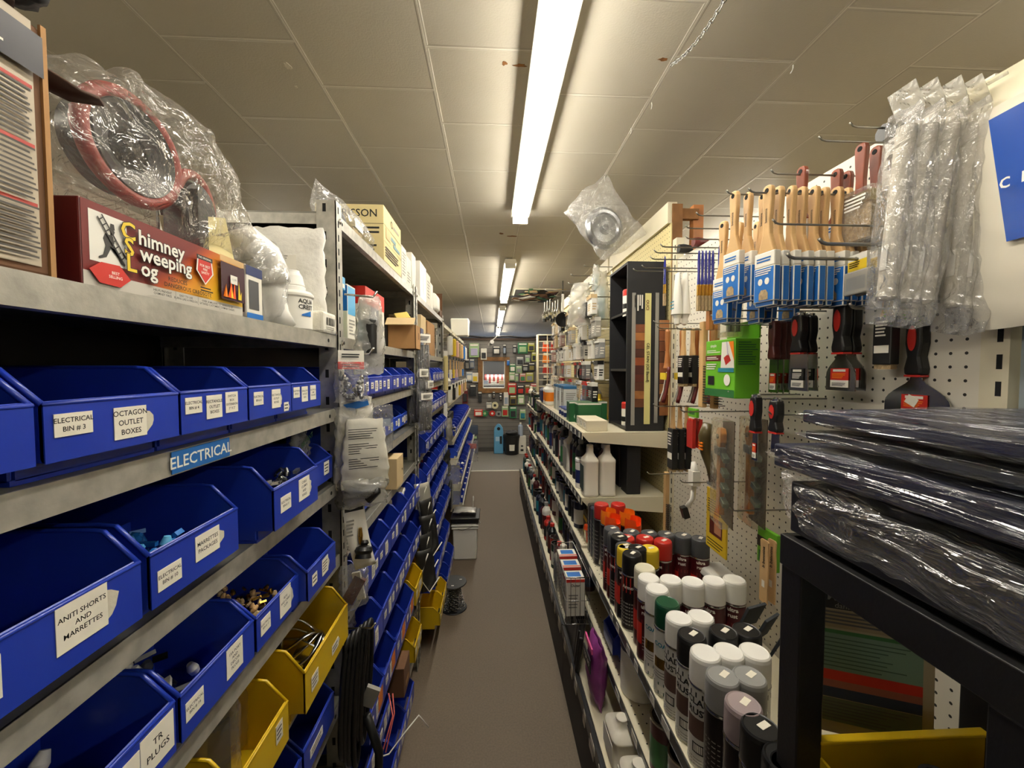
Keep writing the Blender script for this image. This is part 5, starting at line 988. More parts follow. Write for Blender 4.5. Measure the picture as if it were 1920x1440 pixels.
# ------------------------------------------------------------ goods on the white pegboard
def hook(px, py, y, label, r=.0021, tip=.016, m=DARKWIRE, x1=PBX):
    p = P(px, py, y=y); pts = [(x1, y, p.z), (x1 - .02, y, p.z), (p.x + tip, y, p.z), (p.x + tip * .45, y, p.z + tip * .15), (p.x, y, p.z + tip * .6)]
    tag(MB().tube(pts, r, m, 8).build('wire_hook'), label, 'hook', 'wire hooks on the pegboard'); return p
for a_ in [(1593, 238, .835, 'long hook holding the black clips at the top of the pegboard'), (1535, 264, .83, 'hook through the film-wrapped reddish brushes'), (1445, 326, .90, 'hook through the white-sleeved reddish brushes'), (1362, 364, .95, 'hook through the first bunch of beech brushes'), (1403, 361, .862, 'hook through the second bunch of beech brushes'),
    (1305, 404, 1.16, 'empty hook above the blue-sleeved brushes, topmost'), (1285, 428, 1.22, 'empty hook above the blue-handled brushes, middle'), (1285, 448, 1.26, 'empty hook above the blue-handled brushes, lower'), (1238, 463, 1.30, 'empty hook over the stain cabinet, topmost'), (1226, 474, 1.34, 'empty hook over the stain cabinet, second'), (1219, 486, 1.38, 'empty hook over the stain cabinet, third'),
    (1203, 502, 1.44, 'hook holding the caulking tubes'), (1187, 508, 1.50, 'hook holding the single blue-handled brush'), (1535, 457, .73, 'stout empty hook pointing over the clear blade packs', .0034), (1475, 484, .785, 'stout hook through the clear blade packs', .0034), (1484, 577, .90, 'hook through the black putty knives', .0024), (1333, 597, 1.06, 'hook through the brown-handled scrapers'), (1350, 609, 1.10, 'hook under the clear strips beside the green carton'), (1370, 582, 1.0, 'hook above the brown-handled scrapers'),
    (1472, 576, .87, 'hook through the twin red-spotted putty knives', .0024), (1592, 578, .775, 'hook through the broad putty knife', .003), (1225, 606, 1.46, 'hook holding the red-headed brushes, upper'), (1232, 616, 1.40, 'hook holding the red-headed brushes, lower'), (1268, 618, 1.30, 'hook holding the wooden wire brushes'), (1225, 762, 1.44, 'hook holding the black foam brushes'), (1275, 772, 1.26, 'hook for the amber scraper packs'), (1365, 740, 1.08, 'pale hook under the green carton'), (1410, 748, .99, 'hook through the small red-spotted knife'), (1440, 778, .93, 'hook behind the film-wrapped panels'), (1213, 889, 1.70, 'empty hook above the grey wire brush'), (1275, 905, 1.30, 'hook holding the white detail brush'), (1368, 958, 1.06, 'hook under the amber packs'), (1448, 420, .80, 'empty dark hook behind the beech brushes')]: hook(*a_)
FERR = mat('ferrule metal', 'b8a878', .25, 1)
def outline(ws):                       # [(z, halfwidth)] -> polygon
    return [(w, z) for z, w in ws] + [(-w, z) for z, w in reversed(ws)]
def rod_hole(par, z, t): MB().lathe([(.0055, -t / 2 - .0006), (.0055, t / 2 + .0006)], SLOT, (0, 0, z), 'x', 10).build('hang_hole', par)
def beech_brush(name, label, loc, group, wood, sleeve, rz=0, L=.125, film_=False, kind=0):
    t = thing(name, label, 'paint brush', loc, rz, group)
    ws = [(.016, .004), (.013, .010), (.004, .0125), (-.02, .0115), (-.06, .0085), (-.09, .0095), (-L, .02), (-L - .006, .022)]
    MB().prism(outline(ws), (-.006, 0, 0), Y, ZZ, (.012, 0, 0), wood).build('handle', t, .003); rod_hole(t, .004, .012)
    MB().text('benntina' if kind == 0 else 'b', (-.0064, 0, -.05), (0, 0, 1), (0, 1, 0), .009, INK, .01).build('lettering', t) if kind == 0 else None
    z = -L - .004
    if kind == 0:
        q = MB(); q.box((0, 0, z - .016), (.016, .054, .032), PAPER); q.box((0, 0, z - .07), (.0165, .055, .076), BOXBL); q.box((0, 0, z - .112), (.012, .05, .012), mat('deep blue card', '134a86', .5)); s_ = q.build('card_sleeve', t, .002)
        q = MB(); q.lines((-.0088, 0, z - .043), -Y, ZZ, .045, .014, 3, PAPER); [q.prism([(.006 * cos(a), .0075 * sin(a)) for a in [2 * pi * k / 12 for k in range(12)]], (-.0084, .009 * sgn, z - .064), -Y, ZZ, (-.0005, 0, 0), PAPER) for sgn in (-1, 1)]
        q.prism([(-.012, -.012), (.012, -.012), (.012, .002), (.006, .01), (-.006, .01), (-.012, .002)], (-.0084, 0, z - .092), -Y, ZZ, (-.0005, 0, 0), BRISTLE); q.lines((-.0086, 0, z - .016), -Y, ZZ, .04, .012, 2, BOXBL); q.build('print', s_)
    elif kind == 1:
        q = MB(); q.box((0, 0, z - .028), (.017, .05, .056), PAPER); q.box((0, 0, z - .078), (.0175, .051, .044), mat('royal blue card', '1d4fa8', .45)); s_ = q.build('card_sleeve', t, .0015)
        q = MB(); q.lines((-.0092, 0, z - .012), -Y, ZZ, .042, .014, 2, BOXBL); q.prism([(-.004, -.03), (.004, -.03), (.012, .008), (.008, .012), (0, -.012)], (-.0088, 0, z - .045), -Y, ZZ, (-.0005, 0, 0), BOXBL); q.rect((-.0096, .0, z - .064), -Y, ZZ, .018, .014, STICK); q.lines((-.0096, 0, z - .088), -Y, ZZ, .03, .008, 1, PAPER); q.build('print', s_)
    else:
        MB().box((0, 0, z - .012), (.018, .058, .024), FERR).build('ferrule', t); MB().box((0, 0, z - .06), (.016, .058, .075), BRISTLE, taper=(.6, 1)).build('bristles', t)
        q = MB().box((0, 0, z - .05), (.024, .066, .115), FILM); q.build('film_sleeve', t); q = MB(); q.lines((-.0125, 0, z - .02), -Y, ZZ, .05, .03, 4, PAPER); q.build('print', t)
    return t
zA = P(1388, 372, y=.95).z; grp = 'beech brushes in blue card sleeves'
b0 = None
for i in range(6):
    loc = (.585 + .036 * i, .95 + .004 * (i % 2), zA)
    lb = 'beech brush in a blue sleeve, %s from the aisle in the first bunch' % nth(i)
    b0 = beech_brush('paint_brush', lb, loc, grp, WOODL, 0, R(8)) if i == 0 else dup(b0, loc, lb, rot=(0, 0, R(-6 + 7 * (i % 3))))
zB = P(1453, 362, y=.862).z
for i in range(9): dup(b0, (.607 + .026 * i, .862 + .004 * (i % 2), zB), 'beech brush in a blue sleeve, %s from the aisle in the second bunch' % nth(i), rot=(0, 0, R(9 - 8 * (i % 3))))
for i in range(5): dup(b0, (.60 + .045 * i, 1.02 + .006 * (i % 2), zA - .045), 'beech brush hanging lower behind the first bunch, %s from the aisle' % nth(i), rot=(0, R(4 * (i % 2)), R(10 - 7 * (i % 3))))
zC = P(1510, 326, y=.90).z; r0 = None
for i, x in enumerate((.712, .795, .82)):
    lb = 'reddish-handled brush in a white and blue sleeve, %s from the aisle' % nth(i); r0 = beech_brush('paint_brush', lb, (x, .90, zC), 'reddish brushes in card sleeves', WOODR, 0, R(6), .105, kind=1) if i == 0 else dup(r0, (x, .90, zC - .004 * i), lb)
zD = P(1636, 284, y=.83).z; f0 = None
for i, x in enumerate((.787, .822)):
    lb = '%s reddish-handled brush wrapped in clear film' % ['front', 'rear'][i]; f0 = beech_brush('paint_brush', lb, (x, .83, zD), 'film-wrapped reddish brushes', WOODR, 0, R(4), .085, kind=2) if i == 0 else dup(f0, (x, .832, zD - .004), lb)
t = thing('clip_bundle', 'black plastic clips bunched on the top hook of the pegboard', 'clips', P(1690, 250, y=.835))
q = MB(); rg = random.Random(4)
MB().lathe([(.0, -.012), (.018, -.012), (.018, .0), (.010, .0), (.010, .012), (.0, .012)], BLACK, (-.03, 0, 0), 'x', 10, smooth=False).build('round_clip', t)
for k in range(6): MB().box((rg.uniform(-.02, .03), rg.uniform(-.02, .02), rg.uniform(-.02, .02)), (.012, .03, .012), BLACKM, Matrix.Rotation(rg.uniform(-1, 1), 3, 'X') @ Matrix.Rotation(rg.uniform(-1, 1), 3, 'Z')).build('clip', t)
tag(MB().lathe([(.006, -.02), (.008, -.012), (.005, -.01), (.005, .0), (.009, .004), (.006, .01)], STEEL, seg=10).build('small_fitting', loc=P(1672, 300, y=.83)), 'small shiny fitting hanging beside the film-wrapped brushes', 'fitting')
# clear blade packs with yellow labels
CLP = mat('frosted clear plastic', 'cfcabd', .25, 0, .05, 40, trans=.35); z0 = P(1672, 500, y=.785).z; c0 = None
for i in range(5):
    x = .745 + .020 * i; lb = 'clear plastic pack with a yellow label, %s from the aisle' % nth(i)
    if i: dup(c0, (x, .785 - .004 * i, z0), lb, rot=(0, 0, R(-12))); continue
    c0 = thing('blade_pack', lb, 'blade pack', (x, .785, z0), R(-8), 'clear blade packs on the stout hook')
    MB().box((0, 0, -.032), (.011, .068, .048), CLP).build('clear_case', c0, .003); MB().box((0, 0, .008), (.006, .05, .034), PAPER).build('header_card', c0); q = MB(); q.rect((-.0034, 0, .002), -Y, ZZ, .05, .02, YELC); q.lines((-.0037, .006, .004), -Y, ZZ, .03, .012, 3, INK); q.lines((-.0034, .01, .018), -Y, ZZ, .02, .006, 1, INK); q.build('print', c0); MB().box((-.002, .0, -.034), (.007, .05, .026), GREY).build('blade', c0)
# putty knives
BLADE = mat('brushed blade', '9c9b98', .2, 1, .02, 200)
def knife(label, loc, hl, bw, bl, group, spot=True, card='red', hm=BLACK, rz=0, hw=.0175, flare=True):
    t = thing('putty_knife', label, 'putty knife', loc, rz, group)
    ws = [(.012, hw * .72), (.004, hw * .92), (-hl * .35, hw * .98), (-hl * .62, hw * .72), (-hl * .86, hw * 1.02), (-hl, hw * .95)]
    MB().prism(outline(ws), (-.011, 0, 0), Y, ZZ, (.022, 0, 0), hm).build('handle', t, .005, seg=3)
    if spot: MB().prism([(.0085 * cos(a), hl * .26 * sin(a)) for a in [2 * pi * k / 20 for k in range(20)]], (-.0105, .001, -hl * .24), Y, ZZ, (-.002, 0, 0), RED).build('red_grip', t); MB().lathe([(.012, -.003), (.012, .003), (.006, .006)], STEEL, (0, 0, .013), 'z', 14, sq=(.8, 1.1)).build('steel_cap', t); MB().box((0, 0, -hl - .0015), (.020, hw * 1.8, .004), RED).build('red_collar', t)
    rod_hole(t, -.004, .023)
    w0 = .010; bs = [(-hl - .002, w0), (-hl - bl * .1, w0 * 1.2)] + [(-hl - bl * (.1 + .5 * k / 6), w0 + (bw / 2 - w0) * sin(pi / 2 * k / 6) ** 1.2) for k in range(1, 7)] + [(-hl - bl, bw / 2)]
    if not flare: bs = [(-hl, bw * .42), (-hl - bl, bw / 2)]
    MB().prism(outline(bs), (-.0012, 0, 0), Y, ZZ, (.0024, 0, 0), BLADE).build('blade', t)
    if card: 
        q = MB(); cw, ch = min(bw * .62, .05), bl * .5; zc = -hl - bl * .66; m = REDC if card == 'red' else BLACK
        q.box((-.0028, 0, zc + ch * .18), (.0012, cw, ch * .62), m); q.box((-.0028, 0, zc - ch * .32), (.0012, cw, ch * .38), PAPER); s_ = q.build('card_label', t)
        q = MB(); q.rect((-.0037, .0, zc + ch * .38), -Y, ZZ, cw * .7, ch * .12, PAPER); q.lines((-.0037, 0, zc + ch * .1), -Y, ZZ, cw * .8, ch * .3, 4, ORANGE2 if card == 'red' else PAPER); q.lines((-.0037, 0, zc - ch * .36), -Y, ZZ, cw * .8, ch * .2, 3, INK); q.build('print', s_)
    return t
knife('broad putty knife with a red spotted handle beside the slotted upright', P(1722, 612, y=.765), .098, .125, .095, 'red-spotted putty knives')
t = _ = MB().box((0, 0, 0), (.0008, .022, .018), STICK, Matrix.Rotation(.5, 3, 'X')).build('price_sticker'); p_ = P(1713, 746, y=.765); _.location = (-.0042, .004, -.150); _.parent = [o for o in bpy.data.objects if o.get('label', '').startswith('broad putty')][0]
k1 = knife('putty knife with a red label, front of the pair', P(1580, 582, y=.86), .094, .075, .085, 'red-spotted putty knives'); dup(k1, k1.location + Vector((.035, .012, 0)), 'putty knife with a red label, rear of the pair')
k2 = knife('narrow black putty knife in a black sleeve, front one', P(1500, 600, y=.92), .078, .062, .09, 'black-sleeved putty knives', True, 'black', flare=False); dup(k2, k2.location + Vector((.03, .008, 0)), 'narrow black putty knife in a black sleeve, rear one')
k3 = knife('brown-handled scraper, first from the aisle', P(1453, 610, y=1.0), .088, .034, .085, 'brown-handled scrapers', False, 'red', mat('dark brown wood', '4f211c', .35), flare=False, hw=.013)
for i in (1, 2): dup(k3, k3.location + Vector((.02 * i, .006 * i, 0)), 'brown-handled scraper, %s from the aisle' % nth(i))
knife('small red-spotted knife hanging under the green carton', P(1418, 752, y=.99), .078, .022, .075, 'red-spotted putty knives', True, 'red', flare=False, hw=.013)
knife('red-spotted knife partly behind the film-wrapped panels', P(1456, 760, y=.93), .065, .03, .05, 'red-spotted putty knives', True, None, flare=False, hw=.016)
def chip(label, loc, w=.04, m=BLACK, L=.06, hm=WOODL, group='brushes in black card sleeves', h=.1):
    t = thing('chip_brush', label, 'paint brush', loc, 0, group); MB().prism(outline([(.012, .005), (.006, .009), (-L * .5, .008), (-L, w * .34)]), (-.005, 0, 0), Y, ZZ, (.01, 0, 0), hm).build('handle', t, .002)
    q = MB().box((0, 0, -L - h / 2), (.02, w, h), m); s_ = q.build('card_sleeve', t, .002); q = MB(); q.lines((-.0107, 0, -L - h * .25), -Y, ZZ, w * .7, h * .35, 5, PAPER); q.rect((-.0107, 0, -L - h * .68), -Y, ZZ, w * .8, h * .16, STICK); q.build('print', s_); MB().box((0, 0, -L - h - .004), (.014, w * .9, .012), BRISTLE).build('bristle_tips', t); return t
chip('small brush in a black card sleeve between the putty knives', P(1664, 572, y=.80), .04, BLACK, .024)
MB
# green applicator carton
gb = thing('applicator_carton', 'lime green applicator carton hanging at the middle of the pegboard', 'carton', (.695, 1.13, P(1370, 745, y=1.1).z))
MB().box((0, 0, .082), (.07, .15, .165), LIME).build('body', gb, .002); MB().box((.033, 0, .19), (.004, .15, .05), LIME).build('hang_tab', gb)
q = MB(); prints(q, (.07, .15, .165), [('-x', 't', .28, .90, .075, 'simple', WHITE, .02), ('-x', 'l', .3, .8, .5, .06, 2, WHITE), ('-x', 'r', .3, .68, .6, .10, DKRED), ('-x', 'l', .3, .68, .5, .06, 2, WHITE), ('-x', 'p', 0, 0, [(.58, .95), (.95, .95), (.98, .5), (.55, .5)], PAPER), ('-x', 'p', 0, 0, [(.8, .95), (.95, .95), (.98, .62)], ORANGE2), ('-x', 'p', 0, 0, [(.65, .68), (.8, .75), (.88, .63), (.72, .55)], RED), ('-x', 'p', 0, 0, [(.72, .95), (.76, .95), (.80, .72), (.77, .72)], mat('lilac print', 'b9b0c0', .5)), ('-x', 'r', .72, .47, .5, .07, TEAL), ('-x', 'l', .28, .53, .45, .12, 3, WHITE), ('-x', 'p', 0, 0, [(.77 + .1 * cos(a), .3 + .1 * sin(a)) for a in [2 * pi * k / 16 for k in range(16)]], PAPER), ('-x', 'r', .23, .28, .22, .16, BLACK), ('-x', 'l', .7, .08, .5, .08, 3, WHITE), ('-x', 'r', .5, .07, 1, .13, GREEN), ('-y', 'l', .5, .75, .8, .4, 10, GREEN)]); q.build('print', gb)
# wooden wire brushes
def wire_brush(label, loc, L, m=WOODO, rx=0):
    t = thing('wire_brush', label, 'wire brush', loc, 0, 'wooden wire brushes'); MB().box((0, 0, -L / 2), (.018, .026, L), m).build('handle', t, .003)
    q = MB()
    for k in range(15):
        for j in range(3): q.lathe([(.0016, 0), (.0012, -.024)], DKBRIS, (-.006 + .006 * j, -.013, -L * .52 - L * .45 * k / 15), Matrix.Rotation(-pi / 2, 3, 'X'), 5)
    s_ = q.build('wire_bristles', t); s_['kind'] = 'stuff'; return t
wire_brush('long wooden wire brush, aisle side, next to the green carton', P(1320, 603, y=1.30), .285, WOODL); wire_brush('long wooden wire brush behind, next to the green carton', P(1342, 603, y=1.30), .29, mat('oiled beech', 'a8814f', .5))
wire_brush('wooden wire brush hanging at the shelf corner over the paint cans', P(1250, 885, y=1.72), .27, WOODL)
# red-headed brushes
r1 = None
for i in range(4):
    loc = P(1252, 622, y=1.46) + Vector((.045 * i, -.02 * i, 0)); lb = 'wood-handled brush with a curved red head, %s from the aisle' % nth(i)
    if i: dup(r1, loc, lb); continue
    r1 = thing('red_brush', lb, 'paint brush', loc, 0, 'red-headed brushes'); MB().lathe([(.004, .01), (.009, .0), (.009, -.03), (.007, -.07), (.011, -.12), (.014, -.135)], WOODO, seg=12).build('handle', r1)
    q = MB(); q.grid(lambda a, b: Vector((-.012 + .024 * a - .02 * b * b, -.028 + .056 * a, -.13 - .13 * b)), 6, 10, DKRED); q.build('red_head', r1, solid=.012); MB().box((-.008, 0, -.165), (.016, .05, .025), YELC).build('yellow_band', r1); MB().tube([(.012, .03, -.15), (.0, .03, -.22), (-.016, .026, -.262)], .003, PAPER, 6).build('pale_edge', r1)
for i in range(3): chip('beech brush with black and white sleeve, %s beside the red heads' % nth(i), P(1282 + 12 * i, 622, y=1.40) + Vector((.01 * i, 0, 0)), .045, BLACK, .085, WOODL, 'black-sleeved brushes by the red heads', .10)
for i in range(3): chip('brush in a long black sleeve under the red heads, %s from the aisle' % nth(i), P(1262 + 13 * i, 766, y=1.46), .045, BLACK, .075, WOODL, 'long black-sleeved brushes', .15)
# caulk tubes and blue-handled brushes
for i in range(2):
    t = thing('caulk_tube', 'white squeeze tube with teal bands, %s from the aisle' % nth(i), 'tube', P(1271 + 14 * i, 512, y=1.44), 0, 'white and teal squeeze tubes')
    MB().grid(lambda a, b: Vector((cos(2 * pi * a) * (.004 + .017 * b), sin(2 * pi * a) * .022 * (.9 + .1 * b), -.15 * b)), 16, 8, WHITE, True, True).build('tube', t); MB().lathe([(.018, -.15), (.012, -.165), (.010, -.185), (.004, -.19)], WHITE, seg=14).build('nozzle', t)
    q = MB(); [q.rect((-.0195, 0, -.105 - .012 * k), -Y, ZZ, .03, .004, TEAL) for k in range(3)]; q.build('teal_band', t)
bb = None
def blue_brush(label, loc):
    global bb
    if bb: return dup(bb, loc, label)
    bb = thing('trim_brush', label, 'paint brush', loc, 0, 'blue-handled trim brushes'); MB().lathe([(.002, .01), (.0035, .0), (.0048, -.03), (.004, -.06), (.0052, -.085), (.0048, -.095)], mat('blue lacquer', '23277c', .2, coat=.5), seg=12).build('handle', bb); MB().box((0, 0, -.112), (.009, .011, .036), BRASS).build('ferrule', bb, .002); MB().box((0, 0, -.152), (.008, .012, .046), BRISTLE).build('bristles', bb)
blue_brush('single blue-handled brush over the stain swatches', P(1247, 486, y=1.50))
for i in range(8): blue_brush('blue-handled brush in the bunch, %s from the aisle' % nth(i), P(1311 + 6.5 * i + (6 if i > 4 else 0), (476 if i < 5 else 466), y=1.22))
# clear strips, red wood strips, small blue brush
for i in range(3): tag(MB().box((0, 0, -.05), (.012, .02, .11), WOODO).build('wood_scraper', loc=P(1331 + 10 * i, 556, y=1.24)), 'reddish wooden strip behind the beech brushes, %s from the aisle' % nth(i), 'wood strip', 'reddish wood strips')
for i in range(4): t = thing('clear_strip_pack', 'clear strip of packed blades beside the green carton, %s from the aisle' % nth(i), 'blade pack', P(1358 + 8 * i, 560, y=1.12), 0, 'clear strip packs'); MB().box((0, 0, -.05), (.006, .05, .12), FILMK).build('clear_case', t); MB().box((.0, 0, -.05), (.003, .03, .09), GREYD if i % 2 else PAPER).build('card', t)
# amber blister packs
AMB = mat('amber plastic handle', 'b06f1c', .35); OLV = mat('olive smoked plastic', '54492c', .3); TOOLM = mat('green steel blade', '5d6a5c', .3, .6)
def blister(label, loc, rz, front=True):
    t = thing('scraper_blister', label, 'scraper pack', loc, rz, 'amber scraper blister packs')
    MB().box((.012, 0, -.145), (.003, .095, .30), mat('brown backing card', '4a3a26', .6)).build('backing_card', t, .001)
    q = MB(); q.prism(outline([(-.02, .012), (-.035, .022), (-.06, .020), (-.07, .012), (-.2, .010), (-.27, .016)]), (-.012, .012, 0), Y, ZZ, (.018, 0, 0), AMB if front else OLV); q.build('handle', t, .004)
    MB().lathe([(.007, 0), (.007, .004)], BLACK, (-.016, .012, -.045), 'x', 12).build('rivet', t); MB().box((-.008, .004, -.085), (.022, .04, .022), GREYD).build('clamp_band', t, .002)
    for k in range(4): MB().box((-.004, -.026, -.10 - .042 * k), (.016, .032, .016), TOOLM, Matrix.Rotation(.35, 3, 'X')).build('spare_blade', t, .002)
    q = MB(); q.box((-.004, 0, -.145), (.036, .098, .302), FILMK); q.build('clear_blister', t, .006); return t
blister('front amber scraper blister pack hanging below the green carton', (.66, 1.10, P(1360, 790, y=1.1).z), R(-14)); blister('second amber scraper pack behind the front blister', (.735, 1.08, P(1400, 785, y=1.1).z), R(-10))
t = thing('grey_utility_scraper', 'olive curved scraper beside the amber blister packs', 'scraper', P(1327, 800, y=1.2)); MB().tube([(0, 0, .01), (-.006, .006, -.03), (.0, .01, -.08), (.012, .0, -.13), (.022, -.012, -.165)], [.014, .019, .016, .013, .02], OLV, 12).build('handle', t); MB().box((.024, -.014, -.18), (.03, .05, .02), GREYD, Matrix.Rotation(.5, 3, 'Y')).build('head', t); [MB().box((-.019, .004, -.05 - .01 * k), (.004, .02, .005), ORANGE2).build('orange_stripe', t) for k in range(3)]
# small things low on the board
for i in range(2): tag(MB().prism([(-.02, -.05), (.02, -.05), (.022, .03), (.014, .05), (.006, .04), (-.004, .05), (-.014, .042), (-.02, .05)], (0, 0, 0), Y, ZZ, (.012, 0, 0), RED).build('red_pad', loc=P(1293 + 12 * i, 812, y=1.34)), 'red scraper pad, %s behind the black sleeves' % ['front', 'rear'][i], 'pad', 'red scraper pads')
carton('green_header', 'small green hang card above the red pads', 'card', P(1300, 782, y=1.34), (.01, .06, .03), LIME, [('-x', 'r', .5, .5, .6, .4, GREEN)])
t = thing('yellow_packet', 'yellow hang packet with a red picture over the charcoal can', 'packet', P(1345, 920, y=1.28)); MB().box((0, 0, -.105), (.006, .12, .205), YELC).build('packet', t, .002); q = MB(); q.lines((-.0034, 0, -.06), -Y, ZZ, .10, .05, 6, INK, .35); q.rect((-.0034, 0, -.125), -Y, ZZ, .075, .06, DKRED); q.rect((-.0038, -.012, -.125), -Y, ZZ, .04, .04, mat('skin tone print', 'c48a66', .6)); q.lines((-.0034, 0, -.185), -Y, ZZ, .1, .03, 3, INK, .3); q.build('print', t)
t = thing('detail_brush', 'white detail brush with a black tip, hanging low on the pegboard', 'brush', P(1300, 866, y=1.32)); MB().tube([(0, 0, 0), (.004, 0, -.03), (.006, .004, -.07)], [.007, .013, .012], WHITE, 10).build('handle', t); MB().box((.004, 0, -.055), (.026, .034, .05), PAPER).build('card_label', t); MB().tube([(.006, .004, -.08), (.004, .008, -.13), (-.012, .014, -.16)], [.009, .008, .009], WHITE, 10).build('neck', t); MB().box((-.018, .018, -.18), (.02, .022, .04), BLACK, Matrix.Rotation(-.3, 3, 'Y')).build('bristles', t)
for i in range(2):
    t = thing('stir_stick', 'wooden paint stir stick, %s of the pair by the black cart' % ['front', 'rear'][i], 'stir stick', P(1447 - 14 * i, 1012, y=.98) + Vector((.0, 0, 0)), R(4), 'wooden stir sticks'); MB().prism(outline([(.0, .010), (-.004, .014), (-.03, .0125), (-.06, .0145), (-.165, .0135)]), (0, 0, 0), Y, ZZ, (.004, 0, 0), WOODL).build('stick', t, .0008); MB().text('b benntina', (-.0006, 0, -.045), (0, 0, 1), (0, 1, 0), .013, INK, .015).build('lettering', t); MB().rect((-.0006, .0, -.115), -Y, ZZ, .010, .018, STICK).build('price_sticker', t)
carton('green_pack', 'bright green hang pack behind the stir sticks', 'pack', P(1440, 1062, y=1.03), (.012, .075, .10), LIME, [('-x', 'r', .5, .6, 1, .3, BLACK), ('-x', 'r', .5, .2, .8, .3, GREEN)])
# roller sleeves in film, blue bag
FUZZ = mat('fleece sleeve', 'cfc8b8', .9, 0, .4, 300); zr = P(1790, 235, y=.70).z; rl = None
for i in range(5):
    x, y = .752 + .024 * i, .705 - .014 * i; lb = 'white roller sleeve in clear film, %s from the aisle' % nth(i)
    if i: dup(rl, (x, y, zr - .006 * i), lb, rot=(0, R(2 * (i % 3) + 3), 0)); continue
    rl = thing('roller_sleeve', lb, 'roller sleeve', (x, y, zr), 0, 'film-wrapped roller sleeves'); rl.rotation_euler = (0, R(5), 0)
    MB().lathe([(.008, 0), (.015, -.004), (.0155, -.31), (.010, -.315)], FUZZ, seg=16).build('fleece', rl)
    flatbag(MB(), (-.008, 0, -.165), .062, .385, .04, FILM, 101, u=Y, n=X, amp=.006, nu=20, nv=24).build('film_wrap', rl); MB().box((-.004, .004, .045), (.001, .05, .05), FILMH, Matrix.Rotation(-.5, 3, 'Y')).build('film_tab', rl)
    MB().box((-.0165, -.002, -.24), (.001, .012, .045), PAPER).build('barcode_label', rl)
t = thing('cream_sheet', 'cream plastic sheet behind the roller sleeves at the top of the pegboard', 'sheet', (.845, .66, P(1800, 150, y=.66).z)); MB().grid(lambda a, b: Vector((-.02 * sin(3 * b) - .02 * (1 - b), .07 - .34 * a, -.36 * (1 - b) + .0)), 6, 8, mat('cream polythene', 'd8cfb4', .3)).build('sheet', t, solid=.002)
t = thing('blue_white_bag', 'white bag with a bright blue panel beside the roller sleeves', 'bag', (.82, .55, P(1870, 190, y=.6).z - .17)); flatbag(MB(), (0, 0, 0), .20, .36, .05, mat('milky bag film', 'd9d2c0', .25, 0, .25, 25), 105, u=Y, n=X, amp=.006, nu=22, nv=20).build('bag_film', t)
q = MB(); q.grid(lambda a, b: Vector((-.028 - .006 * sin(pi * a), .065 - .17 * a - .03 * (1 - b), -.05 + .20 * b)), 6, 6, mat('strong blue print', '1c4aa3', .25)); q.text('S', (-.040, -.02, .12), -Y, ZZ, .05, WHITE); q.text('c r', (-.040, .02, .04), -Y, ZZ, .035, WHITE); q.build('blue_panel', t)
# ------------------------------------------------------------ gondola goods further along
# black stain display cabinet
cz = Z(.31) + .0008; y0, y1 = 1.92, 2.20
cx0 = P(1142, 800, y=2.2).x; ctop = P(1200, 490, y=1.92).z
cab = thing('stain_cabinet', 'black display cabinet with wood stain swatches standing on the top shelf', 'display cabinet', (0, 0, cz))
h = ctop - cz; xr = PBX - .02; xl = P(1175, 700, y=y0).x
MB().bx((xl, y0, 0), (xr, y0 + .012, h), BLACKM).build('side_panel', cab); MB().bx((xl, y1, 0), (xr, y1 + .012, h), BLACKM).build('side_panel', cab)
MB().bx((xr - .012, y0 + .012, 0), (xr, y1, h), BLACKM).build('back_panel', cab); MB().bx((xl, y0 + .012, h - .012), (xr - .012, y1, h), BLACKM).build('top_panel', cab)
for k in (0, 1, 2):
    z = [.004, h * .355, h * .70][k]; MB().bx((xl + .004, y0 + .012, z), (xr - .012, y1, z + .012), BLACK).build('inner_shelf', cab)
q = MB()
def SP_(px, py): p = P(px, py, y=y0); return Vector((p.x, y0 - .001, p.z - cz))
def strip(px0, py0, px1, py1, m, d=.0): a, b = SP_(px0, py0), SP_(px1, py1); q.bx((a.x, y0 - .0015 - d, b.z), (b.x, y0 - d, a.z), m)
SWC = ['7a4326', 'a86a34', '6d3a20', '4c2418', '8e4522', '4a1d18', '592418', '5b2f1c', '9c6534', '643a22']
for k, c_ in enumerate(SWC): strip(1190, 608 + 15.6 * k, 1210, 623 + 15.6 * k, mat('stain swatch ' + c_, c_, .35, 0, .05, 80, .25, 30), .001)
for k, c_ in enumerate(['a9744a', '8a4f2c', '6b3b22', '55301d', '8a4f2c', '5c2c1c', '9a6a3e', '70401f', '8c5a34']): strip(1236, 600 + 20 * k, 1256, 619 + 20 * k, mat('stain swatch b' + c_, c_, .35, 0, .05, 80, .25, 30), .001)
q.build('swatch', cab); q = MB()
YL = mat('pale yellow strip', 'd8d08a', .5); strip(1209.5, 550, 1217.5, 795, YL, .003); strip(1185, 549, 1189, 797, PGREY, .002); strip(1229, 549, 1232, 793, PGREY, .002)
for c_, ww in ((1190, 24), (1195, 30), (1199, 20), (1203, 26)): strip(c_, 553, c_ + 2, 553 + ww, PAPER, .002)
q.build('label_strip', cab); q = MB(); a = SP_(1213.5, 680); q.text('GEL STAIN (Oil Based)', a + Vector((0, -.006, .0)), (0, 0, -1), (1, 0, 0), .020, INK, .012); a = SP_(1213, 580); q.text('OUCI', a + Vector((0, -.006, .02)), (0, 0, -1), (1, 0, 0), .02, DKRED, .02); q.build('lettering', cab)
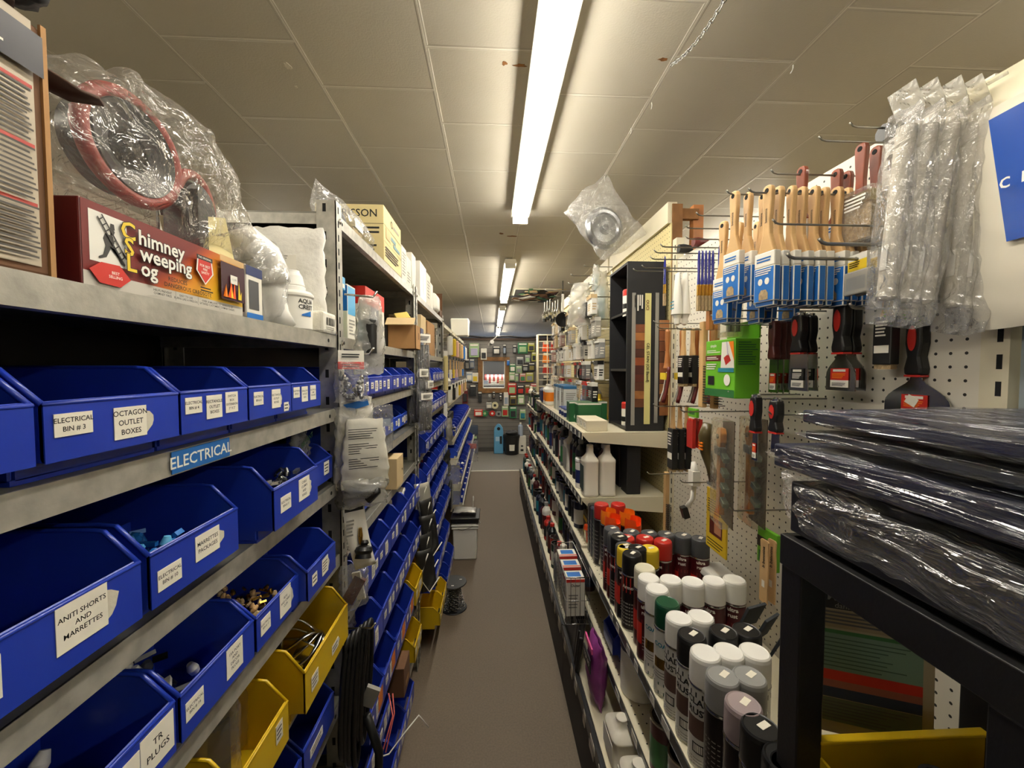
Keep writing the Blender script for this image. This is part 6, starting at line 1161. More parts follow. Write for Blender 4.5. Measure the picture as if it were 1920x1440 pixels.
for k, (zz, l) in enumerate([(h * .70 + .0125, 'red and white tin on the upper shelf of the stain cabinet'), (.0165, 'red and white tin at the bottom of the stain cabinet')]):
    t = thing('stain_tin', l, 'tin', (xl + .045, y0 + .10, cz + zz)); MB().lathe([(.034, 0), (.034, .11)], PAPER, seg=24).build('body', t); MB().lathe([(.0345, .085), (.0345, .112), (.03, .118)], RED, seg=24).build('red_top', t); q = MB(); q.lathe([(.0346, .02), (.0346, .045)], BLACK, seg=24); q.build('black_print', t)
t = tag(MB().box((xl + .02, y0 + .06, cz + h * .70 + .002), (.03, .05, .022), PAPER).build('shelf_ticket'), 'white ticket stuck on the upper shelf edge of the stain cabinet', 'ticket')
# top shelf goods before the cabinet
SA = Z(.31) + .0008
def on(px, py, x, zs): p = P(px, py, x=x); return Vector((x, p.y, zs))
wb_ = on(1120, 805, .53, SA); IV = mat('ivory carton', 'd6cdb4', .55)
for i in range(3): carton('ivory_carton', 'flat ivory carton at the front shelf corner, %s from the end' % nth(i), 'carton', (.512, 1.955 + .075 * i, SA), (.105, .072, .052), IV, [('-x', 'r', .5, .5, .8, .6, PAPER), ('-x', 'l', .5, .5, .6, .4, 3, PGREY)], 'flat ivory cartons')
carton('green_tin', 'dark green carton with ring emblems, nearer one', 'carton', (.54, 2.22, SA), (.13, .085, .115), mat('bottle green card', '1f5a32', .4), [('-y', 't', .5, .25, .4, 'Q', PAPER), ('-y', 'r', .5, .96, 1, .08, PAPER), ('-x', 'r', .5, .96, 1, .08, PAPER)], 'green emblem cartons')
carton('green_tin', 'dark green carton with ring emblems, aisle-side one', 'carton', (.555, 2.315, SA), (.22, .085, .115), mat('bottle green card', '1f5a32', .4), [('-y', 't', .2, .25, .4, 'Q', PAPER), ('-y', 'r', .5, .96, 1, .08, PAPER)], 'green emblem cartons')
bn = bin_shape(.13, .2, .12, mat('tan bin plastic', 'b59a5e', .45)).build('storage_bin', loc=(.60, 2.48, SA)); bn.rotation_euler = (0, 0, pi); tag(bn, 'tan plastic bin behind the green emblem cartons', 'storage bin')
for i in range(3): bottle('blue_lid_tub', 'squat white tub with a blue lid, %s on the top shelf edge' % nth(i), 'tub', (.475, 2.42 + .085 * i, SA), .036, .06, WHITE, mat('navy lid', '2b3f7d', .4), neck=.98, capr=1.03, shoulder=.8, label_m=BOXB, group='blue lidded tubs')
for i in range(3):
    t = thing('blue_top_carton', 'tall grey white carton with a blue top, %s from the near end' % nth(i), 'carton', (.53, 2.70 + .0 * i + .16 * i, SA), 0, 'blue topped cartons'); MB().box((0, 0, .085), (.1, .11, .17), mat('pale grey carton', 'c3c6c0', .5)).build('body', t, .002); MB().box((0, 0, .178), (.102, .112, .018), mat('teal blue top', '27618c', .5)).build('blue_top', t); q = MB(); q.lines((-.0506, .0, .11), -Y, ZZ, .08, .07, 6, PGREY); q.lines((.0, -.0556, .12), X, ZZ, .07, .05, 4, PGREY); q.build('print', t)
for i in range(2): bottle('orange_print_bottle', 'white bottle with orange print at the far end of the top shelf, %s' % nth(i), 'bottle', (.49, 3.35 + .12 * i, SA), .045, .17, WHITE, WHITE, label_m=ORANGE2)
carton('blue_strap_pack', 'blue plastic pack near the wire grid at the shelf end', 'pack', (.50, 3.55, SA), (.13, .2, .13), BOXB, bevel=.02)
t = thing('funnel', 'bright yellow funnel standing beside the stain cabinet', 'funnel', (.66, 2.42, SA)); MB().lathe([(.055, 0), (.05, .02), (.03, .09), (.012, .12), (.01, .15)], YELC, seg=20).build('cone', t); MB().lathe([(.058, 0), (.058, .006)], YELC, seg=20).build('rim', t)
t = thing('blue_white_sack', 'plump blue and white sack with yellow base on the top shelf', 'sack', (.64, 2.55, SA)); q = MB(); blob(q, (0, 0, .10), (.07, .07, .10), mat('blue print sack', '24408a', .35, 0, .3, 40, .8, 20, col2='d9d7cf'), 5, .25, flatb=.004); q.build('sack', t); MB().lathe([(.066, .0), (.07, .03), (.066, .045)], mat('yellow sack print', 'c8b648', .5), seg=20).build('yellow_base', t); MB().tube([(0, 0, .19), (.01, 0, .235), (-.015, .01, .26)], [.03, .012, .03], mat('white sack top', 'c9ccd2', .4), 8).build('tied_top', t)
# level b: white jugs etc.
SB = Z(.627) + .0008
def jug(name, label, loc, w, d, h, m, lab=None, group=None, rz=0, cap=None):
    t = thing(name, label, 'jug', loc, rz, group); q = MB(); sec = [(0, .94), (.02, 1.0), (.06, 1.0), (.07, .97), (.66, .97), (.69, 1.0), (.73, .98), (.80, .62), (.86, .42), (.97, .38)]
    rings = []
    for hh, s_ in sec:
        rings.append([Vector(((abs(cos(a)) ** .45) * (1 if cos(a) > 0 else -1) * w / 2 * s_, (abs(sin(a)) ** .45) * (1 if sin(a) > 0 else -1) * d / 2 * (s_ if s_ > .7 else s_ * w / d * 1.0), hh * h)) for a in [2 * pi * (k + .5) / 28 for k in range(28)]])
    vs = [v for r_ in rings for v in r_]; fs = [(i * 28 + k, i * 28 + (k + 1) % 28, (i + 1) * 28 + (k + 1) % 28, (i + 1) * 28 + k) for i in range(len(sec) - 1) for k in range(28)] + [tuple(range(28))[::-1]]
    q.add(vs, fs, m, True); q.build('body', t); MB().lathe([(w * .21, h * .95), (w * .21, h * 1.01), (w * .17, h * 1.02)], cap or m, seg=16).build('cap', t)
    if lab: MB().box((-w / 2 - .0008, 0, h * .37), (.0016, d * .8, h * .5), lab).build('label_panel', t, .0005)
    return t
JW = mat('white jug plastic', 'd9d3c4', .42)
jug('white_jug', 'white quart jug at the shelf corner, aisle side of the pair', (.482, 1.935, SB), .078, .09, .245, JW, mat('dark green label', '2a3f3a', .5), 'white quart jugs'); jug('white_jug', 'white quart jug at the shelf corner, inner one of the pair', (.566, 1.935, SB), .078, .09, .245, JW, None, 'white quart jugs')
bottle('putty_tub', 'small white tub with a ribbed lid beside the white jugs', 'tub', (.472, 2.06, SB), .034, .155, WHITE, WHITEG, neck=.98, capr=1.06, shoulder=.82, label_m=BOXB)
jug('grey_jug', 'pale grey jug on the second shelf past the black bottles', (.49, 2.42, SB), .09, .14, .24, mat('pale grey plastic', 'b7b3a8', .4), PGREY)
rg = random.Random(21)
DB = mat('black bottle plastic', '17181b', .3, coat=.2); BB_ = [DB, mat('charcoal bottle', '2b2d33', .35), mat('dark navy bottle', '1a2036', .35), mat('maroon bottle', '4b1a20', .35), mat('dark green bottle', '16352a', .35), WHITE, FOILG, RED]
LB_ = [PGREY, DKRED, BOXB, BLACKM, GREEN, PAPER, TEAL]
_bt = {}
def stock(where, x, z, y0, y1, step, hs, group, cols, kinds=('bottle', 'tin'), x2=None):
    i = 0; y = y0
    while y < y1:
        k = rg.choice(kinds); m = rg.choice(cols); lm = rg.choice(LB_); h = rg.choice(hs); key = (k, m.name, lm.name, h); r = step * .42
        lb = '%s %s, %s from the near end, %s' % ({'black bottle plastic': 'black', 'charcoal bottle': 'charcoal', 'dark navy bottle': 'navy', 'maroon bottle': 'maroon', 'dark green bottle': 'green', 'white plastic': 'white', 'grey tin': 'grey', 'red plastic': 'red'}[m.name], k, nth(i), where)
        loc = (x + rg.uniform(-.006, .006), y, z)
        if key in _bt: dup(_bt[key], loc, lb, group, rot=(0, 0, rg.uniform(-.3, .3)))
        elif k == 'bottle': _bt[key] = bottle('bottle', lb, 'bottle', loc, r, h, m, rg.choice([BLACK, WHITE, RED, GREY]), sq=(.8, 1), group=group, label_m=lm, neck=.35)
        else:
            t = thing('tin', lb, 'tin', loc, 0, group); _bt[key] = t; hh = h * .75
            MB().lathe([(r, 0), (r, hh)], m, seg=18).build('body', t); MB().lathe([(r * 1.03, hh - .003), (r * 1.03, hh + .003), (r * .9, hh + .003), (r * .88, hh), (.001, hh)], STEEL, seg=18).build('lid', t); MB().lathe([(r * 1.006, hh * .15), (r * 1.006, hh * .7)], lm, seg=18).build('label_band', t)
        if x2 is not None and i % 2 == 0: pass
        y += step * rg.uniform(.98, 1.12); i += 1
D5 = BB_[:5]
stock('second shelf', .482, SB, 2.14, 2.34, .085, [.24], 'dark bottles on the second shelf', D5[:2], ('bottle',)); stock('second shelf past the grey jug', .482, SB, 2.54, 3.84, .085, [.2, .24, .22], 'bottles past the grey jug', BB_, ('bottle', 'bottle', 'tin'))
stock('second shelf back row', .60, SB, 2.1, 3.8, .10, [.24, .22], 'back row bottles on the second shelf', D5, ('bottle',))
SC = Z(.86) + .0008; SD = Z(1.09) + .0008; SE = Z(1.25) + .0008
stock('third shelf', .478, SC, 2.12, 2.86, .08, [.16, .19], 'tins on the third shelf', [DB, FOILG, BB_[1], BB_[2]], ('tin', 'tin', 'bottle')); stock('third shelf beyond the joint', .478, Z(.85) + .0008, 2.92, 3.85, .085, [.18, .2, .16], 'bottles on the third shelf beyond the joint', BB_, ('bottle', 'bottle', 'tin'))
stock('fourth shelf', .478, SD, 1.92, 2.86, .08, [.17, .2], 'tins on the fourth shelf', [DB, BB_[3], BB_[1], FOILG, WHITE], ('tin', 'bottle')); stock('fourth shelf beyond the joint', .478, SD, 2.92, 3.85, .085, [.18, .2], 'bottles on the fourth shelf beyond the joint', BB_, ('bottle', 'tin'))
stock('base shelf', .41, SE, 2.36, 3.85, .095, [.20, .24, .17], 'bottles on the base shelf', BB_, ('bottle', 'bottle', 'tin'))
for k, d in enumerate((.44, .70, .97)): stock(['upper', 'middle', 'lower'][k] + ' shelf of the farthest bay', .48, Z(d) + .0008, 3.93, 4.85, .095, [.18, .22], 'goods in the farthest bay, tier ' + str(k), BB_, ('bottle', 'tin'))
stock('base of the farthest bay', .41, SE, 3.95, 4.85, .11, [.22, .2], 'base goods in the farthest bay', BB_, ('bottle',))
stock('paint side lower shelf', .475, Z(1.10) + .0008, .62, 1.12, .098, [.19], 'dark tins under the paint shelf', [DB, BB_[3], FOILG], ('tin',))
jug('white_base_jug', 'tall white jug standing on the base shelf before the wire basket', (.405, 2.22, SE), .09, .12, .24, JW, mat('slate label', '4a5568', .5)); jug('grey_base_jug', 'smaller grey jug on the base shelf beside the wire basket', (.40, 2.06, SE), .07, .1, .18, mat('pale grey plastic', 'b7b3a8', .4))
for i in range(3): jug('white_base_jug', 'white jug low on the base shelf near the camera side, %s' % nth(i), (.415, .92 + .15 * i, SE), .09, .12, .13, JW, PAPER, 'white jugs on the near base shelf')
yb = [('olive box with gold lettering, lower, behind the orange brush', .0), ('brown box stacked on the olive box', .066)]
for i, (l, dz) in enumerate(yb): carton('small_carton', l, 'carton', (.52, 1.97, SC + dz * 1.01), (.1, .09, .065), mat(['olive card', 'brown card'][i], ['776a2e', '57452c'][i], .5), [('-y', 'r', .5, .5, .7, .3, BRASS), ('-x', 'r', .5, .5, .8, .3, YELC)])
t = thing('orange_spout', 'bright orange spout pack on the third shelf corner', 'spout', (.485, 1.925, SC)); MB().lathe([(.02, 0), (.024, .06), (.034, .065), (.03, .085), (.012, .09)], ORANGE, seg=16, sq=(1, .7)).build('spout', t); MB().box((0, 0, .03), (.05, .04, .06), FILMK).build('clear_pack', t)
for i in range(3): carton('dark_canister', 'dark tall canister beside the red marking cans, %s' % nth(i), 'canister', (.482 + .0 * i, 1.84 - .045 * i, SPZ), (.055, .04, .23), [DB, BB_[2], BB_[4]][i], [('-x', 'l', .5, .5, .8, .5, 6, PGREY)], bevel=.006)
# wire basket with boxed pads, trays, bin, pail, bag
wbk = thing('wire_basket', 'grey wire basket of boxed pads hung on the paint shelf edge', 'basket', (.36, 1.80, Z(1.08)))
bw, bd_, bh = .10, .34, .20
q = MB()
for z in (bh, bh * .5, 0): q.tube([(-bw / 2, -bd_ / 2, z), (bw / 2, -bd_ / 2, z), (bw / 2, bd_ / 2, z), (-bw / 2, bd_ / 2, z)], .0028 if z == bh else .0015, STEEL, 6, True)
q.build('rim_wire', wbk); q = MB()
for k in range(13): y = -bd_ / 2 + bd_ * k / 12; q.tube([(-bw / 2, y, bh), (-bw / 2, y, 0), (bw / 2, y, 0), (bw / 2, y, bh)], .0012, STEEL, 4)
for k in range(1, 5): x = -bw / 2 + bw * k / 5; q.tube([(x, -bd_ / 2, bh), (x, -bd_ / 2, 0), (x, bd_ / 2, 0), (x, bd_ / 2, bh)], .0012, STEEL, 4)
q.build('wire_mesh', wbk)
for i in range(3): carton('pad_box', 'white boxed pad with a blue picture and red edge, %s in the wire basket' % nth(i), 'box', (.36, 1.715 + .082 * i, Z(1.08) + .003 + .012 * i), (.085, .072, .165), BOXW, [('+z', 'r', .5, .55, .7, .55, BOXBL), ('+z', 'r', .5, .1, 1, .12, REDC), ('-y', 't', .5, .82, .1, 'Outer', INK, .02), ('-y', 'r', .5, .95, 1, .08, REDC), ('-y', 'l', .5, .4, .7, .4, 5, PGREY), ('-x', 'r', .5, .95, 1, .08, REDC), ('-x', 'l', .5, .5, .7, .5, 5, PGREY)], 'boxed pads in the wire basket')
for i in range(4): t = thing('paint_tray', 'black paint tray standing on the base shelf, %s below the wire basket' % nth(i), 'paint tray', (.372 + .004 * i, 1.80 - .045 * i, SE + .001), R(-6 * i), 'black paint trays'); q = MB().box((0, 0, .075), (.02, .20, .15), BLACK, Matrix.Rotation(.12, 3, 'Y')); q.build('tray', t, .006); MB().rect((-.015, .03, .09), -Y, ZZ, .05, .03, PGREY, .004).build('card_label', t)
bl_ = bin_shape(.12, .2, .11, BLUE).build('storage_bin', loc=(.452, 1.50, Z(1.10) + .001)); bl_.rotation_euler = (0, 0, pi); tag(bl_, 'blue bin under the paint shelf beside the white pail', 'storage bin')
bottle('white_pail', 'white pail with dark open top under the paint shelf', 'pail', (.50, 1.30, Z(1.10) + .001), .062, .17, WHITE, mat('dark navy lid', '20243a', .5), neck=1.0, capr=1.03, shoulder=.86, label_m=PAPER)
t = thing('cleaner_bag', 'magenta TSP cleaner bag leaning on the lower shelf edge', 'bag', (.392, P(1112, 1322, x=.38).y, SE)); q = MB(); flatbag(q, (0, 0, .12), .13, .24, .07, PURPLE, 120, u=Y, n=X, amp=.006, nu=22, nv=16); q.build('bag', t); q = MB(); q.box((-.036, 0, .16), (.004, .10, .05), BLACKM); q.build('black_label', t); MB().text('TSP-PF', (-.0386, 0, .16), -Y, ZZ, .028, PAPER, .02).build('lettering', t); MB().box((-.03, 0, .218), (.006, .10, .02), PINK).build('pink_band', t)
# black bottles hidden under the top shelf, dark items past jugs
for i in range(3): tag(MB().box((0, 0, .12), (.07, .09, .24), BLACKM).build('dark_box', bevel=.004, loc=(.70 + .0 * i, 1.97 + .12 * i, SB)), 'dark box deep on the second shelf behind the jugs, %s' % nth(i), 'box', 'dark boxes behind the jugs')
# ---- hanging kitchen goods on the cream pegboard, wire grid panel
BK = 'kitchen goods on the cream pegboard'
def bhook(px, py, y, l, x1=PBX): return hook(px, py, y, l, .003, .02, DARKWIRE, x1)
t = thing('black_ladle', 'round black ladle hanging by a white grip above the wire grid', 'ladle', P(1055, 590, y=3.1)); MB().lathe([(.0, 0), (.045, .004), (.058, .02), (.06, .03), (.054, .028), (.0, .012)], BLACK, (0, 0, -.03), Matrix.Rotation(-pi / 2 + .4, 3, 'X') @ Matrix.Rotation(pi, 3, 'X'), 24).build('bowl', t); MB().box((0, .0, .09), (.02, .008, .14), WHITE).build('grip', t, .003); MB().tube([(0, 0, .16), (0, 0, .26)], .004, BLACK).build('hang_loop', t)
bhook(1040, 556, 3.1, 'black wire arm holding the round black ladle')
t = thing('fry_pan', 'black frying pan hanging among the kitchen goods', 'frying pan', P(1093, 700, y=2.75)); rt = Matrix.Rotation(pi / 2, 3, 'X') @ Matrix.Rotation(.5, 3, 'Y'); MB().lathe([(.0, 0), (.05, .0), (.066, .022), (.063, .022), (.048, .004), (.0, .004)], BLACK, (0, 0, 0), rt, 28).build('pan', t); MB().tube([(0, -.01, .06), (0, -.01, .12), (.0, -.01, .19)], .008, BLACK, 8).build('handle', t)
def strainer(label, loc, r, m=GREY):
    t = thing('strainer', label, 'strainer', loc, 0, BK); rt = Matrix.Rotation(pi / 2 - .3, 3, 'X') @ Matrix.Rotation(.4, 3, 'Y'); MB().lathe([(.0, -r * .5), (r * .5, -r * .42), (r * .85, -r * .2), (r, 0)], mat('wire mesh', 'a5a49f', .3, .7), (0, 0, 0), rt, 20).build('mesh_bowl', t); MB().lathe([(r, -.003), (r * 1.05, 0), (r, .004)], CHROME, (0, 0, 0), rt, 20).build('rim', t); MB().tube([(0, 0, r * .9), (0, 0, r * 2.4)], .005, WHITE, 6).build('handle', t); return t
strainer('large mesh strainer hanging under the clear bags', P(1098, 585, y=2.6), .055); strainer('second mesh strainer lower, behind the white oval one', P(1080, 585, y=2.7), .05); 
t = thing('oval_spoon', 'white-rimmed oval slotted scoop hanging above the frying pan', 'scoop', P(1092, 637, y=2.6)); MB().lathe([(.0, -.006), (.028, -.004), (.034, .0), (.034, .008), (.026, .006), (.0, .004)], WHITE, (0, 0, 0), Matrix.Rotation(pi / 2, 3, 'X') @ Matrix.Diagonal((1, 1.4, 1)), 24).build('scoop_head', t); MB().lathe([(.0, .0065), (.02, .0068), (.02, .0095), (.0, .0098)], GREYD, (0, 0, 0), Matrix.Rotation(pi / 2, 3, 'X') @ Matrix.Diagonal((1, 1.4, 1)), 20).build('dark_centre', t); MB().tube([(.03, 0, .05), (.012, 0, -.06), (.0, 0, -.15)], .004, WHITE, 6).build('cord', t)
for i, (px, py, w, h, l) in enumerate([(1088, 570, .16, .26, 'large gathered clear bag hanging above the strainers'), (1128, 560, .10, .34, 'tall pale blue tinted bag hanging by the cabinet'), (1118, 520, .05, .16, 'narrow teal topped pack hanging beside the cabinet top')]):
    t = thing('clear_bag', l, 'bag', P(px, py, y=2.45), 0, BK); flatbag(MB(), (0, 0, 0), w, h, .07, FILMH, 130 + i, u=X, n=Y, amp=.012, pinch=.4).build('bag_film', t)
    if i: MB().box((0, 0, -.03), (w * .4, .02, h * .6), mat('pale teal pack', '9fb9bd', .4)).build('contents', t)
for i, (px, py, l) in enumerate([(1020, 545, 'hook with loose end above the clear bags'), (1065, 533, 'hook under the ceiling edge by the bag'), (1070, 517, 'short hook on the cream pegboard near the lid'), (1095, 500, 'hook near the teal topped pack')]): bhook(px, py, 2.5 + .1 * i, l)
for i in range(6): t = thing('serving_spoon', 'shiny utensil hanging above the wire grid, %s' % nth(i), 'utensil', P(1021 + 5 * i, 590 - 3 * (i % 3), y=3.9), 0, 'shiny utensils above the wire grid'); MB().lathe([(.0, -.05), (.02, -.04), (.024, -.01), (.01, .02), (.004, .03), (.004, .12)], CHROME, seg=10, sq=(1, .5)).build('utensil', t); MB().lathe([(.022, .0), (.02, .03), (.0, .035)], BLACK, (0, 0, -.07), 'z', 10).build('dark_end', t)
# dense packed hanging goods wall: rows of carded goods
KC = [BLACK, WHITE, mat('red packing', '9a4438', .5), WHITE, PAPER, CLP, STEEL, mat('dark packing', '33302d', .5), CLP, CARDL, mat('pinkish pack', 'a8847a', .5), GREY, CLP, FOILG]
rg2 = random.Random(31); _pk = {}
def pegpack(label, loc, w, h, m, hm, group, x1):
    k = (m.name, hm.name, w, h)
    if k in _pk: return dup(_pk[k], loc, label, group)
    t = thing('hanging_pack', label, 'hanging pack', loc, 0, group); _pk[k] = t; MB().box((0, 0, 0), (.035, w, h), m).build('pack', t, .004); MB().box((-.004, 0, h * .42), (.036, w * 1.02, h * .2), hm).build('header_card', t); q = MB(); q.lines((-.0185, 0, -h * .1), -Y, ZZ, w * .7, h * .4, 4, hm); q.lines((0, -w / 2 - .0007, -h * .1), X, ZZ, .025, h * .4, 3, hm); q.build('print', t)
    MB().tube([(x1 - loc[0] - .002, 0, h * .46), (.0, 0, h * .46), (-.03, 0, h * .46), (-.04, 0, h * .5)], .003, CHROME, 6).build('wire_hook', t); return t
for j in range(6):
    for i in range(11):
        y = 2.30 + .145 * i + .02 * (j % 2); z = Z(-.36 + .125 * j)
        if z < SA + .16 and y < 3.6: continue
        pegpack('small carded pack on the cream pegboard, %s from the cabinet, %s row' % (nth(i), nth(j)), (.58 + .05 * rg2.random(), y, z), .10, .11, rg2.choice(KC), rg2.choice([PAPER, PAPER, BLACK, CARDL, REDC]), 'carded packs on the cream pegboard', PBX)
gp = thing('wire_grid', 'cream wire grid panel standing at the far end of the paint side', 'wire grid', (.49, 4.95, 0)); g0, g1 = P(1008, 628, y=4.95), P(1062, 772, y=4.95); gw = g1.x - g0.x
fr_ = MB()
for a_, b_ in [((0, g1.z - .0), (0, g0.z)), ((gw, g1.z), (gw, g0.z)), ((0, g0.z), (gw, g0.z)), ((0, g1.z), (gw, g1.z))]: fr_.tube([(a_[0] + g0.x - .49, 0, a_[1]), (b_[0] + g0.x - .49, 0, b_[1])], .016 if a_[0] == 0 and b_[0] == 0 else .008, CREAM, 8)
fr_.build('frame', gp); q = MB()
for k in range(1, 12): z = g1.z + (g0.z - g1.z) * k / 12; q.tube([(g0.x - .49, 0, z), (g0.x - .49 + gw, 0, z)], .005, CREAM, 6)
for k in range(1, 3): x = g0.x - .49 + gw * k / 3; q.tube([(x, 0, g1.z), (x, 0, g0.z)], .005, CREAM, 6)
q.build('wire_mesh', gp); MB().tube([(g0.x - .49, 0, g1.z), (g0.x - .49, 0, .005)], .014, CREAM, 8).build('foot_post', gp); MB().tube([(g0.x - .49 + gw, 0, g1.z), (g0.x - .49 + gw, 0, .005)], .014, CREAM, 8).build('foot_post', gp)
for j in range(6):
    for i in range(3):
        p = P(1024 + 15 * i, 650 + 21 * j, y=4.965); m = [ORANGE, ORANGE2, RED, KC[7], KC[10], PAPER][(i * 2 + j) % 6]
        t = thing('orange_pack', 'bright pack behind the wire grid, %s across in its %s row' % (nth(i), nth(j)), 'hanging pack', p, 0, 'packs behind the wire grid'); MB().box((0, .035, 0), (.085, .05, .12), m, taper=(.7, 1)).build('pack', t, .006); MB().box((0, .005, .045), (.06, .006, .03), PAPER).build('header_card', t)
# ---- bagged lid under the ceiling
lp = P(1133, 428, y=2.2); bl2 = thing('metal_lid_pack', 'round metal lid in a clear bag hanging from the ceiling', 'bagged lid', lp)
rt = Matrix.Rotation(pi / 2, 3, 'X') @ Matrix.Rotation(.25, 3, 'Y')
MB().lathe([(.0, .006), (.028, .008), (.03, .004), (.06, .002), (.066, .012), (.078, .014), (.092, .004), (.094, -.004), (.09, -.006), (.0, -.004)], mat('pressed aluminium', '9fa1a2', .28, .9, .05, 60), (0, 0, 0), rt, 40).xf(Matrix.Scale(1.22, 4)).build('lid', bl2)
MB().lathe([(.012, .0), (.014, .012), (.0, .014)], FOILG, (0, -.006, 0), rt, 14).xf(Matrix.Scale(1.22, 4)).build('knob', bl2)
def lidbag(a, b):
    an = 2 * pi * a; v = b; w = .01 + .21 * min(1, v * 1.7) if v < .55 else .21 * max(.08, 1 - (v - .55) / .45 * .95)
    p = Vector((cos(an) * w * (1.0 if cos(an) < 0 else 1.05), sin(an) * (.012 + .03 * sin(pi * v)), .26 - .42 * v - .05 * cos(an) * sin(pi * v)))
    return p + noise.noise_vector(p * 14) * .014 + noise.noise_vector(p * 40) * .005
MB().grid(lidbag, 60, 50, FILM, True, True).xf(Matrix.Scale(1.08, 4)).build('bag_film', bl2); MB().tube([(0, 0, CEIL - lp.z - .03), (0, 0, CEIL - lp.z - .004)], .0015, WHITE, 5).build('string', bl2)
# ------------------------------------------------------------ black plastic shelf unit and wrapped panels
CXL = .45; D_UP, D_LO = .258, .305
PLAS = mat('black moulded plastic', '0f0f10', .42, 0, .08, 160)
ct_ = thing('plastic_shelf_unit', 'black plastic shelf unit at the near end of the paint side', 'shelf unit', (0, 0, 0))
yA, yB = .29, .594; xB = .80
def cart_shelf(dup_, dlo):
    q = MB(); t = .036
    q.bx((CXL, yA, Z(dlo)), (CXL + .012, yB, Z(dup_)), PLAS); q.bx((xB - .012, yA, Z(dlo)), (xB, yB, Z(dup_)), PLAS); q.bx((CXL + .012, yA, Z(dlo)), (xB - .012, yA + .012, Z(dup_)), PLAS); q.bx((CXL + .012, yB - .012, Z(dlo)), (xB - .012, yB, Z(dup_)), PLAS)
    for k in range(9):
        y = yA + .012 + (yB - yA - .024) * k / 9; q.bx((CXL + .012, y, Z(dup_) - .010), (xB - .012, y + .018, Z(dup_) - .003), PLAS)
    q.bx((CXL + .012, yA + .012, Z(dup_) - .014), (CXL + .05, yB - .012, Z(dup_) - .004), PLAS)
    return q.build('shelf', ct_, .0015)
cart_shelf(D_UP, D_LO); cart_shelf(.665, .71)
for x in (CXL + .002, xB - .042):
    for y in (yA + .002, yB - .042): MB().bx((x, y, 0), (x + .04, y + .04, Z(D_LO) - .0005), PLAS).build('leg', ct_, .002)
# stack of film-wrapped black panels
PAN = mat('black corrugated panel', '1e1e22', .45, 0, .05, 60); PANB = mat('dark navy panel', '20233a', .4)
def panel(label, d0, d1, x0, x1, y0, y1, m, seed, amp, tail=0, n=1):
    t = thing('wrapped_panel', label, 'wrapped panel', ((x0 + x1) / 2, (y0 + y1) / 2, Z(d1)), 0, 'film-wrapped panels'); w, l, h = x1 - x0, y1 - y0, d1 - d0
    MB().box((0, 0, h / 2), (w - .014, l - .02, h - .012), m).build('panel', t, .003)
    def fn(a, b):
        an = 2 * pi * a; c, s = cos(an), sin(an); k = .3; sx = (abs(c) ** k) * (1 if c > 0 else -1); sz = (abs(s) ** k) * (1 if s > 0 else -1); e = min(1, max(0, (1 - b) * 9)) ** .5 if tail == 0 else min(1, .12 + max(0, (1 - b) * 3.2) ** .7)
        y = -l / 2 + (l + tail) * b; p = Vector((sx * w / 2 * (1 if tail == 0 else .55 + .45 * e), y, h / 2 + sz * h / 2 * (e if tail else max(e, .25))))
        sl = max(0, (y - l / 2) / max(tail, .01)) if tail else 0; am = amp * (1 + 2.2 * sl)
        p += Vector((noise.noise(Vector((p.x * 6, p.y * 3.2 + seed, p.z * 34))) * am * 1.2, 0, noise.noise(Vector((p.x * 15 + seed, p.y * 4.5, p.z * 20))) * am)) + noise.noise_vector(p * 34 + Vector((seed, 0, 0))) * am * .5
        p.z = max(p.z, .0005); return p
    MB().grid(fn, 96, 90, FILMP if not tail else film('loose stretched film', (1, 1, 1), .08, 1.0, .10, 1.0, (34, 9, 40), .16), True, True).build('film_wrap', t); return t
panel('lowest film-wrapped black panel with a loose flared film end', .168, .258, .455, .80, .20, .60, PAN, 3, .010, .10)
panel('middle film-wrapped dark panel in the stack', .116, .164, .452, .80, .12, .635, PANB, 6, .005)
panel('second highest film-wrapped panel, set back from the aisle', .090, .114, .475, .82, .12, .60, PAN, 8, .004)
panel('topmost film-wrapped black panel in the stack', .058, .089, .47, .83, .10, .60, PANB, 9, .004)
# tilted stain chart
A_, B_ = P(1466, 1115, y=.68), P(1757, 1250, y=.60)
ch_ = thing('stain_chart', 'tilted cardboard stain chart with coloured bands behind the shelf unit post', 'chart', ((A_.x + B_.x) / 2, (A_.y + B_.y) / 2, Z(.641)))
L_ = math.hypot(B_.x - A_.x, B_.y - A_.y); ux = Vector((B_.x - A_.x, B_.y - A_.y, 0)).normalized(); up = Vector((.05, .06, 1)).normalized(); nn = ux.cross(up).normalized()
CB = mat('chart board', 'a89b80', .6); H_ = .25
q = MB(); q.prism([(-L_ / 2, 0), (L_ / 2, 0), (L_ / 2, H_ * .97), (-L_ / 2, H_)], (0, 0, 0), ux, up, nn * -.005, CB); q.build('board', ch_)
def cr(u, v, w, h, m, li=.0006): 
    q.rect(ux * (u * L_) + up * (v * H_) + nn * li, ux, up, w * L_, h * H_, m)
q = MB(); cr(0, .93, 1, .14, BLACKM); [cr(.0, y, .86, h_, m) for y, h_, m in ((.56, .26, mat('pale green print', '6f8a78', .6)), (.70, .03, GREEN), (.40, .07, REDC), (.34, .05, mat('pink brown print', '9a5a4c', .6)), (.28, .07, mat('navy print', '22304f', .6)), (.16, .16, mat('grey green print', '5a6458', .6)))]; cr(0, .79, .86, .12, mat('tan print', '94866a', .6)); q.build('colour_band', ch_)
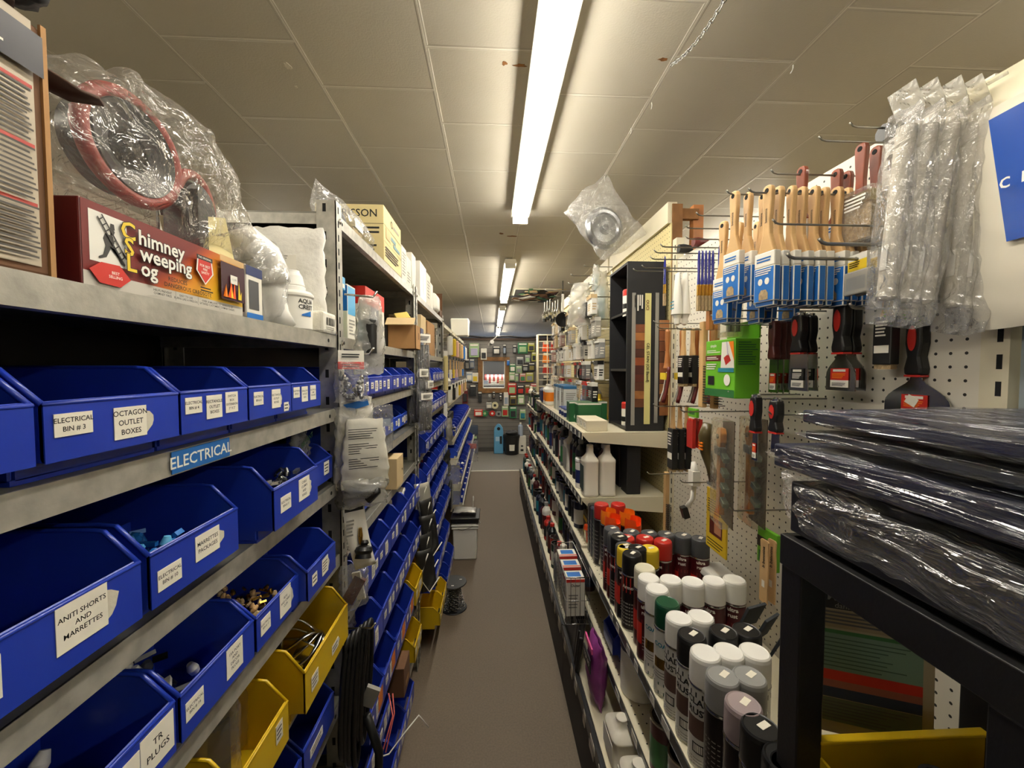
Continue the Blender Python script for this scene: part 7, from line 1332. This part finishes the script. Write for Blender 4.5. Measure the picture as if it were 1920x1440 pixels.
q = MB(); q.lines(ux * 0 + up * (.80 * H_) + nn * .001, ux, up, L_ * .8, H_ * .1, 4, GREYD); q.lines(up * (.56 * H_) + nn * .001, ux, up, L_ * .8, H_ * .22, 8, mat('dark green print', '3f5a4b', .6), .3); q.lines(up * (.16 * H_) + nn * .001, ux, up, L_ * .8, H_ * .13, 6, GREYD, .3); q.text('MINWAX', up * (.945 * H_) + nn * .001, ux, up, .020, PGREY, .02); q.text('dans le bois', up * (.885 * H_) + nn * .001, ux, up, .013, PGREY, .0); q.build('lettering', ch_)
# yellow bin of black pipe fittings on the lower shelf
yb_ = thing('yellow_pipe_bin', 'yellow bin of black pipe fittings inside the black shelf unit', 'storage bin', (.63, .475, Z(.6642)))
q = MB(); w, l, h = .28, .17, .10
for a_, b_ in [((-w / 2, l / 2 - .004, 0), (w / 2, l / 2, h)), ((-w / 2, -l / 2, 0), (w / 2, -l / 2 + .004, h * .6)), ((-w / 2, -l / 2, 0), (-w / 2 + .004, l / 2, h * .8)), ((w / 2 - .004, -l / 2, 0), (w / 2, l / 2, h * .8)), ((-w / 2, -l / 2, 0), (w / 2, l / 2, .004))]: q.bx(a_, b_, YEL)
q.build('body', yb_); MB().bx((-w / 2, l / 2 - .010, h), (w / 2, l / 2 + .004, h + .006), YEL).build('rim', yb_, .002)
for i in range(4):
    t = thing('pipe_coupling', 'black threaded pipe coupling in the yellow bin, %s' % nth(i), 'pipe fitting', (.545 + .058 * i, .475 + .01 * (i % 2), Z(.659)), 0, 'pipe couplings in the yellow bin'); MB().lathe([(.018, 0), (.022, .0), (.022, .085), (.024, .087), (.024, .105), (.019, .105), (.018, .002)], BLACK, seg=22).build('coupling', t); q = MB(); [q.lathe([(.0222, .02 + .006 * k), (.0232, .023 + .006 * k), (.0222, .026 + .006 * k)], GREYD, seg=20) for k in range(6)]; q.build('thread', t)
# ------------------------------------------------------------ far partition wall: hanging goods and floor goods
FY = FARW - .035
GRN = mat('green blister card', '2f7a4d', .45); LGN = mat('pale green card', '9dbb8a', .5); OLG = mat('olive card', '6f7a4f', .5); YGN = mat('yellow green card', 'b3b34a', .5); BLK = mat('dark card', '26282b', .5); PBL = mat('pale blue card', '8fa3c4', .45); GRC = mat('grey card pack', '8b8d8c', .45)
def far_pack(px, py, w, h, m, m2, label, shape=0):
    c = P(px, py, y=FY - .02); s = (FY - .02) / F; W_, H_ = w * s, h * s
    t = thing('carded_pack', label, 'carded pack', c, 0, 'carded goods on the far partition')
    if shape == 0: MB().box((0, .0, 0), (W_, .03, H_), m).build('card', t, .004); q = MB(); q.box((0, -.018, -H_ * .12), (W_ * .7, .02, H_ * .5), m2); q.build('blister', t, .006); MB().rect((0, -.016, H_ * .38), X, ZZ, W_ * .8, H_ * .12, PAPER).build('print', t)
    else:
        MB().lathe([(W_ * .18, -.012), (W_ * .5, -.012), (W_ * .5, .012), (W_ * .18, .012)], m, ax='y', seg=18).build('reel', t); MB().lathe([(.0, -.016), (W_ * .2, -.016), (W_ * .2, .0)], m2, ax='y', seg=14).build('centre', t)
    MB().tube([(0, .05, H_ * .48), (0, -.03, H_ * .48)], .004, CHROME, 5).build('wire_hook', t)
rows = [(868, 658, 11, 18, PBL, PAPER, 'pale blue pack high beside the hanging rollers'), (889, 657, 18, 26, LGN, mat('lilac blister', 'b7b0d0', .4), 'rounded green and lilac pack over the window, bin side'), (907, 664, 11, 21, PAPER, BLK, 'white pack with a black dot at the window corner'), (931, 657, 14, 16, BLK, PAPER, 'black and white patterned card above the window'), (946, 655, 6, 20, BLK, PBL, 'narrow black tool with a pale head above the window'), (965, 655, 7, 16, BLK, GRC, 'small dark handle hanging past the window'), (980, 653, 18, 20, GRN, LGN, 'large green blister pack high on the partition'), (996, 651, 12, 16, YGN, BLK, 'dark pack with a yellow green header, high by the wire grid'),
    (975, 677, 14, 16, GRC, BLK, 'grey round pack below the large green blister'), (989, 673, 10, 15, GRC, LGN, 'pale grey blister in the second row'), (1001, 669, 8, 17, YGN, BLK, 'yellow green narrow card by the grid'), (961, 690, 11, 16, GRN, PAPER, 'green header pack right of the window top'), (973, 693, 11, 14, LGN, GRC, 'pale green pack in the third row'), (985, 690, 11, 13, BLK, GRC, 'dark pack in the third row'), (997, 688, 12, 16, BLK, OLG, 'dark pack in the third row by the grid'),
    (960, 706, 11, 16, LGN, PAPER, 'pale pack beside the window middle'), (969, 708, 7, 16, GRC, LGN, 'narrow grey pack beside the window middle'), (980, 708, 11, 16, mat('pink pack', 'c98a7e', .5), GRN, 'pink and green pack in the fourth row'), (993, 707, 14, 17, YGN, GRC, 'yellow headed clear pack in the fourth row'), (960, 729, 16, 22, REDC, LGN, 'red diamond pack at the lower window corner'), (976, 731, 13, 17, BLK, REDC, 'dark pack with a red reel in the fifth row'), (989, 730, 9, 18, OLG, REDC, 'olive pack in the fifth row'), (1001, 727, 12, 16, mat('red green pack', 'c0545a', .5), LGN, 'red and pale green pack in the fifth row'),
    (949, 748, 9, 25, PAPER, PBL, 'tall white carded tool below the window'), (962, 750, 12, 18, OLG, BLK, 'olive pack in the sixth row'), (977, 749, 12, 18, LGN, PAPER, 'white green pack in the sixth row'), (917, 760, 11, 12, GRC, PAPER, 'small grey clear pack below the window'), (918, 745, 5, 12, GRC, STEEL, 'narrow shiny fitting left of the hanging reels'), (926, 741, 5, 14, BLK, STEEL, 'small dark fitting under the window'), (939, 744, 5, 16, BLK, STEEL, 'thin dark fitting under the window'), (900, 744, 7, 20, BLK, BLK, 'dark cable tie pack beside the window foot'),
    (897, 774, 16, 13, REDC, PAPER, 'red boxed pack in the lowest row'), (947, 771, 12, 20, LGN, REDC, 'green edged pack in the lowest row'), (962, 773, 13, 22, GRN, BLK, 'dark green framed pack in the lowest row'), (980, 777, 11, 20, LGN, TEAL, 'pale green blue pack in the lowest row'), (876, 683, 8, 22, BLK, STEEL, 'shiny tools on a dark card, bin side of the window'), (885, 682, 9, 18, mat('slate pack', '5a6478', .4), GRC, 'slate blue pack by the window frame'), (891, 708, 11, 18, PAPER, YELC, 'white card with a yellow picture by the window frame'), (880, 706, 12, 18, PBL, PAPER, 'pale round pack by the window frame'), (887, 732, 12, 22, BLK, BLK, 'dark bunch of fittings by the window frame'), (872, 742, 10, 30, DKRED, BLK, 'dark red tool pack low by the gondola'),
    (953, 680, 5, 10, BOXBL, BOXBL, 'small blue handle on the window side')]
for r_ in rows: far_pack(*r_)
for px, py, d, m, m2, l in [(928, 760, 13, mat('cream tape', 'd6cfa8', .5), BLK, 'cream tape reel under the window'), (909, 775, 12, GRN, LGN, 'green tape reel in the lowest row'), (923, 775, 11, REDC, PAPER, 'red tape reel in the lowest row'), (935, 776, 11, GRC, BLK, 'grey tape reel in the lowest row')]: far_pack(px, py, d, d, m, m2, l, 1)
# what shows through the window
cnt = thing('counter_bench', 'white bench seen through the window in the far partition', 'bench', (wl + .2, FARW + .95, 0)); MB().bx((-.7, -.3, wb + .02), (1.0, .3, wb + .05), WHITE).build('bench_top', cnt); MB().bx((-.65, -.25, 0), (-.6, .25, wb + .02), WHITE).build('leg', cnt); MB().bx((.9, -.25, 0), (.95, .25, wb + .02), WHITE).build('leg', cnt)
c = P(928, 712, y=FARW + .9); t = thing('striped_cushion', 'red and white striped roll seen through the window', 'cushion', Vector((c.x, FARW + .9, wb + .0508)))
q = MB(); n = 10; Lr = .42
for k in range(n): q.lathe([(.095, -Lr / 2 + Lr * k / n), (.095, -Lr / 2 + Lr * (k + 1) / n)], RED if k % 2 == 0 else WHITE, (0, 0, .095), 'x', 20)
q.build('striped_cover', t)
for i in range(4): carton('shelf_goods', 'small pale pack on the bench beyond the window, %s' % nth(i), 'pack', (wl - .12 + .16 * i, FARW + .72, wb + .0508), (.1, .08, .05 + .02 * (i % 2)), [WHITE, PBL, PAPER, CARDL][i])
l = bpy.data.lights.new('added_bench_light', 'AREA'); l.energy = 8; l.size = .5; l.color = (1, .95, .88); o = bpy.data.objects.new('added_bench_light', l); COL.objects.link(o); o.location = (wl + .2, FARW + .7, pt + .1)  # bare area light added above the bench, no fixture built
tag(MB().bx((-.9, 0, 0), (.9, .03, 2.0), mat('added dark backing', '23252b', .8)).build('shade_backing', loc=(wl + .2, FARW + 1.6, .01)), 'dark backing sheet added to darken the view through the window', 'shade_backing')  # backing sheet added so the window view ends in darkness
# floor goods at the partition
t = thing('blue_jug', 'tall light blue jug standing on the floor by the partition', 'jug', P(935, 851, z=.005)); q = MB(); q.prism(outline([(0, .085), (.40, .085), (.46, .075), (.52, .035), (.54, .0)]), (0, .11, 0), X, ZZ, (0, -.11, 0), SKYB); q.build('body', t, .015); MB().lathe([(.03, 0), (.03, .008)], BLACK, (0, -.002, .455), 'y', 12).build('grip_hole', t); q = MB(); q.rect((.04, -.0012, .25), X, ZZ, .04, .14, INK); q.rect((-.02, -.0012, .27), X, ZZ, .07, .08, mat('pale blue label', 'a9c9dc', .5)); q.build('label_panel', t)
t = thing('black_pail', 'black round pail with a white label by the blue jug', 'pail', P(959, 851, z=.005) + Vector((0, .0, 0))); MB().lathe([(.12, 0), (.145, .30), (.152, .30), (.152, .325), (.148, .33)], BLACK, seg=32).build('body', t); MB().lathe([(.15, .33), (.155, .345), (.14, .35), (.0, .35)], BLACK, seg=32).build('lid', t); MB().grid(lambda a, b: Vector((cos(-1.9 + .7 * a) * (.128 + .012 * b), sin(-1.9 + .7 * a) * (.128 + .012 * b), .08 + .11 * b)), 8, 2, PAPER).build('label_panel', t); blob(q := MB(), (0, 0, .39), (.11, .1, .04), GREYD, 7, .3); tag(q.build('dark_bag', loc=t.location), 'dark crumpled bag lying on the black pail', 'bag')
carton('white_box', 'white upright box with two dark knobs by the black pail', 'box', P(979, 850, z=.005), (.13, .12, .32), BOXW, [('-y', 'r', .45, .45, .3, .08, INK), ('-y', 'r', .45, .22, .4, .12, INK)])
bottle('clear_bottle', 'pale blue bottle standing on the white upright box', 'bottle', P(979, 850, z=.005) + Vector((-.03, 0, .3208)), .045, .24, PBL, PAPER)
t = thing('tool_case', 'dark blue tool packs stacked on the floor by the bin gondola', 'tool case', P(888, 850, z=.005)); [MB().box((0, 0, .09 + .17 * k), (.16, .12, .16), [BOXB, GREYD, mat('slate case', '394456', .5)][k]).build('case', t, .01) for k in range(3)]; MB().box((0, -.062, .3), (.12, .004, .04), LGN).build('label_panel', t)
